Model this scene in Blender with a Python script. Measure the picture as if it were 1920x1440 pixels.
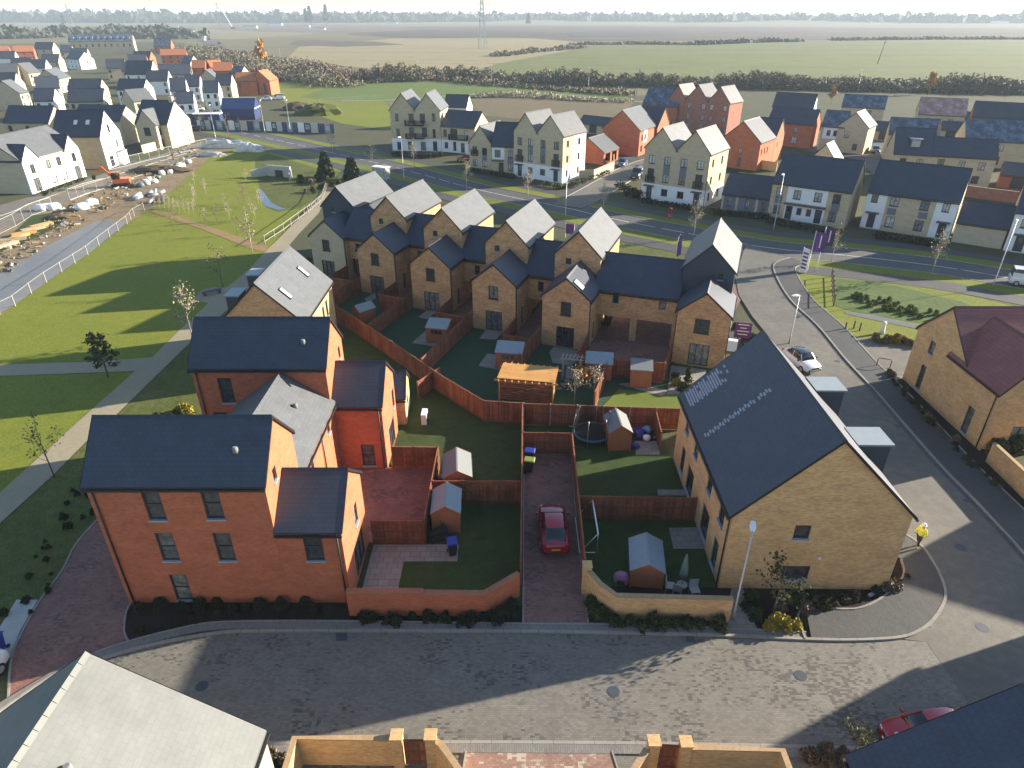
import bpy, bmesh, math, random
from mathutils import Vector, Matrix
from mathutils.geometry import tessellate_polygon
for o in list(bpy.data.objects): bpy.data.objects.remove(o)
random.seed(7)
SC = bpy.context.scene; COL = SC.collection
R = math.radians
# ---------------- camera ----------------
F_, CX, CY, CAMH = 1250.0, 960.0, 720.0, 28.0
PITCH = math.atan(1250/2250.0); SP, CP = math.sin(PITCH), math.cos(PITCH)
cam = bpy.data.cameras.new('camera'); cam.lens = F_/1920*36; cam.sensor_width = 36; cam.clip_end = 30000
cam_o = bpy.data.objects.new('camera', cam); COL.objects.link(cam_o)
cam_o.location = (0, 0, CAMH); cam_o.rotation_euler = (math.pi/2-PITCH, 0, 0); SC.camera = cam_o
# ---------------- sky, sun, exposure ----------------
SUN_AZ, SUN_EL = 17.9, 16.6          # azimuth counted from +x towards +y
w = bpy.data.worlds.new('World'); SC.world = w; w.use_nodes = True
nt = w.node_tree; bg = nt.nodes['Background']
sky = nt.nodes.new('ShaderNodeTexSky'); sky.sky_type = 'NISHITA'; sky.sun_disc = False
sky.sun_elevation = R(SUN_EL); sky.sun_rotation = R(90-SUN_AZ); sky.air_density = 1.0; sky.dust_density = .5; sky.ozone_density = 2.0
nt.links.new(sky.outputs[0], bg.inputs[0]); bg.inputs[1].default_value = 0.084
sl = bpy.data.lights.new('sun', 'SUN'); sl.energy = 5.0; sl.angle = R(0.5); sl.color = (1.0, 0.89, 0.73)
so = bpy.data.objects.new('sun', sl); COL.objects.link(so)
sd = Vector((math.cos(R(SUN_EL))*math.cos(R(SUN_AZ)), math.cos(R(SUN_EL))*math.sin(R(SUN_AZ)), math.sin(R(SUN_EL))))
so.rotation_euler = (-sd).to_track_quat('-Z', 'Y').to_euler(); so.location = (60, 20, 60)
SC.view_settings.view_transform = 'Standard'; SC.view_settings.look = 'None'
SC.view_settings.exposure = 1.72; SC.view_settings.gamma = 1; SC.view_settings.use_curve_mapping = False
SC.render.engine = 'CYCLES'
# ---------------- helpers ----------------
def ray(u, v):
    a = (u-CX)/F_; b = (v-CY)/F_
    return Vector((a, CP-b*SP, -SP-b*CP))
def G(u, v, z=0.0):
    d = ray(u, v); t = (z-CAMH)/d.z
    return Vector((t*d.x, t*d.y, z))
def GS(pts, z=0.0): return [G(u, v, z) for u, v in pts]
def tag(o, label=None, cat=None, group=None, kind=None):
    if label: o['label'] = label
    if cat: o['category'] = cat
    if group: o['group'] = group
    if kind: o['kind'] = kind
    return o
def empty(name, loc, yaw=0.0, label=None, cat=None, group=None):
    o = bpy.data.objects.new(name, None); COL.objects.link(o); o.empty_display_size = .3
    o.location = loc; o.rotation_euler = (0, 0, R(yaw)); return tag(o, label, cat, group)
class MB:
    def __init__(s): s.v = []; s.f = []; s.uv = []; s.mi = []; s.sm = []
    def poly(s, pts, uv=None, m=0, smooth=False):
        i = len(s.v); s.v += [tuple(p) for p in pts]; s.f.append(tuple(range(i, i+len(pts))))
        s.uv.append(uv or [(0, 0)]*len(pts)); s.mi.append(m); s.sm.append(smooth)
    def box(s, x0, x1, y0, y1, z0, z1, m=0):
        P = [(x0,y0,z0),(x1,y0,z0),(x1,y1,z0),(x0,y1,z0),(x0,y0,z1),(x1,y0,z1),(x1,y1,z1),(x0,y1,z1)]
        for f, a, b in (((0,3,2,1),0,1),((4,5,6,7),0,1),((0,1,5,4),0,2),((1,2,6,5),1,2),((2,3,7,6),0,2),((3,0,4,7),1,2)):
            s.poly([P[i] for i in f], [(P[i][a], P[i][b]) for i in f], m)
    def obox(s, c, ax, ay, az, m=0):
        c = Vector(c); ax = Vector(ax); ay = Vector(ay); az = Vector(az)
        P = [c-ax-ay-az, c+ax-ay-az, c+ax+ay-az, c-ax+ay-az, c-ax-ay+az, c+ax-ay+az, c+ax+ay+az, c-ax+ay+az]
        L = (ax.length, ay.length, az.length); sg = [(-1,-1,-1),(1,-1,-1),(1,1,-1),(-1,1,-1),(-1,-1,1),(1,-1,1),(1,1,1),(-1,1,1)]
        for f, a, b in (((0,3,2,1),0,1),((4,5,6,7),0,1),((0,1,5,4),0,2),((1,2,6,5),1,2),((2,3,7,6),0,2),((3,0,4,7),1,2)):
            s.poly([P[i] for i in f], [(sg[i][a]*L[a], sg[i][b]*L[b]) for i in f], m)
    def bar(s, p, q, wd, hg=None, m=0):
        p = Vector(p); q = Vector(q); d = (q-p); L = d.length
        if L < 1e-6: return
        d /= L; u = Vector((0,0,1)) if abs(d.z) < .9 else Vector((0,1,0))
        sx = d.cross(u).normalized(); u = sx.cross(d)
        s.obox((p+q)/2, d*L/2, sx*wd/2, u*(hg or wd)/2, m)
    def tube(s, pts, rs, n=6, m=0, cap=True, smooth=True):
        pts = [Vector(p) for p in pts]
        if not isinstance(rs, (list, tuple)): rs = [rs]*len(pts)
        rings = []
        for i, p in enumerate(pts):
            d = (pts[min(i+1, len(pts)-1)]-pts[max(i-1, 0)]).normalized()
            u = Vector((0,0,1)) if abs(d.z) < .95 else Vector((1,0,0))
            a = d.cross(u).normalized(); b = d.cross(a)
            rings.append([p+(a*math.cos(2*math.pi*k/n)+b*math.sin(2*math.pi*k/n))*rs[i] for k in range(n)])
        s.loft(rings, m, cap, smooth)
    def loft(s, rings, m=0, cap=True, smooth=True, closed=True):
        n = len(rings[0]); i0 = len(s.v)
        for r in rings: s.v += [tuple(p) for p in r]
        for i in range(len(rings)-1):
            for k in range(n if closed else n-1):
                a = i0+i*n+k; b = i0+i*n+(k+1) % n
                s.f.append((a, b, b+n, a+n)); s.uv.append([(0,0)]*4); s.mi.append(m); s.sm.append(smooth)
        if cap:
            s.f.append(tuple(range(i0+n-1, i0-1, -1))); s.uv.append([(0,0)]*n); s.mi.append(m); s.sm.append(False)
            e = i0+(len(rings)-1)*n
            s.f.append(tuple(range(e, e+n))); s.uv.append([(0,0)]*n); s.mi.append(m); s.sm.append(False)
    def build(s, name, mats, parent=None, loc=None, yaw=None):
        me = bpy.data.meshes.new(name); me.from_pydata(s.v, [], s.f)
        if not isinstance(mats, (list, tuple)): mats = [mats]
        for m in mats: me.materials.append(m)
        ul = me.uv_layers.new(name='UVMap')
        flat = [c for fu in s.uv for p in fu for c in p]
        if len(flat) == 2*len(me.loops): ul.data.foreach_set('uv', flat)
        me.polygons.foreach_set('material_index', s.mi); me.polygons.foreach_set('use_smooth', s.sm)
        me.update()
        o = bpy.data.objects.new(name, me); COL.objects.link(o)
        if parent is not None: o.parent = parent
        if loc is not None: o.location = loc
        if yaw is not None: o.rotation_euler = (0, 0, R(yaw))
        return o
def copy_tree(o, parent=None):
    c = o.copy(); COL.objects.link(c)
    if parent is not None: c.parent = parent
    for ch in list(o.children): copy_tree(ch, c)
    return c
# ---------------- materials ----------------
def nodes(name):
    m = bpy.data.materials.new(name); m.use_nodes = True
    t = m.node_tree; return m, t, t.nodes['Principled BSDF']
def N(t, typ, **kw):
    n = t.nodes.new(typ)
    for k, v in kw.items(): setattr(n, k, v)
    return n
def vec(t, coord):
    if coord == 'world': return N(t, 'ShaderNodeNewGeometry').outputs['Position']
    tc = N(t, 'ShaderNodeTexCoord'); return tc.outputs['UV' if coord == 'uv' else 'Object']
def noise(t, v, scale, detail=3, rough=.6):
    n = N(t, 'ShaderNodeTexNoise'); n.inputs['Scale'].default_value = scale; n.inputs['Detail'].default_value = detail; n.inputs['Roughness'].default_value = rough
    t.links.new(v, n.inputs['Vector']); return n.outputs['Fac']
def ramp(t, fac, stops):
    r = N(t, 'ShaderNodeValToRGB'); e = r.color_ramp.elements
    while len(e) < len(stops): e.new(.5)
    for k, (p, c) in enumerate(stops): e[k].position = p; e[k].color = (*c, 1) if len(c) == 3 else c
    t.links.new(fac, r.inputs['Fac']); return r.outputs['Color']
def mix(t, fac, a, b, mode='MIX'):
    n = N(t, 'ShaderNodeMix', data_type='RGBA', blend_type=mode)
    for sock, val in ((n.inputs[0], fac), (n.inputs[6], a), (n.inputs[7], b)):
        if hasattr(val, 'is_linked') or hasattr(val, 'node'): t.links.new(val, sock)
        elif isinstance(val, (int, float)): sock.default_value = val
        else: sock.default_value = (*val, 1)
    return n.outputs[2]
def bump(t, b, h, strength=.3, dist=.02):
    n = N(t, 'ShaderNodeBump'); n.inputs['Strength'].default_value = strength; n.inputs['Distance'].default_value = dist
    t.links.new(h, n.inputs['Height']); t.links.new(n.outputs[0], b.inputs['Normal'])
def sc(c, k): return tuple(min(1, x*k) for x in c)
def pbr(name, col, rough=.7, var=.12, scale=2.0, coord='obj', metal=0.0, spec=.5, bmp=0.0, fine=None, coat=0.0):
    m, t, b = nodes(name); v = vec(t, coord)
    c = ramp(t, noise(t, v, scale, 4), [(.25, sc(col, 1-var)), (.75, sc(col, 1+var))])
    if fine:
        c = mix(t, fine[1], c, ramp(t, noise(t, v, fine[0], 2), [(.3, sc(col, .5)), (.7, sc(col, 1.5))]))
    t.links.new(c, b.inputs['Base Color']); b.inputs['Roughness'].default_value = rough; b.inputs['Metallic'].default_value = metal
    b.inputs['Specular IOR Level'].default_value = spec; b.inputs['Coat Weight'].default_value = coat
    if bmp: bump(t, b, noise(t, v, scale*8, 3), bmp, .05)
    return m
def brick(name, c1, c2, mortar, width=.225, row=.075, ms=.008, coord='uv', rough=.85, big=.18, dark=None, bstr=.25, spec=.3, scale=1.0, rot=0.0, patch=None, offset=.5, pscale=.35):
    m, t, b = nodes(name); v = vec(t, coord)
    if rot:
        mp = N(t, 'ShaderNodeMapping'); mp.inputs['Rotation'].default_value = (0, 0, rot); t.links.new(v, mp.inputs['Vector']); bv = mp.outputs[0]
    else: bv = v
    if coord == 'world': c1, c2, mortar = sc(c1, .87), sc(c2, .87), sc(mortar, .87)
    br = N(t, 'ShaderNodeTexBrick'); br.offset = offset
    t.links.new(bv, br.inputs['Vector'])
    br.inputs['Color1'].default_value = (*c1, 1); br.inputs['Color2'].default_value = (*c2, 1); br.inputs['Mortar'].default_value = (*mortar, 1)
    br.inputs['Scale'].default_value = scale; br.inputs['Mortar Size'].default_value = ms; br.inputs['Brick Width'].default_value = width; br.inputs['Row Height'].default_value = row
    br.inputs['Mortar Smooth'].default_value = .2; br.inputs['Bias'].default_value = 0
    mean = tuple((a+bb)/2 for a, bb in zip(c1, c2))
    mp2 = N(t, 'ShaderNodeMapping'); mp2.inputs['Scale'].default_value = (.8, 1.7, 1) if coord == 'uv' else (1, 1, 1); t.links.new(v, mp2.inputs['Vector'])
    st = ramp(t, noise(t, mp2.outputs[0], .8, 5, .7), [(.3, (1-big,)*3), (.7, (1+big*.8,)*3)])
    c = mix(t, 1.0, br.outputs['Color'], st, 'MULTIPLY')
    if patch:     # separate bricks/blocks of another tone, in drifts
        n1 = noise(t, v, pscale, 4, .7)
        sn = N(t, 'ShaderNodeVectorMath', operation='SNAP'); sn.inputs[1].default_value = (width*1.0, row*1.0, 1); t.links.new(bv, sn.inputs[0])
        wn = N(t, 'ShaderNodeTexWhiteNoise', noise_dimensions='2D'); t.links.new(sn.outputs[0], wn.inputs['Vector'])
        ad = N(t, 'ShaderNodeMath', operation='MULTIPLY_ADD'); t.links.new(wn.outputs['Value'], ad.inputs[0]); ad.inputs[1].default_value = .28; t.links.new(n1, ad.inputs[2])
        c = mix(t, ramp(t, ad.outputs[0], [(patch[1], (0,0,0)), (patch[1]+.06, (1,1,1))]), c, patch[0])
    t.links.new(c, b.inputs['Base Color']); b.inputs['Roughness'].default_value = rough; b.inputs['Specular IOR Level'].default_value = spec
    inv = N(t, 'ShaderNodeMath', operation='SUBTRACT'); inv.inputs[0].default_value = 1; t.links.new(br.outputs['Fac'], inv.inputs[1])
    if bstr: bump(t, b, inv.outputs[0], bstr, .012)
    return m
def tiles(name, c, rough=.5, spec=.35, row=.25, width=.3, var=.06, stain=None, mort=.7):
    c = sc(c, .88); m, t, b = nodes(name); v = vec(t, 'uv')
    br = N(t, 'ShaderNodeTexBrick'); t.links.new(v, br.inputs['Vector'])
    br.inputs['Color1'].default_value = (*sc(c, 1-var), 1); br.inputs['Color2'].default_value = (*sc(c, 1+var), 1); br.inputs['Mortar'].default_value = (*sc(c, mort), 1)
    br.inputs['Scale'].default_value = 1; br.inputs['Mortar Size'].default_value = .012; br.inputs['Brick Width'].default_value = width; br.inputs['Row Height'].default_value = row; br.inputs['Mortar Smooth'].default_value = .3
    st = ramp(t, noise(t, v, .6, 5, .7), [(.3, (.84,)*3), (.72, (1.14,)*3)])
    col = mix(t, 1.0, br.outputs['Color'], st, 'MULTIPLY')
    if stain:
        col = mix(t, ramp(t, noise(t, v, .5, 5, .7), [(.45, (0,0,0)), (.6, (.7,.7,.7))]), col, stain)
    t.links.new(col, b.inputs['Base Color']); b.inputs['Roughness'].default_value = rough; b.inputs['Specular IOR Level'].default_value = spec
    sp = N(t, 'ShaderNodeSeparateXYZ'); t.links.new(v, sp.inputs[0])
    md = N(t, 'ShaderNodeMath', operation='FRACT'); dv = N(t, 'ShaderNodeMath', operation='DIVIDE'); t.links.new(sp.outputs[1], dv.inputs[0]); dv.inputs[1].default_value = row; t.links.new(dv.outputs[0], md.inputs[0])
    inv = N(t, 'ShaderNodeMath', operation='SUBTRACT'); inv.inputs[0].default_value = 1; t.links.new(md.outputs[0], inv.inputs[1])
    bump(t, b, inv.outputs[0], .35, .012)
    return m
GK = .635        # one scale for the albedo of ground covers
def ground_mat(name, stops, s1=.08, s2=1.5, rough=.9, fine=.35, spec=.2, streak=None, b=.3, mixw=.5):
    stops = [(p, sc(c, GK)) for p, c in stops]
    m, t, bs = nodes(name); v = vec(t, 'world'); vv = v
    if streak:
        mp = N(t, 'ShaderNodeMapping'); mp.inputs['Rotation'].default_value = (0, 0, streak[0]); mp.inputs['Scale'].default_value = (streak[1], streak[2], 1); t.links.new(v, mp.inputs['Vector']); vv = mp.outputs[0]
    a = noise(t, vv, s1, 6, .65); c = noise(t, v, s2, 4, .7)
    ad = N(t, 'ShaderNodeMix', data_type='FLOAT'); ad.inputs[0].default_value = mixw; t.links.new(a, ad.inputs[2]); t.links.new(c, ad.inputs[3])
    col = ramp(t, ad.outputs[0], stops)
    if fine:
        f = ramp(t, noise(t, v, s2*9, 3, .7), [(.3, (1-fine,)*3), (.7, (1+fine,)*3)]); col = mix(t, 1.0, col, f, 'MULTIPLY')
    t.links.new(col, bs.inputs['Base Color']); bs.inputs['Roughness'].default_value = rough; bs.inputs['Specular IOR Level'].default_value = spec
    if b: bump(t, bs, c, b, .06)
    return m
M = {}
M['red_brick'] = brick('red_brick', (.50,.135,.064), (.38,.098,.046), (.42,.185,.10), big=.16)
M['dark_red_brick'] = brick('dark_red_brick', (.36,.13,.085), (.28,.10,.065), (.33,.21,.16), big=.2)
M['buff_brick'] = brick('buff_brick', (.67,.41,.18), (.48,.28,.118), (.58,.42,.24), big=.18)
M['terrace_brick'] = brick('terrace_brown_buff_brick', (.60,.345,.155), (.38,.205,.088), (.5,.35,.2), big=.26)
M['grey_buff_brick'] = brick('grey_buff_brick', (.52,.42,.265), (.45,.36,.22), (.54,.46,.34), big=.14)
M['cream_brick'] = brick('cream_brick', (.50,.42,.28), (.44,.36,.24), (.5,.45,.34), big=.12)
M['white_render'] = pbr('white_render', (.74,.75,.74), .85, .05, .6)
M['navy_board'] = brick('navy_board', (.05,.066,.088), (.045,.06,.08), (.028,.034,.044), width=4.0, row=.15, ms=.01, big=.1, rough=.6)
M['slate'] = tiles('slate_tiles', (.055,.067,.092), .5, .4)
M['slate_blue'] = tiles('slate_blue_tiles', (.06,.083,.12), .45, .45, stain=(.16,.21,.28))
M['slate_sunlit'] = tiles('slate_pale_tiles', (.12,.128,.136), .55, .4)  # lighter copy of the slate for sunlit roofs, sunlight put into its colour
M['maroon_tile'] = tiles('maroon_tiles', (.26,.10,.092), .6, .3, row=.3, width=.3)
M['orange_tile'] = tiles('orange_tiles', (.46,.17,.08), .7, .3)
M['pink_tile'] = tiles('pink_tiles', (.36,.19,.17), .6, .3, stain=(.5,.38,.36))
M['gutter'] = pbr('black_plastic', (.018,.018,.02), .45, .1)
M['frame'] = pbr('window_frame_grey', (.035,.042,.05), .4, .1)
M['white_frame'] = pbr('window_frame_white', (.7,.7,.68), .5, .05)
M['grey_panel'] = pbr('grey_panel', (.13,.15,.18), .55, .06)
M['dark_panel'] = pbr('dark_panel', (.045,.055,.07), .55, .08)
M['door'] = pbr('dark_door', (.03,.04,.055), .35, .1)
M['zinc'] = pbr('zinc_sheet', (.26,.30,.31), .45, .06)
def glass(name, cols):
    m, t, b = nodes(name); oi = N(t, 'ShaderNodeObjectInfo'); r = N(t, 'ShaderNodeValToRGB'); r.color_ramp.interpolation = 'CONSTANT'
    e = r.color_ramp.elements
    while len(e) < len(cols): e.new(.5)
    for k, (p, c) in enumerate(cols): e[k].position = p; e[k].color = (*c, 1)
    t.links.new(oi.outputs['Random'], r.inputs['Fac'])
    v = vec(t, 'uv'); st = ramp(t, noise(t, v, 2.3, 2), [(.35, (.55,)*3), (.65, (1.25,)*3)])
    t.links.new(mix(t, 1.0, r.outputs['Color'], st, 'MULTIPLY'), b.inputs['Base Color']); b.inputs['Roughness'].default_value = .06; b.inputs['Specular IOR Level'].default_value = .7
    return m
M['glass'] = glass('window_glass', [(0, (.025,.03,.035)), (.3, (.06,.065,.07)), (.55, (.12,.125,.12)), (.8, (.22,.215,.19))])
M['glass_curtain'] = glass('curtained_glass', [(0, (.2,.205,.21)), (.25, (.42,.42,.40)), (.6, (.58,.57,.54)), (.9, (.07,.075,.08))])
M['glass_car'] = pbr('car_glass', (.012,.016,.018), .05, .1, spec=.8)
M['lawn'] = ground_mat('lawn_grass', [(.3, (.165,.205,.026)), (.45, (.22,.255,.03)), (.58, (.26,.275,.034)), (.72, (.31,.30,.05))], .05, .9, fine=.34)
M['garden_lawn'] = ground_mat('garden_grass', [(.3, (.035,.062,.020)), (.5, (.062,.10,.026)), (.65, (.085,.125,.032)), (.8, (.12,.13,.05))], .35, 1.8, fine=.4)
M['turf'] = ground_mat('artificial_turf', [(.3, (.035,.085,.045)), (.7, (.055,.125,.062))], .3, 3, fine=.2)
M['rough_grass'] = ground_mat('rough_grass', [(.3, (.075,.095,.025)), (.5, (.13,.15,.035)), (.7, (.2,.2,.06))], .3, 1.4, fine=.45, b=.8)
M['soil'] = ground_mat('dark_soil', [(.3, (.02,.015,.011)), (.7, (.055,.04,.03))], .8, 6, fine=.5, b=.8)
M['dirt'] = ground_mat('site_dirt', [(.25, (.13,.092,.055)), (.42, (.25,.18,.105)), (.55, (.36,.275,.165)), (.65,(.22,.165,.10)), (.8, (.13,.10,.065))], .12, 1.1, fine=.3, b=.5)
M['asphalt'] = ground_mat('asphalt', [(.3, (.10,.10,.098)), (.55, (.15,.147,.14)), (.75, (.19,.185,.17))], .15, 2.0, .8, .18, .35, streak=(R(-36), .25, 1.6))
M['street_asphalt'] = ground_mat('dusty_asphalt', [(.3, (.15,.14,.12)), (.5, (.20,.185,.155)), (.66, (.27,.245,.19)), (.78, (.32,.285,.21))], .22, 1.6, .75, .15, .4)
M['dark_asphalt'] = ground_mat('footway_asphalt', [(.3, (.075,.075,.072)), (.7, (.12,.118,.112))], .4, 3, .75, .2, .4)
M['kerb'] = brick('kerb_stone', (.33,.31,.265), (.29,.27,.235), (.16,.15,.13), width=.9, row=5, ms=.015, coord='world', big=.1, bstr=0)
M['gravel_path'] = ground_mat('gravel_path', [(.3, (.38,.325,.22)), (.6, (.47,.405,.275)), (.8, (.53,.455,.305))], .2, 3, fine=.2, b=.15)
M['orange_path'] = ground_mat('hoggin_path', [(.3, (.33,.22,.10)), (.7, (.42,.29,.14))], .2, 3, fine=.2, b=.15)
M['block_grey'] = brick('block_paving_grey', (.162,.152,.129), (.22,.203,.168), (.105,.098,.084), width=.2, row=.1, ms=.006, coord='world', big=.12, rough=.75, bstr=.3, spec=.4, patch=((.082,.078,.070), .74), pscale=.22)
M['block_band'] = brick('block_band_paving', (.20,.19,.17), (.25,.235,.205), (.11,.10,.09), width=.2, row=.1, ms=.006, coord='world', rot=R(90), big=.12, rough=.75, bstr=.3)
M['block_red'] = brick('block_paving_red', (.25,.122,.098), (.32,.162,.13), (.115,.075,.062), width=.2, row=.1, ms=.006, coord='world', big=.2, rough=.8, bstr=.3, patch=((.13,.08,.072), .74), pscale=.5)
M['block_red_light'] = brick('block_paving_red_light', (.29,.165,.115), (.36,.22,.165), (.18,.14,.115), width=.2, row=.1, ms=.006, coord='world', big=.2, rough=.8, bstr=.3, patch=((.42,.36,.28), .72), pscale=.9)
M['slab'] = brick('patio_slabs', (.27,.245,.21), (.32,.295,.255), (.12,.11,.095), width=.6, row=.45, ms=.012, coord='world', big=.1, rough=.8, bstr=.3)
def board(name, a, b_):
    m, t, b = nodes(name); g = N(t, 'ShaderNodeNewGeometry'); c = ramp(t, g.outputs['Random Per Island'], [(0, a), (1, b_)])
    st = ramp(t, noise(t, vec(t, 'world'), 1.3, 4), [(.3, (.65,)*3), (.7, (1.25,)*3)]); t.links.new(mix(t, 1.0, c, st, 'MULTIPLY'), b.inputs['Base Color']); b.inputs['Roughness'].default_value = .8; return m
M['fence_wood'] = board('red_stained_timber', (.15,.05,.025), (.30,.105,.045))
M['fence_wood_light'] = pbr('new_larch_timber', (.48,.25,.08), .7, .2, 1.5, 'world', fine=(12, .3))
M['shed_wood'] = pbr('orange_shed_timber', (.36,.13,.055), .7, .15, 2, 'obj', fine=(16, .2))
M['post_wood'] = pbr('pale_post_timber', (.30,.285,.25), .8, .15, 2)
M['felt'] = pbr('grey_roof_felt', (.17,.18,.18), .85, .1, 3, fine=(60, .3))
M['felt_blue'] = pbr('blue_grey_roof_felt', (.22,.27,.29), .8, .1, 3, fine=(60, .3))
M['galv'] = pbr('galvanised_steel', (.42,.43,.43), .4, .06, 3, metal=.4)
M['white_paint'] = pbr('white_paint', (.78,.78,.76), .5, .04)
M['concrete'] = pbr('concrete', (.40,.385,.35), .85, .12, 1.0, bmp=.1)
M['sill'] = pbr('pale_grey_sill', (.33,.37,.41), .4, .05)
M['black'] = pbr('black_rubber', (.012,.012,.013), .6, .1)
M['red_paint'] = pbr('red_car_paint', (.30,.012,.022), .25, .05, coat=.8)
M['white_car'] = pbr('white_car_paint', (.75,.76,.76), .25, .03, coat=.8)
M['blue_car'] = pbr('blue_car_paint', (.06,.09,.20), .3, .05, coat=.8)
M['dark_car'] = pbr('dark_car_paint', (.02,.022,.026), .3, .05, coat=.8)
M['silver_car'] = pbr('silver_car_paint', (.40,.41,.42), .3, .05, coat=.8, metal=.3)
M['lamp_lens'] = pbr('clear_lamp_lens', (.6,.62,.62), .15, .05)
M['red_lens'] = pbr('red_lamp_lens', (.35,.01,.01), .2, .05)
M['plate_yellow'] = pbr('yellow_plate', (.6,.42,.04), .5, .03)
M['blue_plastic'] = pbr('blue_plastic', (.02,.035,.26), .4, .08)
M['green_plastic'] = pbr('green_plastic', (.16,.22,.05), .45, .08)
M['dark_plastic'] = pbr('charcoal_plastic', (.025,.028,.03), .45, .08)
M['purple'] = pbr('purple_cloth', (.10,.035,.20), .6, .08)
M['hivis'] = pbr('hi_vis_cloth', (.62,.78,.03), .7, .06)
M['orange_paint'] = pbr('orange_machine_paint', (.62,.12,.025), .4, .08)
M['navy'] = pbr('navy_sheet', (.022,.04,.125), .45, .06)
M['hoarding'] = pbr('teal_navy_hoarding', (.03,.085,.13), .5, .06)
M['bark'] = pbr('grey_brown_bark', (.16,.125,.09), .9, .25, 6)
M['pale_bark'] = pbr('pale_bark', (.40,.35,.27), .85, .2, 6)
def leafmat(name, a, b_):
    m, t, b = nodes(name); g = N(t, 'ShaderNodeNewGeometry')
    c = ramp(t, g.outputs['Random Per Island'], [(0, a), (1, b_)])
    t.links.new(c, b.inputs['Base Color']); b.inputs['Roughness'].default_value = .75; b.inputs['Specular IOR Level'].default_value = .2
    return m
M['pine'] = leafmat('pine_needles', (.02,.035,.018), (.065,.085,.035))
M['shrub'] = leafmat('shrub_leaves', (.02,.032,.012), (.075,.09,.03))
M['tuft'] = leafmat('tussock_grass', (.08,.11,.025), (.2,.235,.06))
M['shrub_dark'] = leafmat('dark_shrub_leaves', (.012,.018,.01), (.05,.055,.025))
M['shrub_yellow'] = leafmat('yellow_shrub_leaves', (.16,.14,.02), (.42,.34,.05))
M['autumn'] = leafmat('autumn_leaves', (.25,.12,.03), (.5,.26,.06))
M['twig'] = leafmat('bare_twigs', (.07,.058,.042), (.21,.17,.115))
M['twig_pale'] = leafmat('pale_twigs', (.24,.2,.13), (.42,.36,.24))
M['hedge_far'] = leafmat('winter_hedge_leaves', (.09,.085,.058), (.19,.165,.105))
M['wood_far'] = leafmat('far_wood_leaves', (.03,.04,.03), (.07,.08,.055))
# ================= SETTING: ground, roads, paths =================
def sheet(name, pts, z, m, thick=0.0, kind='structure'):
    """flat sheet from an outline of world points; thick > 0 also closes its sides down to z-thick"""
    b = MB(); P = [Vector((p[0], p[1], 0)) for p in pts]
    for tri in tessellate_polygon([P]):
        q = [(P[i].x, P[i].y, z) for i in tri]
        n = (Vector(q[1])-Vector(q[0])).cross(Vector(q[2])-Vector(q[0]))
        if n.z < 0: q.reverse()
        b.poly(q)
    if thick:
        for i in range(len(P)):
            a, c = P[i], P[(i+1) % len(P)]
            b.poly([(a.x,a.y,z-thick),(c.x,c.y,z-thick),(c.x,c.y,z),(a.x,a.y,z)])
    o = b.build(name, m); o['kind'] = kind; return o
def smooth_line(pts, n=6):
    P = [Vector((p[0], p[1], 0)) for p in pts]; out = []
    for i in range(len(P)-1):
        p0, p1, p2, p3 = P[max(i-1,0)], P[i], P[i+1], P[min(i+2,len(P)-1)]
        for k in range(n):
            t = k/n
            out.append(.5*((2*p1)+(-p0+p2)*t+(2*p0-5*p1+4*p2-p3)*t*t+(-p0+3*p1-3*p2+p3)*t**3))
    out.append(P[-1]); return out
def offs(line, d):
    out = []
    for i, p in enumerate(line):
        t = (line[min(i+1,len(line)-1)]-line[max(i-1,0)]).normalized(); out.append(p+Vector((-t.y, t.x, 0))*d)
    return out
def strip(name, line, d0, d1, z, m, thick=0.0, kind='structure'):
    a = offs(line, d0); c = offs(line, d1); b = MB(); s = 0
    for i in range(len(line)-1):
        A, B_, C, D = c[i], c[i+1], a[i+1], a[i]; L = (line[i+1]-line[i]).length
        b.poly([(A.x,A.y,z),(B_.x,B_.y,z),(C.x,C.y,z),(D.x,D.y,z)], [(s,0),(s+L,0),(s+L,1),(s,1)])
        if thick:
            b.poly([(A.x,A.y,z-thick),(B_.x,B_.y,z-thick),(B_.x,B_.y,z),(A.x,A.y,z)])
            b.poly([(C.x,C.y,z-thick),(D.x,D.y,z-thick),(D.x,D.y,z),(C.x,C.y,z)])
        s += L
    if thick:
        for i in (0, -1):
            A, D = c[i], a[i]; b.poly([(A.x,A.y,z-thick),(A.x,A.y,z),(D.x,D.y,z),(D.x,D.y,z-thick)])
    o = b.build(name, m); o['kind'] = kind; return o
def kerb(name, line, w=.13, z=.1, d=0.0):
    return strip(name, line, d-w/2, d+w/2, z, M['kerb'], z+.02)
# one sheet to the horizon: greenish farmland, then everything else lies on it
far_ground = ground_mat('farmland', [(.3, (.15,.125,.075)), (.45, (.21,.18,.10)), (.58, (.24,.215,.12)), (.7, (.15,.165,.065))], .004, .05, fine=.2, streak=(0, .25, 1.5), b=0)
b = MB(); E_ = 8800
b.poly([(-E_,-280,0),(E_,-280,0),(E_,E_,0),(-E_,E_,0)]); o = b.build('ground', far_ground); o['kind'] = 'structure'
def field(name, px, z, stops, s1=.01, s2=.1, streak=None, fine=.15):
    return sheet(name, GS(px), z, ground_mat(name+'_soil', stops, s1, s2, fine=fine, streak=streak, b=0))
field('green_field', [(560,160),(700,140),(860,140),(930,118),(1010,104),(1120,88),(1450,80),(2300,74),(2600,165),(1500,170),(1000,160),(760,190)], .03, [(.28,(.105,.14,.04)),(.42,(.16,.185,.055)),(.55,(.21,.225,.07)),(.7,(.235,.20,.09))], .008, .03, (R(8), .1, 3.2))
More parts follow.
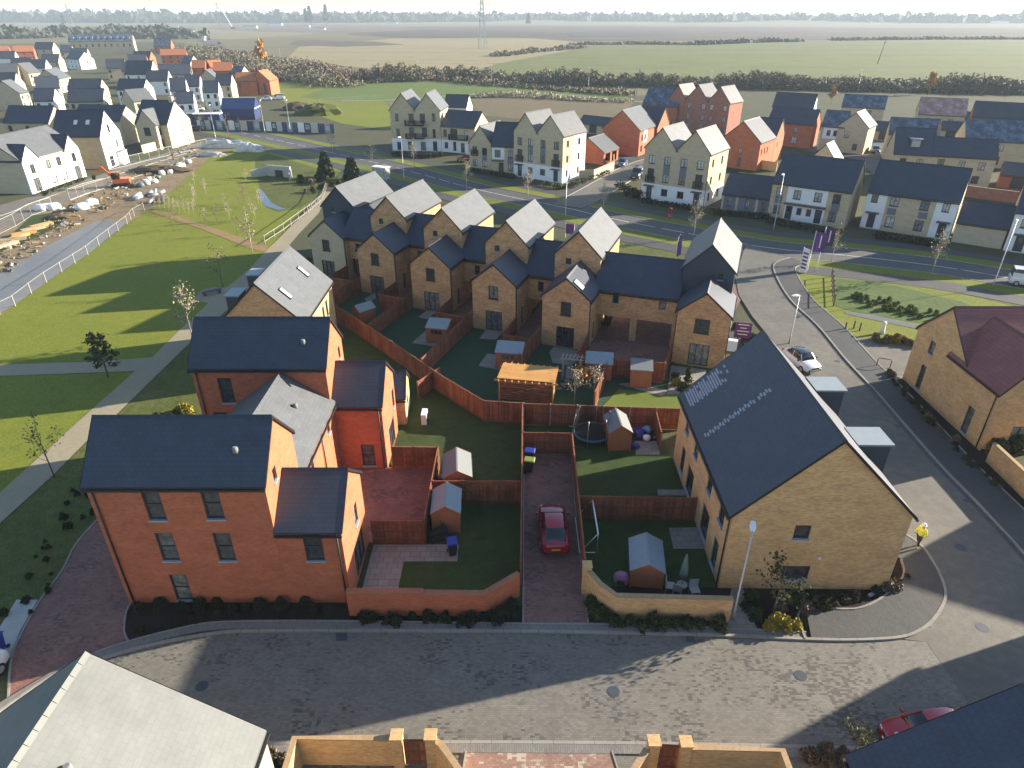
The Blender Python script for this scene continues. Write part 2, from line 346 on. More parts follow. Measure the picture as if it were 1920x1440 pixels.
field('stubble_field', [(560,88),(740,72),(1000,72),(1120,82),(1040,100),(930,120),(860,142),(760,140),(700,130),(600,118),(540,108)], .06, [(.3,(.28,.225,.12)),(.45,(.36,.30,.16)),(.6,(.42,.35,.2)),(.75,(.30,.27,.13))], .012, .05, (R(5), .2, 2.5))
field('ploughed_field', [(620,52),(1000,48),(1600,52),(2200,54),(2300,70),(1450,76),(1100,78),(960,70),(760,72),(660,66)], .05, [(.3,(.07,.055,.045)),(.45,(.125,.095,.07)),(.6,(.18,.14,.095)),(.75,(.26,.2,.13))], .004, .02, (0, .12, 4.0))
field('pale_field', [(-300,66),(120,57),(420,56),(640,54),(560,66),(440,74),(130,64),(-200,86)], .05, [(.3,(.26,.22,.13)),(.7,(.34,.3,.18))], .004, .05)
field('dark_ploughland', [(700,57),(900,56),(1010,60),(1080,66),(960,70),(800,72),(690,66)], .09, [(.3,(.075,.06,.05)),(.5,(.11,.088,.07)),(.7,(.19,.15,.11))], .01, .04, (0, .15, 4))
field('bare_soil', [(1060,62),(1150,57),(1270,57),(1275,66),(1180,70),(1070,70)], .09, [(.3,(.085,.075,.07)),(.7,(.13,.115,.10))], .01, .05)
field('earthworks', [(400,46),(560,45),(720,48),(790,56),(640,62),(500,60),(405,56)], .1, [(.3,(.12,.095,.075)),(.6,(.24,.19,.14)),(.8,(.36,.3,.22))], .012, .08)
field('earthworks_bare_strip', [(560,75),(700,78),(760,84),(640,88),(540,84)], .1, [(.3,(.11,.09,.075)),(.7,(.2,.165,.12))], .02, .1)
# estate base and lawns
sheet('estate_ground', GS([(-900,330),(-500,160),(-200,85),(330,78),(430,100),(560,160),(720,200),(1180,180),(1450,165),(2300,165),(3200,420)])+[Vector((120,-30,0)),Vector((-120,-30,0))], .02, ground_mat('estate_earth', [(.3,(.09,.10,.05)),(.55,(.125,.125,.065)),(.7,(.16,.145,.09)),(.85,(.12,.14,.05))], .05, .6, fine=.3))
sheet('hill_meadow', GS([(560,182),(640,158),(740,150),(860,150),(980,157),(1060,168),(1180,176),(1180,186),(980,176),(870,180),(760,188),(640,192)]), .05, ground_mat('meadow', [(.3,(.13,.19,.04)),(.6,(.17,.23,.055)),(.8,(.21,.25,.07))], .02, .2, fine=.15, b=0))
sheet('meadow_bank', GS([(480,165),(560,150),(650,148),(690,160),(640,172),(720,190),(742,215),(735,245),(640,232),(600,218),(560,205),(520,185)]), .045, M['lawn'])
sheet('dry_grass_plot', GS([(870,182),(980,180),(1100,187),(1190,190),(1170,215),(1100,228),(960,222),(880,215)]), .05, ground_mat('dry_grass', [(.3,(.16,.125,.07)),(.6,(.24,.19,.11)),(.8,(.18,.17,.07))], .06, .4, fine=.25, b=0))
sheet('park_lawn', GS([(275,394),(500,470),(470,515),(390,575),(286,671),(0,686),(-500,700),(-500,760),(0,592),(120,508),(206,446)]), .04, M['lawn'])
sheet('lower_lawn', GS([(-500,720),(0,706),(253,698),(144,794),(0,925),(-500,1200)]), .04, M['lawn'])
sheet('verge_lawn', GS([(0,985),(100,893),(172,820),(217,782),(360,642),(420,575),(560,470),(640,600),(560,640),(380,790),(250,1020),(183,978),(110,1076),(40,1190),(0,1240)]), .035, M['rough_grass'])
sheet('creek_lawn', GS([(283,392),(395,295),(470,268),(520,275),(560,300),(590,300),(640,320),(590,375),(565,398),(500,470),(380,428)]), .045, M['lawn'])
sheet('stream_bank', GS([(478,300),(500,288),(560,305),(600,318),(630,330),(590,375),(560,392),(520,398),(500,390),(490,360),(480,330)]), .05, M['rough_grass'])
sheet('stream_water', GS([(486,352),(494,360),(510,382),(536,393),(520,394),(496,386),(484,368)]), .06, pbr('stream_water', (.05,.07,.09), .05, .1, spec=.8))
# paths
def path(name, px, m, z=.06): return sheet(name, GS(px), z, m)
path('diagonal_path', [(-200,1095),(0,925),(144,794),(253,697),(286,671),(328,628),(390,570),(362,562),(378,545),(402,540),(425,540),(465,508),(500,470),(572,399),(590,376),(616,352),(636,352),(607,378),(598,400),(560,440),(526,480),(440,570),(360,640),(217,780),(172,819),(100,892),(0,983),(-200,1165)], M['gravel_path'])
path('branch_path', [(-400,692),(0,685),(167,679),(286,671),(253,697),(0,706),(-400,716)], M['gravel_path'], .064)
path('orange_path', [(277,395),(300,395),(390,425),(457,447),(502,462),(500,474),(470,467),(380,431),(300,404)], M['orange_path'], .064)
# --- building site on the left
sheet('site_dirt', GS([(-700,560),(0,405),(75,375),(212,330),(400,272),(470,262),(500,275),(400,300),(283,392),(250,412),(120,508),(0,592),(-500,760)]), .03, M['dirt'])
sheet('site_wet_road', GS([(-500,735),(0,588),(59,549),(116,509),(165,477),(206,444),(240,415),(185,414),(150,430),(97,457),(55,480),(12,504),(-60,560),(-500,690)]), .045, ground_mat('wet_slab', [(.3,(.20,.20,.195)),(.7,(.30,.295,.28))], .15, 1, .45, .1, .6))
sheet('site_grass_patch', GS([(0,460),(60,405),(150,392),(120,420),(60,450),(0,480)]), .05, M['garden_lawn'])
sheet('site_road', GS([(-300,480),(0,408),(75,378),(212,333),(400,275),(400,284),(250,330),(132,376),(0,430),(-300,520)]), .05, ground_mat('site_road', [(.3,(.22,.195,.155)),(.7,(.31,.275,.22))], .2, 1, .8, .15))
kerb('site_kerb', smooth_line(GS([(-200,458),(0,405),(75,375),(212,330),(400,272)])), .3)
kerb('site_kerb_lower', smooth_line(GS([(132,376),(200,350),(250,333),(330,307),(400,285)])), .2)
sheet('village_street', GS([(-250,430),(0,385),(60,368),(165,336),(245,308),(325,282),(372,268),(420,240),(480,245),(470,262),(400,272),(212,330),(75,375),(0,405),(-250,455)]), .035, ground_mat('street', [(.3,(.20,.185,.16)),(.7,(.28,.26,.22))], .2, 1, .8, .15))
# --- main road
main_px = [(300,228),(420,243),(500,259),(560,272),(640,291),(720,309),(800,330),(880,352),(960,370),(1060,390),(1150,411),(1300,440),(1440,465),(1600,481),(1760,500),(1920,527),(2100,560),(2400,620)]
main = smooth_line(GS(main_px))
strip('main_road', main, -3.4, 3.4, .05, M['asphalt'])
for s in (-1, 1): kerb('main_road_kerb', main, .16, .12, s*3.5)
strip('roadside_verge', main, -6.2, -3.58, .08, M['lawn'], .08)
strip('roadside_verge_far', main, 3.58, 6.0, .08, M['lawn'], .08)
strip('footway', main, -9.4, -6.2, .075, M['dark_asphalt'], .08)
strip('footway_far', main, 6.0, 8.6, .075, M['dark_asphalt'], .08)
strip('roadside_bank', main[60:], -14.5, -9.4, .045, M['rough_grass'])
bl = MB()
for i in range(8, len(main)-2, 2):                      # centre line dashes
    p, q = main[i], main[i+1]; d = (q-p).normalized()*1.8; c = (p+q)/2; nn = Vector((-d.y, d.x, 0)).normalized()*.06
    bl.poly([(*(c-d-nn).xy,.058),(*(c+d-nn).xy,.058),(*(c+d+nn).xy,.058),(*(c-d+nn).xy,.058)])
bl.build('road_markings', M['white_paint'])['kind'] = 'structure'
# side road to the north (between the brick houses)
nrd = smooth_line(GS([(1062,388),(1105,366),(1150,340),(1195,315),(1240,300),(1300,290)]))
strip('north_side_road', nrd, -2.8, 2.8, .135, M['street_asphalt'], .14)
kerb('side_road_kerb', nrd[2:], .14, .2, -2.9); kerb('side_road_kerb', nrd[4:], .14, .2, 2.9)
strip('side_road_footway', nrd[4:], 2.97, 5.0, .13, M['dark_asphalt'], .13)
# side street on the right running to the camera
str_px_r = [(1480,486),(1452,497),(1455,520),(1482,565),(1533,614),(1586,678),(1644,740),(1702,807),(1766,880),(1831,947),(1920,1044),(2050,1190),(2200,1400)]
sr = smooth_line(GS(str_px_r))
left = [(17.6,92)]
street = [p for p in sr]+[Vector((31,6,0)),Vector((22.6,6,0))]+GS([(1830,1345),(1766,1250),(1735,1207)])+GS([(1680,1200),(1747,1167),(1769,1131),(1768,1102),(1751,1064),(1720,1022)])+[Vector((23.4,33,0)),Vector((23.4,48,0)),Vector((23.4,58,0))]+GS([(1440,632),(1410,595),(1385,555),(1378,520),(1392,478),(1400,458)])
sheet('side_street', street, .135, M['street_asphalt'], .12)
kerb('street_kerb', sr, .16, .22)
strip('street_footway', sr, .08, 2.5, .205, M['dark_asphalt'], .2)
strip('footway_edging', sr, 2.5, 2.62, .23, M['kerb'], .22)
strip('verge_by_footway', sr[:22], 2.62, 4.5, .05, M['lawn'])
strip('planting_strip', sr[24:], 2.62, 4.2, .045, M['soil'])
kl = smooth_line([Vector((23.3,62,0)), Vector((23.3,50,0)), Vector((23.3,40,0)), Vector((23.3,33,0))]+GS([(1720,1022),(1751,1064),(1768,1102),(1769,1131),(1747,1167),(1718,1189),(1680,1200),(1600,1204),(1520,1203),(1360,1196),(1200,1192),(978,1188),(700,1187),(520,1187),(417,1190),(300,1210),(200,1237),(100,1273),(0,1340),(-80,1400)]))
kerb('street_kerb_near', kl, .15, .23)
front = [p for p in kl]
# pavement on the near-house side
sheet('corner_footway', [Vector((23.2,62,0)),Vector((23.2,33,0))]+GS([(1718,1022),(1749,1064),(1766,1102),(1767,1131),(1745,1167),(1716,1188),(1680,1199),(1520,1202),(1510,1150),(1500,1148),(1600,1147),(1660,1120),(1692,1085),(1688,1052)])+[Vector((21.4,30,0)),Vector((21.4,62,0))], .215, M['dark_asphalt'], .1)
strip('footway_edging_bed', smooth_line(GS([(1508,1203),(1500,1148),(1600,1147),(1648,1128),(1682,1098),(1693,1078),(1688,1054)]), 4), -.05, .05, .26, M['kerb'], .2)
# block-paved court
sheet('paved_court', GS([(-300,1420),(0,1343),(100,1275),(200,1239),(300,1212),(417,1192),(520,1189),(978,1190),(1200,1194),(1520,1205),(1680,1202),(1735,1207),(1766,1250),(1822,1333),(1900,1440)])+[Vector((21,4,0)),Vector((-40,4,0))], .13, M['block_grey'], .1)
strip('paved_band', smooth_line(GS([(1510,1196),(1360,1188),(1200,1181),(978,1180),(700,1176),(520,1175),(400,1178),(333,1190),(247,1212),(180,1235),(117,1263),(0,1333)])), -.28, .28, .205, M['block_band'], .1)
kerb('court_edging', smooth_line(GS([(1510,1190),(1360,1183),(1200,1176),(978,1174),(700,1170),(520,1169),(400,1172),(333,1184),(247,1206),(180,1228)])), .07, .225)
kerb('court_edge_kerb', smooth_line(GS([(300,1397),(480,1397),(900,1396),(1180,1398),(1400,1402),(1565,1406),(1700,1412)])), .15, .2)
strip('court_band_south', smooth_line(GS([(300,1408),(480,1408),(900,1407),(1180,1409),(1400,1413),(1700,1423)])), -.22, .22, .19, M['block_band'], .1)
sheet('court_planting_bed', [Vector((-26,15.9,0)),Vector((-4,16.6,0)),Vector((6,16.6,0)),Vector((17,16.3,0)),Vector((17,4,0)),Vector((-26,4,0))], .14, M['soil'], .1)
sheet('court_driveway', GS([(874,1413),(1147,1413),(1165,1470),(865,1470)]), .18, M['block_red_light'], .1)
for px in ([(874,1413),(865,1470)], [(1147,1413),(1165,1470)]): kerb('driveway_edging', GS(px), .07, .21)
sheet('drain_cover', GS([(630,1190),(652,1190),(651,1205),(631,1205)]), .137, M['dark_panel'])
sheet('drain_cover', GS([(733,1372),(756,1372),(755,1388),(730,1388)]), .137, M['dark_panel'])
# driveways, beds and gardens near
sheet('left_driveway', GS([(183,977),(143,1023),(117,1073),(77,1127),(43,1187),(23,1237),(17,1318),(117,1266),(180,1237),(246,1211),(234,1187),(238,1147),(258,1128),(300,1060),(300,977)]), .10, M['block_red'], .1)
strip('driveway_edging_left', smooth_line(GS([(183,977),(143,1023),(117,1073),(77,1127),(43,1187),(23,1237),(17,1318)]), 4), -.05, .05, .14, M['kerb'], .1)
strip('driveway_edging_bed', smooth_line(GS([(250,1128),(238,1150),(234,1187),(246,1212)]), 4), -.05, .05, .15, M['kerb'], .1)
sheet('bin_slab', GS([(72,1127),(38,1187),(20,1232),(-10,1232),(0,1180),(32,1127)]), .11, M['concrete'], .1)
sheet('front_planting_bed', GS([(247,1209),(236,1186),(240,1150),(258,1126),(700,1120),(978,1100),(978,1173),(700,1169),(520,1168),(400,1171),(333,1183)]), .12, M['soil'], .1)
sheet('front_planting_bed_right', GS([(1100,1174),(1100,1080),(1380,1100),(1362,1183)]), .12, M['soil'], .1)
sheet('corner_planting_bed', GS([(1418,1188),(1388,1100),(1690,1050),(1693,1078),(1682,1098),(1648,1128),(1600,1146),(1500,1147),(1512,1190)]), .12, M['soil'], .1)
sheet('side_path', GS([(1352,1186),(1372,1100),(1390,1100),(1420,1188)]), .14, M['slab'], .1)
sheet('long_driveway', [Vector((.62,24.1,0)),Vector((3.95,24.1,0)),Vector((4.0,30,0)),Vector((4.25,39.8,0)),Vector((.85,39.8,0))], .15, M['block_red'], .1)
for L in ([(.58,24.1),(.86,39.8)], [(3.98,24.1),(4.02,30),(4.28,39.8)]): kerb('driveway_edging', [Vector((x,y,0)) for x, y in L], .08, .18)
gl = M['garden_lawn']
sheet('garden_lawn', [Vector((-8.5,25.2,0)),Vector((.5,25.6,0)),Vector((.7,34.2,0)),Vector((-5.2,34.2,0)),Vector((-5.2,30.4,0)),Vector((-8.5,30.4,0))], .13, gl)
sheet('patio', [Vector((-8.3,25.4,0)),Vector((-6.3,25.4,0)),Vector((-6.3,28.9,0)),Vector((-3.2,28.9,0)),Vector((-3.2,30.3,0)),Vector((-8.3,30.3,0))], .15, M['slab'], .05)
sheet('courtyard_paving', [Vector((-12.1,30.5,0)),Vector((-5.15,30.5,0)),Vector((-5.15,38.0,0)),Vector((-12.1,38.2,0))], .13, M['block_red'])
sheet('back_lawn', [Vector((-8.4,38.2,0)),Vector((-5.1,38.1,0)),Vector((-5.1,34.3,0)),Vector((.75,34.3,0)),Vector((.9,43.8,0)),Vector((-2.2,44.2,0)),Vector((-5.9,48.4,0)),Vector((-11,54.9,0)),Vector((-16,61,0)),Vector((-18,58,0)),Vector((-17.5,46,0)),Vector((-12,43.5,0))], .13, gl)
sheet('patio', [Vector((-8.4,39.4,0)),Vector((-5.6,39.4,0)),Vector((-5.6,40.4,0)),Vector((-8.4,40.4,0))], .15, M['slab'], .05)
sheet('right_lawn', [Vector((4.15,27,0)),Vector((11.4,26.9,0)),Vector((11.4,43,0)),Vector((4.4,43.3,0))], .13, gl)
sheet('driveway_head_lawn', [Vector((.95,39.9,0)),Vector((4.4,39.9,0)),Vector((4.4,43.6,0)),Vector((.95,43.6,0))], .13, gl)
for px in ([(1254,993),(1310,992),(1320,1032),(1262,1032)], [(1232,921),(1284,921),(1290,932),(1234,932)], [(1190,830),(1236,830),(1236,856),(1192,856)], [(812,900),(886,862),(886,892),(866,905)]):
    sheet('patio', GS(px), .15, M['slab'], .05)

sheet('ditch_lawn', GS([(1492,510),(1560,503),(1700,528),(1930,582),(1990,640),(1760,640),(1720,640),(1660,645),(1585,632),(1530,590),(1500,552)]), .055, M['lawn'])
sheet('ditch_bank', GS([(1560,522),(1640,528),(1800,566),(1850,590),(1790,615),(1700,603),(1600,585),(1562,574)]), .07, ground_mat('ditch_grass', [(.3,(.07,.12,.03)),(.5,(.12,.18,.045)),(.7,(.18,.22,.06))], .4, 1.6, fine=.5, b=.8))
sheet('ditch_water', GS([(1585,585),(1640,592),(1700,606),(1760,618),(1752,624),(1690,612),(1620,597),(1583,589)]), .08, pbr('ditch_water', (.15,.15,.135), .5, .15, spec=.3))
sheet('parking_bay', GS([(1588,633),(1650,636),(1730,640),(1722,690),(1690,712),(1655,694)]), .07, M['street_asphalt'])

# ironwork, joints and tyre-worn bands on the streets
for k, (u, v, r_) in enumerate([(1560,720,.32),(1640,830,.32),(1800,1030,.32),(1470,560,.32),(1840,1180,.32),(1500,1270,.3),(380,1290,.3),(1150,1300,.3),(900,365,.35),(1350,455,.35)]):
    c = G(u, v); b = MB(); b.poly([(c.x+r_*math.cos(a*math.pi/8), c.y+r_*math.sin(a*math.pi/8), .142 if v > 480 else .056) for a in range(16)]); b.build('manhole_cover', M['dark_panel'])['kind'] = 'structure'
for k, (u, v) in enumerate([(1500,590),(1575,678),(1690,800),(1818,940),(1738,1172),(1300,1199)]):
    c = G(u-6, v+2); b = MB(); b.box(c.x-.22, c.x+.22, c.y-.2, c.y+.2, .139, .1415); b.build('gully_grate', M['dark_panel'])['kind'] = 'structure'
worn = ground_mat('worn_asphalt', [(.35,(.115,.112,.106)),(.65,(.15,.145,.135))], .5, 3, .75, .2, .35)
strip('asphalt_channel', sr[4:66], -.42, -.12, .1392, worn)

sheet('rear_court', GS([(1440,262),(1520,285),(1610,300),(1640,330),(1700,310),(1690,235),(1650,228),(1560,250),(1520,262)]), .045, M['asphalt'])
sheet('rear_court', GS([(1180,300),(1260,262),(1340,250),(1300,235),(1240,245),(1180,262),(1120,290)]), .045, M['asphalt'])
for px in ([(905,300),(962,312),(985,285),(925,270)], [(1340,318),(1440,332),(1470,290),(1380,270)], [(1640,325),(1690,330),(1700,305),(1650,300)]): sheet('back_garden', GS(px), .05, M['garden_lawn'])

strip('meadow_path', smooth_line(GS([(640,190),(745,187),(870,178),(980,174),(1090,181),(1190,190),(1260,196)])), -.9, .9, .07, M['gravel_path'])
# ================= HOUSES =================
class Block:
    """walls + roof of one gabled volume; ridge along local x, footprint [0,L]x[0,W]"""
    def __init__(s, root, o, yaw, L, W, ez, rz, wall, roof, wins=(), base=None, panels=(), ov=.16, side=.1, s0=None, gable=None, gut=True, pipes=(), open_='', roofparts=True, upper=None):
        s.root = root; s.s0 = s0; s.L, s.W, s.ez, s.rz = L, W, ez, rz
        y = R(yaw); s.ux = Vector((math.cos(y), math.sin(y), 0)); s.uy = Vector((-s.ux.y, s.ux.x, 0)); s.o = Vector((o[0], o[1], 0))
        ry = root.rotation_euler.z; d = s.o-Vector((root.location.x, root.location.y, 0))
        s.loc = Matrix.Rotation(-ry, 3, 'Z') @ d; s.loc.z = 0; s.yw = y-ry
        s.F = {'x0': (Vector((0,W,0)), Vector((0,-1,0)), Vector((-1,0,0)), W), 'x1': (Vector((L,0,0)), Vector((0,1,0)), Vector((1,0,0)), W),
               'y0': (Vector((0,0,0)), Vector((1,0,0)), Vector((0,-1,0)), L), 'y1': (Vector((L,W,0)), Vector((-1,0,0)), Vector((0,1,0)), L)}
        ops = {k: [] for k in s.F}
        for wn in wins:
            f = wn[0]
            if isinstance(wn[1], tuple): cs, cz = s.px(f, *wn[1]); wd, hg, kind = wn[2:5]; z = cz-hg/2
            else: cs, z, wd, hg, kind = wn[1:6]
            z = max(z, .12 if kind in 'dpgo' else .25)
            ops[f].append((cs, z, wd, hg, kind))
        s.ops = ops
        wb = MB(); bb = MB(); ub = MB(); mats = [wall]
        for f, (o0, sd_, n, w_) in s.F.items():
            if f in open_: continue
            top = [(w_,ez),(w_/2,rz),(0,ez)] if f[0] == 'x' else [(w_,ez),(0,ez)]
            segs = []
            z0 = 0
            if base: segs.append((bb, [(0,0),(w_,0),(w_,base[1]),(0,base[1])], 0, base[1])); z0 = base[1]
            if upper and f[0] == 'x': segs += [(wb, [(0,z0),(w_,z0),(w_,upper[1]),(0,upper[1])], z0, upper[1]), (ub, [(0,upper[1]),(w_,upper[1])]+top, upper[1], 99)]
            else: segs.append((wb, [(0,z0),(w_,z0)]+top, z0, 99))
            for mb, poly, za, zb in segs:
                holes = [h for h in ops[f] if za <= h[1]+h[3]/2 < zb]
                s.face(mb, f, poly, holes, 0, .11)
        if wb.v: s.part(wb, 'wall', wall)
        if bb.v: s.part(bb, 'render_base', base[0])
        if ub.v: s.part(ub, 'upper_wall', upper[0])
        for (f, s0, s1, z0, z1, m) in panels:
            if isinstance(s0, tuple): a = s.px(f, *s0); c = s.px(f, *s1); s0, s1 = sorted((a[0], c[0])); 
            holes = [h for h in ops[f] if s0 < h[0] < s1 and z0 < h[1]+h[3]/2 < z1]
            pb = MB(); s.face(pb, f, [(s0,z0),(s1,z0),(s1,z1),(s0,z1)], holes, .035, .035)
            q = [(s0,z0),(s1,z0),(s1,z1),(s0,z1)]
            for i in range(4):
                a, c = q[i], q[(i+1) % 4]; pb.poly([s.P(f, *a, 0), s.P(f, *c, 0), s.P(f, *c, .035), s.P(f, *a, .035)])
            s.part(pb, 'render_panel' if m is M['white_render'] else 'cladding_panel', m)
        for f in ops:
            for h in ops[f]: s.window(f, *h)
        if roofparts: s.roof(roof, ov, side)
        if gut:
            g = MB()
            for yy in (-ov-.05, W+ov+.05): g.box(-(side if s.s0 is None else s.s0), L+side, yy-.06, yy+.06, ez-.13-ov*.9, ez-.02-ov*.9)
            s.part(g, 'gutter', M['gutter'])
        for (f, ss) in pipes:
            g = MB(); p = s.P(f, ss, ez-.15, .07); g.tube([p, Vector((p.x, p.y, .05))], .045, 6); s.part(g, 'downpipe', M['gutter'])
    def part(s, mb, name, m):
        o = mb.build(name, m, s.root); o.location = s.loc; o.rotation_euler = (0, 0, s.yw); return o
    def P(s, f, ss, z, off=0.0):
        o0, sd_, n, w_ = s.F[f]; p = o0+sd_*ss+n*off; return Vector((p.x, p.y, z))
    def px(s, f, u, v):
        o0, sd_, n, w_ = s.F[f]
        W_ = lambda q: s.ux*q.x+s.uy*q.y
        po = s.o+W_(o0); nn = W_(n); c = Vector((0,0,CAMH)); d = ray(u, v)
        t = (po-c).dot(nn)/d.dot(nn); p = c+d*t
        return (p-po).dot(W_(sd_)), p.z
    def face(s, mb, f, poly, holes, off, depth):
        ls = [[Vector((a, z, 0)) for a, z in poly]]
        for (cs, z, wd, hg, k) in holes: ls.append([Vector(q+(0,)) for q in ((cs-wd/2,z),(cs+wd/2,z),(cs+wd/2,z+hg),(cs-wd/2,z+hg))])
        allp = [p for l in ls for p in l]; n = s.F[f][2]
        for tri in tessellate_polygon(ls):
            pts = [s.P(f, allp[i].x, allp[i].y, off) for i in tri]; uv = [(allp[i].x, allp[i].y) for i in tri]
            if (pts[1]-pts[0]).cross(pts[2]-pts[0]).dot(n) < 0: pts.reverse(); uv.reverse()
            mb.poly(pts, uv)
        for l in ls[1:]:
            for i in range(4):
                a, c = l[i], l[(i+1) % 4]
                mb.poly([s.P(f, a.x, a.y, off), s.P(f, c.x, c.y, off), s.P(f, c.x, c.y, off-depth), s.P(f, a.x, a.y, off-depth)], [(a.x,a.y),(c.x,c.y),(c.x,c.y+.1),(a.x,a.y+.1)])
    def window(s, f, cs, z, wd, hg, kind):
        if kind == 'o': return
        fb = MB(); dep = -.10; n = s.F[f][2]; sdv = s.F[f][1]
        def bx(s0, s1, z0, z1, d0=dep-.03, d1=dep+.04):
            a = s.P(f, s0, z0, d0); b_ = s.P(f, s1, z1, d1)
            fb.box(min(a.x,b_.x), max(a.x,b_.x), min(a.y,b_.y), max(a.y,b_.y), z0, z1)
        l, r, b0, t = cs-wd/2, cs+wd/2, z, z+hg; k = .08
        bx(l, l+k, b0, t); bx(r-k, r, b0, t); bx(l+k, r-k, t-k, t); bx(l+k, r-k, b0, b0+k)
        if kind in ('w', 'c'): bx(cs-.035, cs+.035, b0+k, t-k)
        if kind == 'n': bx(l+k, r-k, z+hg*.48, z+hg*.48+.06)
        if kind == 'p':
            for q in (1/3, 2/3): bx(l+wd*q-.04, l+wd*q+.04, b0+k, t-k)
        if kind == 'g':
            for q in (.25, .5, .75): bx(l+wd*q-.02, l+wd*q+.02, b0+k, t-k)
        nm = {'d': 'door', 'p': 'patio_door', 'g': 'garage_door'}.get(kind, 'window')
        fo = s.part(fb, nm, M['door'] if kind in 'dg' else M['frame'])
        if kind in ('w', 'n', 'c', 's'):
            kb = fb; fb = MB(); bx(l-.04, r+.04, b0-.06, b0+.012, -.08, .07); fb.build('sill', M['sill'] if kind in 'ns' else M['frame'], fo)
        pb = MB(); q = [(l+k,b0+k),(r-k,b0+k),(r-k,t-k),(l+k,t-k)]
        if kind == 'd': q = [(l+wd*.3,b0+hg*.55),(r-wd*.3,b0+hg*.55),(r-wd*.3,t-.2),(l+wd*.3,t-.2)]
        pb.poly([s.P(f, a, c, dep-.015 if kind != 'd' else dep+.012) for a, c in q], [(a, c) for a, c in q])
        if kind == 'd':
            pd = MB(); pd.poly([s.P(f, a, c, dep) for a, c in ((l+k,b0+k),(r-k,b0+k),(r-k,t-k),(l+k,t-k))]); lo = pd.build('door_leaf', M['door'], fo)
        pm = M['glass_curtain'] if kind == 'c' else M['door'] if kind == 'g' else M['glass']
        pb.build('pane' if kind != 'g' else 'panel', pm, fo)
    def roof(s, m, ov, side):
        L, W, ez, rz = s.L, s.W, s.ez, s.rz; tn = (rz-ez)/(W/2); th = .13
        prof = [(-ov, ez-ov*tn), (W/2, rz), (W+ov, ez-ov*tn)]
        top = [(y, z+th) for y, z in prof]; bot = [(y, z+.012) for y, z in prof]
        x0, x1 = -(side if s.s0 is None else s.s0), L+side; rb = MB(); sl = math.hypot(W/2+ov, (W/2+ov)*tn)
        for i, (a, c) in enumerate(((0,1),(1,2))):
            u0, u1 = (0, sl) if i == 0 else (sl, 0)
            rb.poly([(x0,*top[a]),(x1,*top[a]),(x1,*top[c]),(x0,*top[c])], [(x0,u0),(x1,u0),(x1,u1),(x0,u1)])
            rb.poly([(x0,*bot[c]),(x1,*bot[c]),(x1,*bot[a]),(x0,*bot[a])])
            for x in (x0, x1): rb.poly([(x,*top[a]),(x,*top[c]),(x,*bot[c]),(x,*bot[a])] if x == x0 else [(x,*bot[a]),(x,*bot[c]),(x,*top[c]),(x,*top[a])])
        for e in (0, 2): rb.poly([(x0,*bot[e]),(x1,*bot[e]),(x1,*top[e]),(x0,*top[e])])
        ro = s.part(rb, 'roof', m)
        tb = MB(); x = x0
        while x < x1-.01:                                   # ridge tiles
            e = min(x+.45, x1); zz = rz+th
            tb.poly([(x,W/2-.13,zz-.10),(e,W/2-.13,zz-.10),(e,W/2,zz+.06),(x,W/2,zz+.06)]); tb.poly([(x,W/2,zz+.06),(e,W/2,zz+.06),(e,W/2+.13,zz-.10),(x,W/2+.13,zz-.10)])
            for q in (x, e): tb.poly([(q,W/2-.13,zz-.10),(q,W/2,zz+.06),(q,W/2+.13,zz-.10)])
            x += .47
        tb.build('ridge_tiles', m, ro); s.roof_o = ro
        vb = MB()                                           # dark verge strips on both gables
        for x in (x0-.02, x1+.02):
            for a, c in ((0,1),(1,2)):
                P = [(x,top[a][0],top[a][1]+.02),(x,top[c][0],top[c][1]+.02),(x,bot[c][0],bot[c][1]-.06),(x,bot[a][0],bot[a][1]-.06)]
                vb.poly(P)
        vb.build('verge', M['gutter'], ro)
    def skylight(s, side, x, up, w_=.8, h=1.2):
        tn = (s.rz-s.ez)/(s.W/2); th = .13; b = MB(); p = MB()
        def Q(xx, u):
            yy = u*(s.W/2) if side == 0 else s.W-u*(s.W/2); return Vector((xx, yy, s.ez+u*(s.rz-s.ez)+th))
        sl = math.hypot(s.W/2, s.rz-s.ez); du = h/sl/2; a, c = Q(x, up-du), Q(x, up+du); nrm = Vector((0, -tn if side == 0 else tn, 1)).normalized()
        b.obox((a+c)/2+nrm*.05, Vector((w_/2,0,0)), (c-a)/2, nrm*.06); o = s.part(b, 'skylight', M['frame'])
        p.obox((a+c)/2+nrm*.115, Vector((w_/2-.06,0,0)), (c-a)*.44, nrm*.005); p.build('pane', M['lamp_lens'], o)
    def vent(s, side, x, up):
        b = MB(); yy = up*s.W/2 if side == 0 else s.W-up*s.W/2; z = s.ez+up*(s.rz-s.ez)+.13
        b.tube([(x,yy,z-.05),(x,yy,z+.22),(x,yy,z+.28)], [.14,.14,.09], 10); s.part(b, 'roof_vent', M['felt'])
def house(label, o, yaw, group=None, cat='house', name='house'):
    return empty(name, (o[0], o[1], 0), yaw, label, cat, group)
RB, BB, GB, CB = M['red_brick'], M['buff_brick'], M['grey_buff_brick'], M['cream_brick']
SL = M['slate']
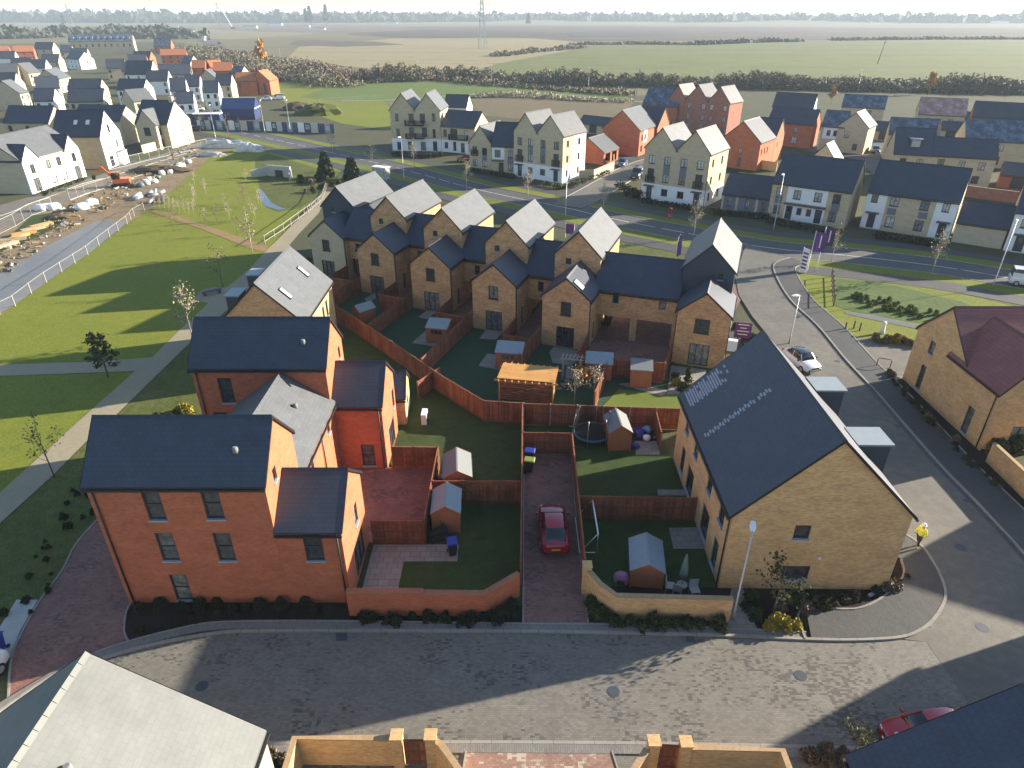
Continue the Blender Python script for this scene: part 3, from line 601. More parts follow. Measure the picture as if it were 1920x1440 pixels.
# ---------- the two big red houses (front left) ----------
def redhouse(o, label, first):
    h = house(label, o, 0.2, 'red brick three storey houses', name='red_house')
    x, y = o
    if first:
        wA = [('y0',(288,947),.9,1.95,'n'),('y0',(398,945),.9,1.95,'n'),('y0',(314,1026),.9,1.9,'n'),('y0',(421,1026),.9,1.9,'n'),('y0',(340,1102),.9,1.9,'n'),('x1',(515,889),.5,.8,'s')]
        wN = [('y0',(588,1026),.95,1.9,'n'),('x1',(667,964),.7,1.35,'s'),('x1',2.75,.15,2.2,2.15,'p')]
    else:
        wA = [('x1',(636,661),.5,.9,'s'),('y0',2.0,5.4,.9,1.9,'n'),('y0',1.2,2.8,.9,1.9,'n')]
        wN = [('y0',(691,854),.9,1.8,'n'),('x1',(737,747),.7,1.5,'s'),('x1',2.6,.15,2.0,2.1,'p')]
    A = Block(h, o, 0.2, 8.7, 4.64, 8.1, 10.45, RB, SL, wA, pipes=[('y0',.3)])
    B_ = Block(h, (x+8.72, y+.002), 0, 3.32, 4.85, 5.2, 7.17, RB, SL, wN, pipes=[('y0',3.1)], s0=0)
    A.vent(0, 7.2, .45)
    if first:
        C_ = Block(h, (-11.9, 30.45), 90, 7.7, 6.1, 5.42, 7.64, RB, M['slate_sunlit'], [('y0',(615,798),.6,1.2,'s'),('y0',(585,870),.6,1.2,'s')], pipes=[('y0',4.2)])
        C_.vent(0, 5.0, .5)
    else:
        D = Block(h, (x+10.6, y+5.55), 3, 2.0, 3.3, 2.5, 3.9, BB, SL, [('x1',1.6,1.0,.7,.9,'s')])
    return h
redhouse((-20.7, 25.8), 'red brick three storey house nearest the camera, five tall windows on its front wall', True)
redhouse((-20.75, 38.05), 'red brick three storey house behind the nearest red house, dark roof and low buff store', False)
# house F
h = house('buff brick house with pale grey roof and two skylights behind the red houses', (-17.6, 51.6), 90)
B_ = Block(h, (-17.6, 51.6), 90, 9.9, 6.96, 5.3, 8.65, BB, M['slate_sunlit'], [('y0',(613,578),.7,1.6,'s'),('y0',(607,590),.7,1.6,'s')])
for (u, v) in ((573,512),(539,553)):
    t = G(u, v, 7.0); B_.skylight(0, t.y-51.6, .5, .55, 1.3)
def dormer(B_, x0, x1, y0, y1, z0, z1):
    b = MB(); b.box(x0, x1, y0, y1, z0, z1); o = B_.part(b, 'dormer_box', M['dark_panel'])
    t = MB(); t.box(x0-.12, x1+.12, y0-.12, y1+.12, z1, z1+.12); t.build('flat_roof', M['zinc'], o)
dormer(B_, 2.7, 4.5, 6.2, 7.3, 3.8, 6.5); dormer(B_, 8.0, 9.7, 6.2, 7.3, 3.8, 6.5)
# ---------- big buff house G on the right ----------
h = house('large buff brick house with dark roof beside the curved footway, two box dormers', (20.7, 26.75), 89.3)
wg = [('x0',(1504,998),.85,.95,'s'),('x0',(1491,1074),1.5,1.0,'s')]
for q in ((1353,964),(1331,906),(1306,841),(1290,796)): wg.append(('y1',q,.95,1.35,'s'))
for q, w2 in (((1339,1039),.9),((1320.6,979),1.5),((1292.6,903.6),1.5),((1279.7,863),.9)): wg.append(('y1',q,w2,2.0,'s'))
B_ = Block(h, (20.7, 26.75), 89.3, 12.5, 9.25, 5.35, 9.95, BB, SL, wg, pipes=[('y1',12.3)], ov=.2)
dormer(B_, 4.0, 5.6, -.35, 1.45, 3.0, 7.0); dormer(B_, 10.1, 11.7, -.35, 1.4, 3.0, 7.0)
vt = MB(); vt.tube([(-.0,6.2,1.75),(-.05,6.2,1.75)], .09, 10); vo = B_.part(vt, 'wall_vent', M['gutter'])
vt = MB(); vt.box(-.08,0,4.1,4.25,2.35,2.45); B_.part(vt, 'wall_light', M['white_paint'])
tl = MB()                                               # lighter replacement tiles on the near slope
tn = (9.95-5.35)/(9.25/2)
def slopept(xx, up): return Vector((xx, 9.25-up*9.25/2, 5.35+up*(9.95-5.35)+.145))
random.seed(3)
for r_ in range(18):
    u0 = .015+r_*.028
    for k in range(5):
        if r_ > 11 and random.random() < (r_-10)*.12: continue
        xx = 12.3-k*.36-(.18 if r_ % 2 else 0)
        if r_ > 3 and random.random() < .06: continue
        tl.poly([slopept(xx-.36,u0),slopept(xx,u0),slopept(xx,u0+.019),slopept(xx-.36,u0+.019)])
for r_ in range(26):
    u0 = .03+r_*.028; xx = 7.15-(.15 if r_ % 2 else 0)
    if r_ == 20: continue
    tl.poly([slopept(xx-.36,u0),slopept(xx,u0),slopept(xx,u0+.019),slopept(xx-.36,u0+.019)])
o = B_.part(tl, 'replaced_tiles', pbr('new_slates', (.27,.29,.34), .6, .2, 3))
# ---------- right edge house H ----------
h = house('buff brick house with maroon tiled roof at the right edge', (34.2, 44.4), 0)
B_ = Block(h, (34.2, 44.4), 0, 12, 6.9, 4.95, 8.1, BB, M['maroon_tile'], [('x0',(1747,652),.7,1.1,'s'),('x0',(1726,707),.7,2.2,'s'),('y0',9.5,1.0,1.0,1.2,'s')])
B2 = Block(h, (38.97, 40.3), 90, 6.2, 4.8, 4.85, 7.8, BB, M['maroon_tile'], [('y1',(1812,792),.75,2.2,'s'),('x0',2.4,.9,1.2,1.2,'c')], pipes=[('y1',5.9)])
# ---------- terrace of six buff brick gabled houses ----------
TY = -19.5; tu = Vector((math.cos(R(TY)), math.sin(R(TY)), 0)); tv = Vector((-tu.y, tu.x, 0))
def T(a, b_): return tu*a+tv*b_
UN = [(-48.4,65.0,-49.15,69.3),(-40.3,62.2,-41.05,66.9),(-32.5,59.8,-33.0,64.35),(-24.4,57.15,-24.8,61.9),(-16.75,55.8,-17.1,60.9),(-4.4,56.2,-4.75,60.8)]
UL = ['leftmost house of the buff terrace, navy boarded tall block beside the gravel path','second house from the left of the buff gabled terrace',
 'third house from the left of the buff gabled terrace, notices on its patio door','fourth house from the left of the buff gabled terrace, white stickers on its patio door',
 'fifth house of the buff terrace, garden with timber arch and slatted shelter','rightmost house of the buff terrace, navy boarded tall block by the side street']
win_px = [((611,460),(617,507)),((703,486),(708,536)),((807,515),(810,568)),((925,549),(926,604)),((1061,579),(1059,638)),((1316,612),(1308,674))]
tall_px = [(625,393),(714.5,415),(816,438),(932,466),(1066,490),(1351,519)]
for i, (wl, wv, tl_, tvv) in enumerate(UN):
    o = T(wl+4.5, wv); h = house(UL[i], o, TY+90, 'houses of the buff gabled terrace')
    nav = i in (0, 5); wm = GB if i == 0 else M['terrace_brick']
    Wg = Block(h, o, TY+90, tvv-wv+.6, 4.5, 5.15, 7.0, wm, SL, [('x0',win_px[i][0],1.0 if i < 5 else 1.3,1.35,'w'),('x0',win_px[i][1],1.75,2.1,'p'),('y0',(tvv-wv)*.45,.3,.6,1.9,'s')], pipes=[('y0',.12)])
    to = T(tl_+4.55, tvv)
    Tb = Block(h, to, TY+90, 9.3, 4.55, 7.6, 9.85, M['navy_board'] if nav else M['terrace_brick'], M['slate_sunlit'] if i < 5 else M['slate_sunlit'], [('x0',tall_px[i],.55,.65,'s'),('y1',3,5.3,1,1.2,'w')])
    if i < 5:                                           # low link roof to the next house, over its car port
        nx = UN[i+1]; a0 = tl_+4.55; a1 = nx[2]; fv = 59.3 if i == 4 else tvv-.9 if i else 66.0
        lo = T(a0-.02, fv); ln = a1-a0+.04
        lw = [('y0',(1154.5,558.5),.6,1.15,'s'),('y0',(1242,570),.65,1.15,'s')]+[(f,q,.12,3.3,2.35,'o') for f in ('y0','y1') for q in (1.95,ln-1.95)] if i == 4 else [('y0',ln*.55,3.3,.6,1.1,'s')]+[(f,ln/2,.12,ln-.7,2.35,'o') for f in ('y0','y1')]
        Lk = Block(h, lo, TY, ln, 6.6, 5.0, 7.55, M['terrace_brick'], SL, lw, open_='x0x1', base=None)
    if i == 5:
        ad = MB(); ad.box(-.5, -.02, -.9, -.1, 2.2, 3.2); Wg.part(ad, 'wall_cabinet', M['white_paint'])
    if i == 4: Wg.skylight(0, .55, .55, .9, 1.2)
    if i == 5: pass
# ---------- houses across the main road ----------
def juliet(B_, f, cs, z, wd, out=.25, ht=1.05, name='balcony'):
    b = MB(); n = max(4, int(wd/.16))
    def bx(s0, s1, z0, z1, d0, d1):
        a = B_.P(f, s0, z0, d0); c = B_.P(f, s1, z1, d1); b.box(min(a.x,c.x), max(a.x,c.x), min(a.y,c.y), max(a.y,c.y), z0, z1)
    bx(cs-wd/2, cs+wd/2, z-.12, z, .02, out+.03)
    bx(cs-wd/2, cs+wd/2, z+ht-.05, z+ht, out-.02, out+.03)
    for k in range(n+1):
        q = cs-wd/2+wd*k/n; bx(q-.02, q+.02, z, z+ht-.05, out-.01, out+.02)
    for q in (cs-wd/2, cs+wd/2): bx(q-.025, q+.025, z, z+ht, .02, out)
    B_.part(b, name, M['gutter'])
def canopy(B_, f, cs, z, wd=1.6, out=.8):
    b = MB(); a = B_.P(f, cs-wd/2, z, .02); c = B_.P(f, cs+wd/2, z, out); b.box(min(a.x,c.x), max(a.x,c.x), min(a.y,c.y), max(a.y,c.y), z, z+.14); B_.part(b, 'porch_canopy', M['dark_panel'])
WR, GP = M['white_render'], M['grey_panel']
grp = 'tall buff houses with white ground floors across the road'
def tall_pair(o, yaw, Ws, label, base, L=8.0, ez=8.5, rz=11.7, whiteside=False):
    h = house(label, o, yaw, None); n = 0; s0 = 0
    bx_ = Vector((o[0], o[1], 0)); uy = Vector((-math.sin(R(yaw)), math.cos(R(yaw)), 0))
    for k, W_ in enumerate(Ws):
        oo = bx_+uy*s0; r = W_
        a, c = (1.45, W_-1.45) if k == 0 else (1.45, W_-1.45)
        # s on face x0 runs from y=W (left) to y=0 (right)
        wn = [('x0',a,6.0,1.15,1.35,'c'),('x0',c,6.0,1.15,1.35,'c'),('x0',a if k else c,.15,1.0,2.1,'d'),('x0',c if k else a,1.0,1.15,1.1,'w')]
        jl = c if k == 0 else a; pn = a if k == 0 else c
        wn += [('x0',jl,3.1,1.2,2.1,'p'),('x0',pn,3.2,1.15,1.35,'c')]
        wn = [(f, s_, z, w_, h_, kd) for f, s_, z, w_, h_, kd in wn]
        if k == 0: wn += [('y0',q,z,.8,1.2,'w') for q in (1.6,5.5) for z in (1.0,3.6,6.3)]
        B_ = Block(h, oo, yaw, L, W_, ez, rz, GB, M['slate_sunlit'], wn, base=(WR, 2.75), panels=[('x0',pn-.58,pn+.58,4.58,5.97,GP)]+([('y0',3.4,7.9,2.77,8.3,WR)] if whiteside and k == 0 else []), pipes=[('x0',W_-.02)] if k == 0 else [])
        juliet(B_, 'x0', jl, 3.05, 1.6); canopy(B_, 'x0', a if k else c, 2.35, 1.7); s0 += W_
    return h
# K3 and K2 pairs (k = 0 is the right-hand gable)
tall_pair((31.5,110.0), 53.5, (5.75,5.7), 'pair of tall buff gables with white ground floor left of the low slate garage', True)
h2 = tall_pair((9.38,128.26), 53, (5.9,5.4), 'pair of tall buff gables with a white rendered side wall by the road junction', True, whiteside=True)
h = house('small buff gabled house with dark roofed white fronted link between the tall houses', (-4.1,138.6), 55, None)
B_ = Block(h, (-4.1,138.6), 61, 8, 5.2, 5.35, 8.6, GB, M['slate_sunlit'], [('x0',1.3,3.2,1.1,1.5,'w'),('x0',3.6,3.2,1.1,1.35,'w'),('x0',1.3,.9,1.1,1.3,'c'),('x0',3.6,.9,1.1,1.3,'c')], panels=[('x0',3.05,4.15,2.2,3.2,GP)])
juliet(B_, 'x0', 1.3, 3.0, 1.5)
B_ = Block(h, (-4.0,136.9), -14, 4.9, 7.6, 5.4, 9.2, GB, SL, [('y0',1.2,3.3,1.2,1.35,'w'),('y0',3.8,3.3,1.0,1.35,'c'),('y0',1.9,.15,1.0,2.1,'d'),('y0',3.8,.8,1.0,1.5,'c')], panels=[('y0',.1,2.6,2.9,5.3,WR),('y0',3.2,4.4,2.3,3.3,GP)])
canopy(B_, 'y0', 1.3, 2.6, 2.4)
# K1 apartments
h = house('buff apartment block with two gables and dark balconies at the left end of the road', (-16.3,161.5), 84)
B_ = Block(h, (-16.3,161.5), 84, 9.8, 5.85, 8.9, 12.3, GB, M['slate_sunlit'], [('x0',(792,222),1.2,2.0,'p'),('x0',(813,220),.8,1.6,'c'),('x0',(796,248),1.2,2.1,'p'),('x0',(814,250),.7,1.8,'w'),('x0',(816,275),1.0,2.1,'d'),('x0',(794,274),1.2,1.8,'w'),('y0',3,3.4,1,1.3,'w'),('y0',6.5,6.3,1,1.3,'w')], base=(WR,2.75))
B2 = Block(h, (-22.1,162.2), 84, 10.2, 5.8, 8.9, 12.3, GB, M['slate_sunlit'], [('x0',(771,222),1.2,2.0,'p'),('x0',(744,220),.8,1.6,'w'),('x0',(772,248),1.2,2.1,'p'),('x0',(746.5,248),.8,1.6,'w'),('x0',(749,274),1.0,1.7,'w'),('x0',(770,275),1.2,1.8,'w')], base=(WR,2.75))
for z in (2.95, 5.75):
    juliet(B_, 'x0', 1.0, z, 2.1, 1.3); juliet(B2, 'x0', 4.7, z, 2.2, 1.3)
h = house('low buff wing with white ground floor and dark slate roof joined to the apartment block', (-16.2,161), -25)
B_ = Block(h, (-16.2,161.4), -25, 8.7, 7.4, 5.7, 8.6, GB, SL, [('y0',1.0,3.4,.9,1.5,'w'),('y0',3.3,3.1,1.8,2.1,'p'),('y0',6.4,3.2,.9,1.8,'c'),('y0',1.2,.9,.9,1.3,'w'),('y0',3.4,.5,.8,1.9,'w'),('y0',5.5,.15,1.0,2.1,'d'),('y0',7.4,.5,.8,1.9,'w')], base=(WR,2.7))
juliet(B_, 'y0', 4.6, 3.05, 4.6, .9)
h = house('slate roofed house with white gable behind the apartment block', (-19,200), -11)
Block(h, (-19,200), -11, 6.5, 6.5, 5.3, 8.1, WR, SL)
# low garage link, semis
h = house('low buff building with three grey panels between the tall gables and white semis', (33.5,109.0), -31)
B_ = Block(h, (33.9,108.6), -31, 8.4, 6.2, 2.75, 5.4, GB, SL, [('y0',1.2,.9,.6,1.3,'c'),('y0',4.1,.9,.6,1.3,'c'),('y0',6.6,.9,.6,1.3,'w')], panels=[('y0',.3,2.2,.3,2.6,GP),('y0',2.6,5.3,.3,2.6,GP),('y0',5.7,7.9,.3,2.6,GP)])
h = house('pair of semis with white upper centre panel and four doorways, behind the tall lamp post', (40.1,104.5), -36)
B_ = Block(h, (40.1,104.5), -36, 11.3, 7.7, 5.4, 9.05, GB, SL, [('y0',(1462,360),1.0,1.35,'c'),('y0',(1495,365),1.1,1.35,'c'),('y0',(1534,370),1.1,1.35,'c'),('y0',(1569,373),1.1,1.35,'c'),('y0',(1456,392),1.0,1.3,'w'),('y0',(1560,406),1.1,1.5,'c')]+[('y0',q,.15,1.0,2.1,'d') for q in (3.1,7.4)]+[('y0',4.6,1.1,.7,1.0,'w'),('y0',6.0,1.1,.7,1.0,'w')],
  panels=[('y0',2.4,8.2,2.8,5.35,WR),('y0',2.4,8.2,.2,2.5,WR),('y0',.75,1.8,2.35,3.45,GP),('y0',8.95,10.1,2.35,3.45,GP)])
canopy(B_, 'y0', 5.3, 2.52, 6.0)
h = house('pair of semis with white ends and buff middle, right of the other semis', (52,98.7), -35.5)
B_ = Block(h, (52,98.7), -35.5, 11.6, 8.2, 5.35, 9.1, GB, SL, [('y0',(1640.5,372),.9,1.1,'w'),('y0',(1677.5,378),1.15,1.35,'c'),('y0',(1734,385.5),1.15,1.35,'c'),('y0',(1774,389.5),.9,1.2,'c'),('y0',(1668,416),1.15,1.5,'c'),('y0',(1722,423),1.15,1.5,'c'),('y0',1.3,.15,1.0,2.1,'d'),('y0',10.4,.15,1.0,2.1,'d')],
  panels=[('y0',.02,2.7,.2,5.33,WR),('y0',8.9,11.58,.2,5.33,WR),('y0',3.05,4.2,2.5,3.4,GP),('y0',7.1,8.25,2.5,3.4,GP)])
canopy(B_, 'y0', 1.3, 2.4, 1.7); canopy(B_, 'y0', 10.4, 2.4, 1.7)
h = house('buff garage with plain dark roof between white fronted houses at the right edge', (61.6,91.5), -36.5, cat='garage', name='garage')
Block(h, (61.6,91.5), -36.5, 5.9, 5.2, 2.85, 5.2, CB, SL)
h = house('white fronted house cut by the right edge beyond the road', (66,87.6), -33)
B_ = Block(h, (66.2,87.4), -34, 10, 8, 5.3, 9.1, GB, SL, [('y0',1.4,3.3,1.0,1.2,'w'),('y0',1.5,.15,1.1,2.1,'d'),('y0',5,3.3,1.1,1.3,'w')], panels=[('y0',.02,2.9,.2,5.28,WR)])
canopy(B_, 'y0', 1.5, 2.4, 1.8)
# ---------- red brick houses behind ----------
def simple(label, o, yaw, L, W_, ez, rz, wall, roof, wins=(), group=None, cat='house', **k):
    h = house(label, o, yaw, group, cat, cat); return h, Block(h, o, yaw, L, W_, ez, rz, wall, roof, wins, **k)
RD = M['red_brick']
def rows(f, n, span, zs=((3.3,1.2),(0.9,1.3)), wd=1.0, kind='w', x0=1.2): return [(f, x0+(span-2*x0)*i/max(n-1,1), z, wd, hh, kind) for i in range(n) for z, hh in zs]
h, b = simple('red brick house with brown gable and lit grey roof behind the junction wall', (28.2,155.3), 58, 10.1, 9.0, 5.5, 9.3, RD, M['slate_sunlit'], [('y0',1.5,3.2,1,1.2,'c'),('y0',3.2,3.2,1,1.2,'w'),('y0',1.5,.8,1,1.4,'w')], panels=[('y0',2.3,4.4,2.6,5.4,WR)])
Block(h, (28.1,166.2), -32, 6.4, 7.5, 5.3, 8.8, RD, SL, [('x1',2.3,3.2,.8,1.2,'c'),('x1',5.0,3.2,.8,1.2,'c')])
h, b = simple('red brick house with dark roof and orange lit gable behind the first red house', (36,198), -32, 10, 8.2, 6.2, 10.2, RD, M['slate_blue'], [('x1',4.1,3.5,.6,1.2,'w')])
h, b = simple('tall red brick house with two white lit gables and a lower red tiled gable', (55.5,183), 46, 7.0, 6.2, 8.1, 11.6, M['dark_red_brick'], M['slate_sunlit'], rows('x0',2,6.2,((6,1.3),(3.3,1.3),(.9,1.3)),.9,'c'))
uy = Vector((-math.sin(R(46)), math.cos(R(46)), 0))
p = Vector((55.5,183,0))+uy*6.2; Block(h, p, 46, 7, 6.6, 8.1, 11.7, M['dark_red_brick'], M['slate_sunlit'], rows('x0',2,6.6,((6,1.3),(3.3,1.3),(.9,1.3)),.9,'c'))
p = p+uy*6.7; Block(h, p, 46, 7, 5.0, 8.2, 11.4, M['dark_red_brick'], M['pink_tile'], rows('x0',1,5,((6,1.3),),.9,'c'))
h, b = simple('red brick house with lit grey roof behind the low slate garage', (49.6,139.4), 52, 8.6, 8.2, 5.5, 9.1, RD, M['slate_sunlit'], [('x0',4.3,3.1,.7,1.0,'c'),('x0',4.4,.6,.7,1.6,'w'),('y0',1.2,3.0,.6,1.2,'w'),('y0',2.9,3.0,.6,1.2,'w'),('y0',4.5,3.0,.6,1.2,'w')])
Block(h, (50.6,150.2), -33, 5.6, 7.4, 5.3, 8.5, RD, SL, [('x1',2.3,3.2,.6,1.0,'w')])
h, b = simple('dark roofed red brick house with a white porch behind the street', (61.7,171.3), -35, 10.7, 6.2, 5.3, 8.2, RD, SL, [('y0',3.6,3.3,.9,1.2,'w'),('y0',6.8,3.3,.9,1.2,'c'),('y0',2.4,.15,1,2.1,'d'),('y0',6.8,.8,1.2,1.6,'c')], panels=[('y0',1.4,4.0,.2,2.5,WR)])
# garage with curved roof and car port near the junction
h = house('small red brick car port with sweeping grey roof behind the pale garden wall', (19.3,145.8), 57, cat='car port', name='car_port')
Block(h, (19.3,145.8), 57, 7.2, 7.6, 2.5, 5.0, RD, M['slate_sunlit'], [('y0',2.0,.12,2.4,2.1,'o'),('y0',5.2,.12,2.4,2.1,'o')])
# top right houses
for args in [
 ('dark roofed house with white gable, farthest behind the red houses', (72.9,200.8), -29, 10.7, 7.3, 5.3, 8.6, WR, SL, []),
 ('buff house with frost blue dark roof before the hedge, left of the pink roof', (94,204.5), -27, 11, 6.2, 4.9, 7.8, GB, M['slate_blue'], [('y0',7.4,3.0,.9,1.2,'c')]),
 ('buff house with a pinkish tiled roof near the hedge', (104.6,183.7), -24, 10.5, 7.7, 5.5, 9.0, GB, M['pink_tile'], [('y0',2.5,3.4,.9,1.2,'w'),('y0',7.5,3.3,1.1,1.3,'c'),('y0',5.0,3.4,.9,1.2,'w')]),
 ('dark blue roofed brick house at the far right edge, right of the pink roof', (116.3,180.1), -29, 14, 7.1, 5.3, 8.5, RD, SL, [('y0',3,3.3,.9,1.2,'w')]),
 ('buff house with a frosted blue roof and white lower front at the right edge', (93.4,144.3), -16, 12.5, 7.5, 5.3, 8.8, GB, M['slate_blue'], [('y0',6.6,3.4,1.2,1.2,'c'),('y0',6.5,.7,1.2,1.6,'w')]),
 ('buff house whose dark roof is stained pale and carries a small white gable', (81.5,152.3), -23, 9.0, 6.4, 5.3, 8.2, GB, M['slate_blue'], [('y0',2,3.3,.9,1.2,'w')])]:
    hh, b = simple(*args)
h, b = simple('buff house with a dormer window in its steep dark roof behind the right semis', (71.2,129.5), -19, 6.6, 8.3, 5.3, 9.2, GB, SL, [('y0',1.8,3.3,1.1,1.2,'w'),('y0',4.6,3.3,1.1,1.2,'c')])
d_ = MB(); d_.box(2.5,4.2,.9,3.2,6.2,7.7); b.part(d_, 'dormer', M['dark_panel']); d_ = MB(); d_.box(2.3,4.4,.75,3.3,7.7,7.85); b.part(d_, 'dormer_roof', M['zinc'])
d_ = MB(); d_.poly([(2.65,.885,6.45),(4.05,.885,6.45),(4.05,.885,7.55),(2.65,.885,7.55)]); b.part(d_, 'window', M['glass_curtain'])
h, b = simple('long buff house with lower dark roof joined right of the dormer house', (77.3,127.4), -20, 10.2, 5.6, 5.3, 8.0, GB, SL, [('y0',1.6,3.2,1.1,1.5,'w'),('y0',5.0,3.2,1.0,1.4,'c'),('y0',8.2,3.2,1.1,1.3,'c'),('y0',7.8,.8,1.2,1.3,'w')])
h, b = simple('buff gabled house with white bay and pale lit roof behind the left semis', (79.5,157.6), 52, 7.5, 6.4, 5.7, 8.6, GB, M['slate_sunlit'], [('x0',2.2,3.3,1.1,1.3,'c'),('x0',4.4,.8,1.0,1.3,'w')])
Block(h, (71.5,163.5), -33, 5.0, 6.2, 5.4, 8.4, GB, M['slate_blue'], [('y0',1.8,3.4,.8,1.2,'w'),('y0',3.2,3.4,.8,1.2,'w')], panels=[('y0',.6,4.4,2.7,5.3,WR)])
hh, b = simple('pale lit little gable roof between the two pairs of semis', (56.2,118.5), 52, 4.5, 5.5, 5.0, 8.3, GB, M['slate_sunlit'])
# garages and yard walls between the right-hand houses
for lab, px, yw, L_, W_ in [('low garage with a dark roof beside the pale lit gable house',(1632,262),-30,5.5,5),('small dark roofed garage below the pink roofed house',(1760,262),-25,4.5,4.5),('double garage with dark roof behind the right pair of semis',(1700,292),-33,6,5.5),('garage with dark roof left of the frosted blue roof',(1775,240),-25,5,5),('pale flat looking garage at the right edge behind the red wall',(1868,352),-33,6,5.5),('dark roofed garage behind the first red house',(1215,262),-32,5,5),('long low dark roof behind the dry grass plot',(1085,248),-40,9,4)]:
    p = G(*px); simple(lab, (p.x, p.y), yw, L_, W_, 2.4, 4.1, GB if 'red' not in lab else RD, SL, [('y0',L_/2,.15,2.3,2.1,'g')], None, cat='garage')
# ---------- village on the left ----------
h, b = simple('long white fronted house with two white gables beside the site road', (-85.2,119.6), 84.7, 15, 9.7, 5.65, 9.3, CB, M['slate_sunlit'], [('y0',6.2,3.3,1.2,1.5,'w'),('y0',9.0,3.3,1.2,1.5,'w'),('y0',6.5,.6,1.8,1.5,'c'),('y0',9.3,.6,1.8,1.5,'c')], panels=[('y0',4.0,11.0,.1,5.6,WR)])
ux = Vector((math.cos(R(84.7)), math.sin(R(84.7)), 0)); vy = Vector((ux.y, -ux.x, 0)); o = Vector((-85.2,119.6,0))
for q in (.05, 11.0): Block(h, o+ux*q-vy*4.5, 84.7-90, 4.75, 3.9, 5.65, 8.0, WR, SL, [('x1',1.95,3.3,1.1,1.5,'w'),('x1',1.95,.15,1.6,2.3,'p')])
h, b = simple('tall house with a big white gable and two skylights in its blue roof', (-92.3,141.2), 2, 9.3, 8.2, 6.45, 10.8, WR, SL, [('x1',4.1,6.6,.9,1.5,'w'),('x1',2.6,3.6,1.1,1.3,'c'),('x1',5.9,3.6,1.1,1.3,'c'),('x1',2.2,.15,1.6,2.1,'p')])
b.skylight(0, 4.2, .5); b.skylight(0, 6.6, .5)
bw = MB(); bw.box(9.3,10.2,4.6,7.2,0,2.6); o_ = b.part(bw, 'bay_window', WR); bw = MB(); bw.box(9.3,10.35,4.5,7.3,2.6,2.75); bw.build('bay_roof', M['felt'], o_); bw = MB(); bw.poly([(10.21,5.1,.9),(10.21,6.7,.9),(10.21,6.7,2.3),(10.21,5.1,2.3)]); bw.build('pane', M['glass_curtain'], o_)
sw = MB(); sw.box(-.03,9.2,-.04,-.001,0,6.3); b.part(sw, 'side_wall', GB)
h, b = simple('warm buff house with a dark roof and a red front wing by the street corner', (-88.5,166.5), -8, 8.1, 9.5, 5.5, 10.0, CB, SL, [('x1',5.5,3.4,1.1,1.5,'c'),('x1',7.0,.6,1.4,1.7,'c')])
Block(h, (-82.5,163.8), 82, 5.5, 4.8, 5.5, 8.6, CB, M['slate_sunlit'], [('y0',1.4,3.2,1.0,1.4,'w'),('y0',1.4,.7,1.0,1.5,'w'),('x0',2.4,3.1,1.6,1.8,'w')])
ch = MB(); ch.box(7.0,7.9,4.3,5.2,9.2,10.9); b.part(ch, 'chimney', CB)
simple('dark blue roofed cream house behind the long white house', (-121.8,170), -3.6, 11.2, 7.1, 5.3, 8.5, CB, SL, rows('y0',3,11.2))
simple('dark roofed house with a shaded grey gable left of the warm buff house', (-105.9,171.5), -10, 12.5, 7.0, 5.7, 8.6, CB, SL, rows('y0',3,12))
VG = 'houses of the far village'
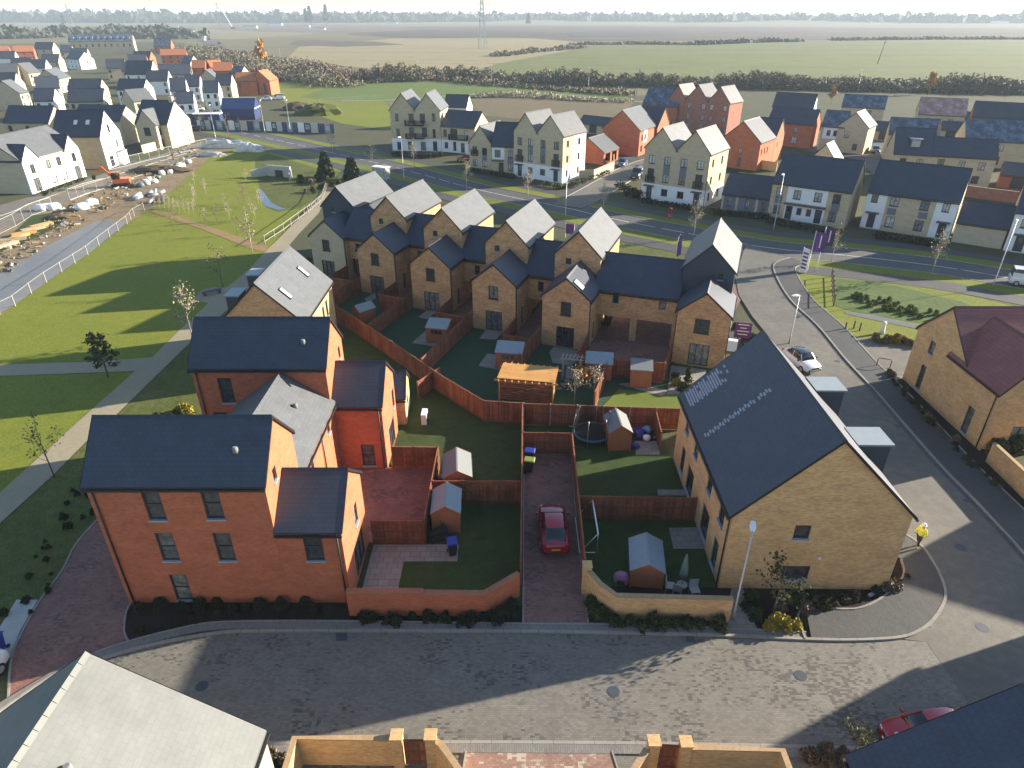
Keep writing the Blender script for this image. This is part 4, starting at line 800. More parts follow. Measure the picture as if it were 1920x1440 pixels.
vl = [((-340.7,508.1),25,12,8,5.2,8.7,'r','o'),((-355,508),25,10,7.5,5.2,8.6,'r','o'),((-350.3,546.3),2,13,8.7,5.2,9.6,'c','s'),((-305.8,503.9),20,7,8.1,5.2,9.2,'c','s'),((-286,595.9),8,13,8.7,5.2,10,'r','b'),
 ((-258,428.3),-33,14.5,8.3,5.2,8.9,'w','s'),((-212,321.5),75,6,8.1,5.2,9,'c','l'),((-181,292),102,12.5,8.2,5.2,8.6,'c','l'),((-161,236.6),98,6,8.3,5.2,8.9,'c','l'),((-165,252),30,7,7.6,5.2,8.7,'w','s'),
 ((-152.4,248.8),7,10.5,7,5.2,8.2,'c','s'),((-131.5,213),10,9.6,7.1,5.2,8.3,'c','s'),((-143,215),10,5.5,7.1,5.2,8.25,'w','s'),((-194,352),20,8,7.7,5.2,8.8,'c','s'),((-166.4,315.2),1,11,9,5.2,10.2,'w','s'),
 ((-135.9,249.4),-2,9.3,7,5.2,8.2,'w','s'),((-112.5,214),54,6.4,7,5.2,8.1,'c','l'),((-149.5,311.4),22,12,7.8,5.2,8.9,'c','s'),((-153.6,353),10,6,7.3,5.2,8.4,'r','o'),((-146,357),42,6.5,6.8,5.2,8.1,'r','o'),
 ((-108.5,266),5,5.5,7.5,5.2,8.5,'c','s'),((-115.6,245.3),17,5,7.7,5.2,8.8,'w','s'),((-117.5,261.2),11,5,7.3,5.2,8.5,'w','s'),((-102.4,240.5),12,4.6,7.1,5.2,8.3,'w','s'),((-97.9,210),17,4.6,6.5,5.2,7.8,'w','s'),
 ((-220,464.7),19,15,7.3,5.2,8.4,'r','o'),((-175,390.8),-14,5.5,7.5,5.2,8.5,'c','b'),((-122.7,320),-11,5,6.7,5.2,7.9,'c','b'),((-220.4,316),21,6.5,7.9,5.2,9,'c','l'),((-222.3,434),0,10,7.5,5.2,8.6,'r','s'),((-245,360),15,9,8,5.2,9,'c','s'),((-190,265),8,8,8,5.2,9,'c','s'),((-175,210),8,9,7.5,5.2,8.7,'c','s'),((-255,400),5,9,7,5.2,8.7,'c','l'),((-280,470),15,10,7.5,5.2,8.8,'c','s'),((-232,285),12,8,7.5,5.2,8.8,'w','s'),((-205,262),95,9,7.5,5.2,8.9,'c','l'),((-196,225),10,9,7.5,5.2,8.7,'w','s'),((-142,283),8,8,7.2,5.2,8.6,'w','s'),((-178,335),15,8,7.5,5.2,8.7,'c','s'),((-118,292),100,8,7,5.2,8.4,'c','l'),((-232,352),10,8,7.5,5.2,8.7,'w','s'),((-136,335),15,8,7,5.2,8.5,'r','o'),((-205,395),20,9,7.5,5.2,8.7,'r','s'),((-300,430),15,10,7.5,5.2,8.8,'w','s')]
WM = {'r': RD, 'c': CB, 'w': WR}; RM = {'o': M['orange_tile'], 's': SL, 'l': M['slate_sunlit'], 'b': M['slate_blue']}
VN = {'r': 'brick', 'c': 'cream', 'w': 'white'}; RN = {'o': 'orange', 's': 'dark', 'l': 'pale grey', 'b': 'blue grey'}
OR = ['leftmost','second from left','third from left','fourth from left','fifth from left','sixth from left','seventh from left','eighth from left','ninth from left','tenth from left','eleventh from left','twelfth from left']
def depthrow(y): return 'nearest' if y < 260 else 'middle' if y < 380 else 'farthest'
for idx, (o, yw, L_, W_, ez, rz, wm, rm) in enumerate(vl):
    same = sorted((q[0][0]/q[0][1], i) for i, q in enumerate(vl) if q[6:8] == (wm, rm) and depthrow(q[0][1]) == depthrow(o[1]))
    k = [i for _, i in same].index(idx); dr = depthrow(o[1])
    lab = f'{VN[wm]} house with {RN[rm]} roof, ' + (f'only one in the {dr} village rows' if len(same) == 1 else f'{OR[k]} of these in the {dr} village rows')
    simple(lab, o, yw, L_, W_, ez, rz, WM[wm], RM[rm], rows('y0',max(2,int(L_/3.5)),L_,((3.3,1.2),(.9,1.3)),.9)+[('x1',W_/2,3.3,.9,1.2,'w')], VG)
h, b = simple('red brick house with arched front windows and orange roof beside the navy site cabins', (-94.4,284), 86, 9, 7.5, 5.2, 8.6, RD, M['orange_tile'], [('x0',2.2,.3,1.2,4.0,'g'),('x0',5.3,.3,1.2,4.0,'g')])
Block(h, (-106.7,281.8), 9, 7.5, 6.8, 5.2, 8.0, RD, M['orange_tile'], rows('y0',2,6,((3.2,1.2),),.9))
h, b = simple('long buff mill building with a row of dormers, at the top of the village', (-344.7,581.9), 18, 45.4, 10.8, 9, 13.6, GB, M['slate_blue'], [('y0',3+4.4*i,5.2,1.2,1.9,'w') for i in range(10)])
for i in range(10):
    d_ = MB(); x = 3+4.4*i; d_.box(x-.9,x+.9,1.2,3.4,10.2,12.0); b.part(d_, 'dormer', M['zinc'])
# ---------- near edge roofs at the bottom of the picture ----------
p0 = G(163,1228,9.0); e0 = G(487,1402,4.8); W_ = 2*(e0.x-p0.x); yE = 15.2
h = house('house with a sunlit pale slate roof and round vents at the lower left corner', (p0.x-W_/2, yE), -90)
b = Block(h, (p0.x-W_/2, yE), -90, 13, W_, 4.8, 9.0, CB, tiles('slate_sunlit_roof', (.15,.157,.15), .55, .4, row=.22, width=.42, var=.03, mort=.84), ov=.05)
b.vent(1, 3.4, .28+.5); b.vent(1, 6.4, .4)
h = house('house whose dark shaded roof fills the lower right corner above the red car', (12.0, 14.2), -90)
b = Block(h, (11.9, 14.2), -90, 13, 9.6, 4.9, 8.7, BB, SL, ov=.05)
# two neighbours just right of the picture whose shadows fall across the street and the court
h = house('buff brick house just beyond the right edge, its shadow lies on the court', (45.6, 14), 90)
Block(h, (45.4, 14), 90, 12.8, 9.3, 5.4, 9.9, BB, SL, [('y1',3,3.3,1,1.3,'w'),('y1',9,3.3,1,1.3,'w'),('x1',4,3.3,1,1.2,'w')])
h = house('angled buff brick house beyond the right edge, its shadow lies on the street', (47.5, 33.5), -27)
Block(h, (47.5, 33.5), -27, 10, 8, 5.3, 9.1, BB, SL, [('y0',3,3.3,1,1.3,'w'),('y0',7,3.3,1,1.3,'w'),('x0',4,3.3,1,1.2,'w')])
# ================= FENCES, WALLS, SHEDS =================
def fence(label, pts, h=1.8, m='fence_wood', z0=.1, step=1.83, name='fence', gravel=True, group=None, pm_=None):
    P = [Vector((p[0], p[1], 0)) for p in pts]; root = empty(name, (P[0].x, P[0].y, 0), 0, label, 'fence', group); o0 = P[0]
    bd = MB(); k = 0; posts = []; rl = MB()
    for a, c in zip(P, P[1:]):
        d = c-a; L = d.length; d /= L; n = Vector((-d.y, d.x, 0)); q = 0
        while q < L-.02:
            e = min(q+.125, L); off = .012 if k % 2 else -.008
            bd.obox(a-o0+d*(q+e)/2+n*off+Vector((0,0,z0+.2+(h-.2)/2)), d*(e-q)*.51, n*.012, Vector((0,0,(h-.2)/2)))
            q = e; k += 1
        if gravel: bd.obox(a-o0+d*L/2+Vector((0,0,z0+.1)), d*L/2, n*.025, Vector((0,0,.12)))
        for zz in (.45, 1.05, h-.18): rl.obox(a-o0+d*L/2+n*(-.05)+Vector((0,0,z0+zz)), d*L/2, n*.02, Vector((0,0,.045)))
        m_ = max(1, round(L/step))
        for i in range(m_): posts.append(a+d*L*i/m_-o0)
        bd.obox(a-o0+d*L/2+Vector((0,0,z0+h+.015)), d*L/2, n*.035, Vector((0,0,.014)))
    posts.append(P[-1]-o0)
    bd.build('boards', M[m], root); rl.build('rails', M[m], root); pmat = M[pm_ or m]
    pm = MB(); pm.box(-.05,.05,-.05,.05,z0-.1,z0+h+.08); first = None
    for p in posts:
        if first is None: first = pm.build('post', pmat, root); first.location = p
        else:
            c = first.copy(); COL.objects.link(c); c.location = p
    return root
def V2(*q): return [Vector((x, y, 0)) for x, y in q]
fence('timber fence on the left side of the long brick driveway', V2((.48,27.0),(.62,34.2),(.8,43.9)))
fence('timber fence on the right side of the long brick driveway', V2((4.02,27.2),(4.28,39.75)))
fence('short timber fence closing the head of the brick driveway behind the bins', V2((.85,39.85),(4.28,39.75)))
fence('timber fence behind the trampoline with tall pale posts', V2((.9,43.9),(5,43.6),(13.0,43.1)), pm_='post_wood')
fence('long red fence running diagonally along the back of the terrace gardens', V2((.78,43.95),(-2.18,44.3),(-5.9,48.5),(-10.95,54.95),(-16.0,61.1),(-19,64.6)))
fence('low timber fence between the two red house gardens, behind the nearest sheds', V2((-5.05,34.2),(.6,34.2)))
fence('timber fence dividing the two lawns left of the large buff house', V2((4.2,32.7),(11.4,32.5)))
fence('timber fence and gate between the red paved yard and the slab patio', V2((-8.3,30.4),(-5.2,30.4)))
fence('timber fence along the right side of the red paved yard', V2((-5.2,30.4),(-5.1,38.0)))
fence('timber fence at the back of the red paved yard', V2((-8.3,38.05),(-5.1,38.0)))
fence('short fence from the red house store to the long diagonal fence', [G(785,750,0),G(826,722,0)], 1.6)
fence('timber screen fence by the toys in the trampoline garden', V2((10.9,43.0),(10.75,40.2)), 1.6)
# terrace garden divisions, perpendicular to the houses
for i, (wl, wv, tl_, tvv) in enumerate(UN):
    if i == 5: break
    ga = wl+4.5; nb = UN[i+1]
    depth = (5.5, 7.4, 7.6, 8.2, 9.0)[i]
    fence(('timber fence right of the first garden, nearest the navy boarded house','timber fence right of the second garden, ending behind its small shed','timber fence right of the third garden, rails facing the lawn','timber fence right of the fourth garden beside the slatted shelter','orange lit timber fence left of the sunny lawn')[i],
          [T(ga+.05, wv-.1), T(ga+.1, wv-4.0)]+([T(nb[0]-.2, wv-4.2), T(nb[0]-.25, (54.8,51.0,46.0,46.6)[i])] if i < 4 else [T(-9.3,51.5), T(-9.1,45.3)]), 1.75)
    fence(('short timber fence at the left corner of the second terrace house','short timber fence at the left corner of the third terrace house','short timber fence at the left corner of the fourth terrace house','short timber fence at the left corner of the fifth terrace house','timber fence across the wide car port yard')[i],
          [T(nb[0]-.2, wv-4.2), T(nb[0]-.18, (wv-4.2+nb[1])/2), T(nb[0]-.15, nb[1]-.05)] if i < 4 else [T(-9.3,51.5), T(-4.6,52.2), T(-4.55, nb[1]-.05)], 1.75)
    sheet('drive_paving', [T(ga+.1,wv-4.0), T(nb[0]-.2,wv-4.1), T(nb[0]-.2,66), T(ga+.1,72)], .12, M['block_red'])
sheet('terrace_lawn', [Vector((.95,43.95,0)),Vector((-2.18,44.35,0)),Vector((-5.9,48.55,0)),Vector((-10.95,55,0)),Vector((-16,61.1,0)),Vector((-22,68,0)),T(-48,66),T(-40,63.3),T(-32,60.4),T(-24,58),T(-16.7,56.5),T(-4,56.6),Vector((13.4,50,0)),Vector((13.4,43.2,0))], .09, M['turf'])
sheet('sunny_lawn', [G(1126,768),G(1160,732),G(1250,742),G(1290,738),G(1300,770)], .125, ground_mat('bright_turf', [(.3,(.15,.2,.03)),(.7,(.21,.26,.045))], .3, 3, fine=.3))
sheet('terrace_front_ground', [T(-50,74),T(-40,73),T(-32,71),T(-24,69),T(-16,67.5),T(0,67.5),T(1.5,79),T(-50,88)], .09, M['block_red'])
for px in ([(684,562),(703,551),(706,560),(690,571)], [(784,597),(800,584),(818,587),(802,600)], [(773,645),(808,614),(822,622),(818,652)], [(899,637),(911,620),(942,625),(931,638)], [(897,688),(914,665),(945,670),(960,700)],
           [(1030,662),(1038,652),(1085,660),(1078,690),(1036,682)], [(1062,690),(1078,684),(1080,712),(1060,712)], [(1250,742),(1258,688),(1325,696),(1300,740)], [(1160,722),(1180,720),(1255,735),(1240,745)]):
    sheet('patio', GS(px), .14, M['slab'], .05)
for k in range(4): sheet('stepping_stones', GS([(1043+k*7,729-k*7.5),(1052+k*7,728-k*7.5),(1055+k*7,731-k*7.5),(1046+k*7,732.5-k*7.5)]), .13, M['slab'], .05)
def wall(label, pts, h, m, z0=0.1, t=.215, coping=.06, name='garden_wall', piers=()):
    P = [Vector((p[0], p[1], 0)) for p in pts]; root = empty(name, (P[0].x, P[0].y, 0), 0, label, 'wall'); b = MB(); c_ = MB()
    hs = h if isinstance(h, (list, tuple)) else [h]*len(P); lf = offs(P, t/2); rt = offs(P, -t/2); lc = offs(P, t/2+.03); rc = offs(P, -t/2-.03); s_ = 0
    for i in range(len(P)-1):
        h0, h1 = z0+hs[i], z0+hs[i+1]; L = (P[i+1]-P[i]).length
        for A, B2_, rev in ((rt[i], rt[i+1], 0), (lf[i+1], lf[i], 1)):
            ha, hb = (h0, h1) if not rev else (h1, h0); A = A-P[0]; B2_ = B2_-P[0]
            b.poly([(A.x,A.y,0),(B2_.x,B2_.y,0),(B2_.x,B2_.y,hb),(A.x,A.y,ha)], [(s_,0),(s_+L,0),(s_+L,hb),(s_,ha)])
        q = [lc[i]-P[0], rc[i]-P[0], rc[i+1]-P[0], lc[i+1]-P[0]]; zz = [h0, h0, h1, h1]
        up = [(p.x,p.y,z+coping) for p, z in zip(q, zz)]; lo = [(p.x,p.y,z+.002) for p, z in zip(q, zz)]
        c_.poly(up, [(s_,0),(s_,.3),(s_+L,.3),(s_+L,0)]); c_.poly(lo[::-1])
        for a in range(4):
            e = (a+1) % 4; c_.poly([lo[a],lo[e],up[e],up[a]])
        s_ += L
    for i in (0, -1):
        a, c = lf[i]-P[0], rt[i]-P[0]; hh = z0+hs[i]; b.poly([(a.x,a.y,0),(c.x,c.y,0),(c.x,c.y,hh),(a.x,a.y,hh)], [(0,0),(t,0),(t,hh),(0,hh)])
    b.build('brickwork', m, root); c_.build('coping', brick('coping_brick', tuple(x*1.12 for x in (.30,.11,.06)) if m is RB else (.44,.30,.16), (.28,.10,.055) if m is RB else (.38,.25,.13), (.3,.2,.13), width=.07, row=.4, ms=.006), root)
    for (x, y, hp) in piers:
        p = MB(); p.box(x-P[0].x-.22, x-P[0].x+.22, y-P[0].y-.22, y-P[0].y+.22, 0, z0+hp); po = p.build('pier', m, root)
        p = MB(); p.box(x-P[0].x-.26, x-P[0].x+.26, y-P[0].y-.26, y-P[0].y+.26, z0+hp+.002, z0+hp+.08); p.build('pier_cap', m, po)
    return root
wall('red brick garden wall with a slanted end beside the driveway entrance', V2((-8.6,25.0),(-4.6,25.0),(-4.6,25.0),(-1.45,24.95),(.35,26.35)), [1.75,1.75,1.65,1.65,1.65], RB)
wall('buff brick garden wall with a curved ramp and pier right of the driveway', [G(1098,1105),G(1102,1118)]+GS([(1122,1140),(1152,1160),(1365,1166)]), [1.75,1.75,1.68,1.6,1.6], BB, piers=[(4.05,26.6,2.0)])
wall('buff brick garden wall with a gate at the bottom left of the court', V2((-8.98,10),(-8.98,16.95),(-4.9,16.95)), 1.75, BB, piers=[(-4.75,16.95,1.95)])
wall('short splayed buff wall right of the bottom gate', V2((-3.3,16.95),(-2.9,16.7),(-1.9,15.4),(-1.9,12)), 1.7, BB, piers=[(-3.35,16.95,1.95)])
wall('splayed buff wall left of the second gate at the bottom edge', V2((4.6,12),(4.6,15.4),(5.5,16.5)), 1.7, BB, piers=[(5.8,16.7,1.95)])
wall('buff brick garden wall right of the second gate at the bottom edge', V2((7.2,16.6),(11.0,16.45),(11.05,10)), 1.7, BB, piers=[(7.1,16.65,1.95)])
def gate(label, a, c, h=1.75, z0=.12):
    a = Vector(a); c = Vector(c); root = empty('garden_gate', a, math.degrees(math.atan2((c-a).y, (c-a).x)), label, 'gate'); L = (c-a).length
    b = MB(); k = int(L/.11)
    for i in range(k): b.box(L*i/k+.004, L*(i+1)/k-.004, -.012, .012, z0+.05, z0+h)
    b.build('boards', M['fence_wood'], root); f = MB()
    for z in (.2, .9, h-.15): f.box(.02, L-.02, -.05, -.013, z0+z, z0+z+.1)
    f.bar((.05,-.03,z0+.3), (L-.05,-.03,z0+.95), .03, .09); f.build('brace_frame', M['fence_wood'], root)
gate('red timber gate between brick piers at the bottom left of the court', (-4.5,16.9,0), (-3.6,16.9,0)); gate('red timber gate between the two piers at the bottom edge', (6.05,16.7,0), (6.87,16.65,0))
wall('pale buff garden wall in front of the red brick car port', GS([(1085,338),(1112,337),(1150,320),(1150,306)]), 1.7, CB)
wall('buff wall topped with pale coping in the garden of the maroon roofed house', GS([(1850,866),(1895,910),(1935,950)]), 1.5, BB)
wall('cream garden wall in front of the warm buff house in the village', GS([(268,288),(310,277),(312,266)]), 1.7, CB)
wall('buff garden wall beside the lower red house with grey lit roof', GS([(1388,312),(1455,322)]), 1.7, BB)
wall('red brick wall behind the right semis', GS([(1800,368),(1860,376),(1925,384)]), 1.8, M['dark_red_brick'])
# ---- sheds
def shed(label, c, yaw, L, W_, eh, rh, roof='felt', pent=False, win=None, door=None, z0=.14, wood='shed_wood', glazed=False):
    root = empty('garden_shed', (c[0], c[1], 0), yaw, label, 'shed', None); b = MB(); x, y = L/2, W_/2; wm = M[wood]
    prof = [(-y,z0+.05),(y,z0+.05),(y,eh),(0,rh),(-y,eh)] if not pent else [(-y,z0+.05),(y,z0+.05),(y,rh),(-y,eh)]
    for xx, rv in ((-x,0),(x,1)):
        q = [(xx,p,z) for p, z in prof]; b.poly(q[::-1] if not rv else q)
    n = len(prof)
    for i in range(1, n):
        a, c2 = prof[i], prof[(i+1) % n]
        if i in (1, n-1) : b.poly([(-x,*a),(x,*a),(x,*c2),(-x,*c2)])
    b.build('walls', wm, root)
    bt = MB()                                           # shiplap lines as slim battens
    for k in range(1, int((eh-z0)/.2)):
        z = z0+.05+k*.2
        for s_ in (-1, 1): bt.box(-x, x, s_*y-.006 if s_ < 0 else y, s_*y if s_ < 0 else y+.006, z, z+.012); 
        for s_ in (-1, 1): bt.box(s_*x-(.006 if s_ < 0 else 0), s_*x+(.006 if s_ > 0 else 0), -y, y, z, z+.012)
    for sx in (-1,1):
        for sy in (-1,1): bt.box(sx*x-.035, sx*x+.035, sy*y-.035, sy*y+.035, z0, eh-.02)
    bt.build('battens', wm, root)
    rb = MB(); o_ = .1; t = .05
    if not pent:
        tn = (rh-eh)/y
        for s_ in (-1, 1):
            A = [(-x-o_,s_*(y+o_),eh-o_*tn+t),(x+o_,s_*(y+o_),eh-o_*tn+t),(x+o_,0,rh+t),(-x-o_,0,rh+t)]; B_ = [(p[0],p[1],p[2]-t+.004) for p in A]
            rb.poly(A); rb.poly(B_[::-1])
            for i in range(4): rb.poly([B_[i],B_[(i+1)%4],A[(i+1)%4],A[i]])
    else:
        A = [(-x-o_,-y-o_,eh+t),(x+o_,-y-o_,eh+t),(x+o_,y+o_,rh+t),(-x-o_,y+o_,rh+t)]; B_ = [(p[0],p[1],p[2]-t+.004) for p in A]
        rb.poly(A); rb.poly(B_[::-1])
        for i in range(4): rb.poly([B_[i],B_[(i+1)%4],A[(i+1)%4],A[i]])
    ro = rb.build('roof', M[roof], root)
    if not pent:
        rg = MB(); rg.bar((-x-o_,0,rh+t+.01),(x+o_,0,rh+t+.01),.10,.03); rg.build('ridge_strip', M[roof], ro)
        bb_ = MB()
        for xx in (-x-o_-.012, x+o_+.012):
            for s_ in (-1,1): bb_.bar((xx,s_*(y+o_),eh-o_*tn+.02),(xx,0,rh+.02),.02,.09)
        bb_.build('bargeboards', wm, ro)
    if glazed:
        g = MB()
        for k in range(3): g.box(-x+.1+k*(2*x-.2)/3+.03, -x+.1+(k+1)*(2*x-.2)/3-.03, -y-.05, -y+.45, eh+.06, eh+.075)
        go = g.build('roof_glazing', M['glass_curtain'], root)
    if win:
        f = MB(); s_ = -y-.012; x0, x1, z_0, z_1 = win; f.box(x0,x1,s_-.02,s_+.012,z_0,z_1); fo = f.build('window', wm, root)
        p = MB(); q = 3 if x1-x0 > .9 else 1
        for k in range(q): p.box(x0+.05+(x1-x0-.05)*k/q, x0+(x1-x0-.05)*(k+1)/q, s_-.026, s_-.021, z_0+.05, z_1-.05)
        p.build('pane', M['glass'], fo)
    if door:
        f = MB(); f.box(-x-.03, -x-.001, door[0], door[1], z0+.08, z0+1.75); do = f.build('door', wm, root); f = MB(); f.box(-x-.06,-x-.031,door[1]-.12,door[1]-.06,z0+.9,z0+1.05); f.build('handle', M['gutter'], do)
    return root
shed('orange shed with a white lit roof side behind the low fence', (-3.65,36.1), 95, 2.5, 1.75, 1.75, 2.25, 'felt')
shed('orange shed with blue grey felt roof beside the tipped bins', (-4.05,32.4), 92, 2.2, 1.65, 1.75, 2.25, 'felt_blue', door=(-.4,.4))
shed('shed with one white roof side between the trampoline and blue toys', (7.75,41.2), 93, 2.3, 1.55, 1.8, 2.35, 'felt')
shed('low shed with pale blue roof behind the buff wall', (7.55,28.0), 83, 2.4, 1.75, 1.45, 1.95, 'felt_blue')
shed('little orange shed with gabled felt roof in the second terrace garden', G(684,602), 45, 1.8, 1.4, 1.5, 1.95, 'felt_blue')
shed('orange shed with a window under its single sloping roof, in the third terrace garden', (G(824,647)+Vector((-.1,.7,0)))[:2], TY+8, 2.0, 1.4, 1.75, 2.15, 'felt_blue', True, (-.6,.6,1.1,1.65))
shed('orange shed with a dark window in the fourth terrace garden, left of the slatted shelter', (G(956,695)+Vector((0,.7,0)))[:2], TY+10, 2.3, 1.4, 1.75, 2.2, 'felt_blue', True, (-.7,.6,1.1,1.65))
shed('orange shed behind the two bare shrubs, garden of the timber arch', (G(1123,716)+Vector((0,.7,0)))[:2], TY+11, 2.2, 1.4, 1.75, 2.15, 'felt_blue', True, (-.6,.5,1.1,1.6))
shed('red brown shed with glazed roof strips on the edge of the sunny lawn', (G(1202,730)+Vector((0,.7,0)))[:2], TY+11, 1.7, 1.4, 1.8, 2.15, 'felt', True, None, glazed=True)
# slatted shelter
r_ = empty('garden_shelter', (*G(986,756)[:2],0), -10, 'open timber shelter with a new orange board roof and projecting rafters', 'shelter')
b = MB(); b.box(-2.35,2.35,-.2,2.5,2.22,2.27); ro = b.build('roof_boards', brick('larch_boards', (.55,.29,.09), (.47,.24,.07), (.25,.11,.04), width=4.8, row=.14, ms=.01, coord='obj', big=.15, rough=.65, bstr=.2), r_)
b = MB()
for k in range(9): b.box(-2.25+k*.55,-2.16+k*.55,-.5,2.8,2.08,2.21)
b.build('rafters', M['fence_wood_light'], r_); b = MB()
for yy in (-.1, 2.35): b.box(-2.6,2.6,yy,yy+.09,1.93,2.075)
b.build('beams', M['fence_wood_light'], r_)
pb_ = MB(); pb_.box(-.06,.06,-.06,.06,.1,1.93)
for x, y in ((-2.2,-.05),(2.2,-.05),(-2.2,2.4),(2.2,2.4)): o = pb_.build('post', M['fence_wood_light'], r_); o.location = (x, y, 0)
b = MB()
for k in range(9): b.box(-2.1,2.1,-.07,-.03,.25+k*.19,.37+k*.19)
b.build('front_screen', M['fence_wood'], r_); b = MB()
for k in range(17): b.box(2.16,2.2,0+k*.14,.11+k*.14,.15,1.93)
b.build('side_screen', pbr('pale_boards', (.55,.42,.2), .7, .1), r_)
# timber arch
r_ = empty('garden_arch', (*G(1071,712)[:2],0), -14, 'rustic timber rose arch over the stepping stones', 'arch'); b = MB()
for x in (-.75,.75):
    for y in (-.3,.3): b.box(x-.05,x+.05,y-.05,y+.05,.1,2.1)
b.build('posts', M['post_wood'], r_); b = MB()
for y in (-.35,.3): b.box(-1,1,y,y+.06,2.1,2.2)
for k in range(6): b.box(-.85+k*.32,-.79+k*.32,-.55,.55,2.2,2.28)
b.build('top_rails', M['post_wood'], r_)
# trampoline
c = G(1110,832); r_ = empty('trampoline', (c.x, c.y+.6, .1), 0, 'round trampoline with teal padding and a dark safety net', 'trampoline'); rad = 1.35
b = MB(); ring = [(rad*math.cos(a*math.pi/12), rad*math.sin(a*math.pi/12), .55) for a in range(25)]; b.tube(ring, .09, 8, cap=False); b.build('pad_ring', pbr('teal_pad', (.02,.14,.17), .5, .1), r_)
b = MB(); b.poly([(1.28*math.cos(a*math.pi/12), 1.28*math.sin(a*math.pi/12), .54) for a in range(24)]); b.build('jumping_mat', M['black'], r_)
m_, t_, bs_ = nodes('safety_net'); bs_.inputs['Base Color'].default_value = (.02,.02,.02,1); bs_.inputs['Alpha'].default_value = .42
b = MB(); b.loft([[(1.3*math.cos(a*math.pi/12), 1.3*math.sin(a*math.pi/12), z) for a in range(24)] for z in (.58,1.4,2.15)], cap=False); b.build('net', m_, r_)
for k in range(6):
    a = k*math.pi/3+.2; b = MB(); x, y = math.cos(a), math.sin(a); b.tube([(1.42*x,1.42*y,0),(1.42*x,1.42*y,1.7),(1.3*x,1.3*y,2.25)], .025, 6); b.build('pole', M['galv'], r_)
# football goal
r_ = empty('football_goal', (5.0,29.6,.13), 90, 'white tubular football goal leaning on the lawn by the driveway fence', 'goal'); b = MB(); gw, gh, gd = 3.1, 1.5, 1.0
b.tube([(0,0,0),(0,0,gh),(gw,0,gh),(gw,0,0)], .045, 6); b.build('front_frame', M['white_paint'], r_); b = MB()
for x in (0, gw): b.tube([(x,0,gh),(x,gd,.04),(x,0,.04)], .03, 6)
b.tube([(0,gd,.04),(gw,gd,.04)], .03, 6); b.build('back_stays', M['white_paint'], r_)
# wheelie bins
def bin_(label, c, yaw, body, lid, tip=0.0, z=.15, tilt_axis=0):
    r_ = empty('wheelie_bin', (c[0], c[1], z), yaw, label, 'bin'); b = MB()
    b.loft([[(-.2,-.22,.06),(.2,-.22,.06),(.2,.22,.06),(-.2,.22,.06)],[(-.28,-.34,.95),(.28,-.34,.95),(.28,.30,.95),(-.28,.30,.95)],[(-.3,-.36,1.0),(.3,-.36,1.0),(.3,.33,1.0),(-.3,.33,1.0)]], smooth=False); b.build('body', body, r_)
    b = MB(); b.loft([[(-.31,-.38,1.0),(.31,-.38,1.0),(.31,.36,1.0),(-.31,.36,1.0)],[(-.27,-.33,1.08),(.27,-.33,1.08),(.27,.33,1.08),(-.27,.33,1.08)]], smooth=False); b.build('lid', lid, r_)
    b = MB(); b.tube([(-.26,.4,.97),(.26,.4,.97)], .025, 6); b.build('handle', body, r_)
    for s_ in (-1,1):
        b = MB(); b.tube([(s_*.24,.26,.1),(s_*.31,.26,.1)], .1, 10); b.build('wheel', M['black'], r_)
    if tip: r_.rotation_euler = (R(tip), 0, R(yaw)); r_.location.z = z+.3
    return r_
bin_('blue lidded bin at the head of the driveway', (1.25,38.7), 80, M['dark_plastic'], M['blue_plastic']); bin_('green bin with a lime lid on the driveway beside the fence', (1.2,37.6), 80, M['dark_plastic'], M['green_plastic'])
bin_('dark bin fallen on its side on the slab patio', (-4.9,30.5), 120, M['dark_plastic'], M['dark_plastic'], 82, .2); bin_('dark bin with a royal blue lid on the slab patio', (-3.5,29.5), 10, M['dark_plastic'], M['blue_plastic'])
bin_('blue bin on the concrete slab at the left edge', (*G(2,1225)[:2],), 0, M['blue_plastic'], M['blue_plastic']); bin_('dark bin beside the blue bin at the left edge', (*G(-4,1262)[:2],), 15, M['dark_plastic'], M['dark_plastic'])
bin_('charcoal bin under the car port of the terrace', (*G(1139,612)[:2],), 30, M['dark_plastic'], M['dark_plastic'], 0, .12)
# heat pump, parasol, toys, patio furniture
r_ = empty('heat_pump', (*G(797,795)[:2],.14), 90, 'white heat pump unit beside the buff store', 'heat pump'); b = MB(); b.box(-.5,.5,-.2,.2,.08,.98); b.build('casing', M['white_paint'], r_); b = MB(); b.tube([(-.12,-.205,.52),(-.12,-.235,.52)], .33, 20); b.build('fan_grille', M['dark_plastic'], r_)
r_ = empty('parasol', (*G(1278,1100)[:2],.12), 0, 'closed sage green parasol behind the buff wall', 'parasol'); b = MB(); b.tube([(0,0,0),(0,0,2.3)], .025, 8); b.build('pole', M['galv'], r_); b = MB(); b.tube([(0,0,.75),(0,0,1.0),(0,0,1.5),(0,0,2.2),(0,0,2.32)], [.24,.22,.17,.06,.02], 10); b.build('folded_canopy', pbr('sage_cloth', (.13,.2,.16), .8, .15, 6), r_)
b = MB(); b.tube([(0,0,0),(0,0,.08)], .3, 12); b.build('base', M['concrete'], r_)
random.seed(5)
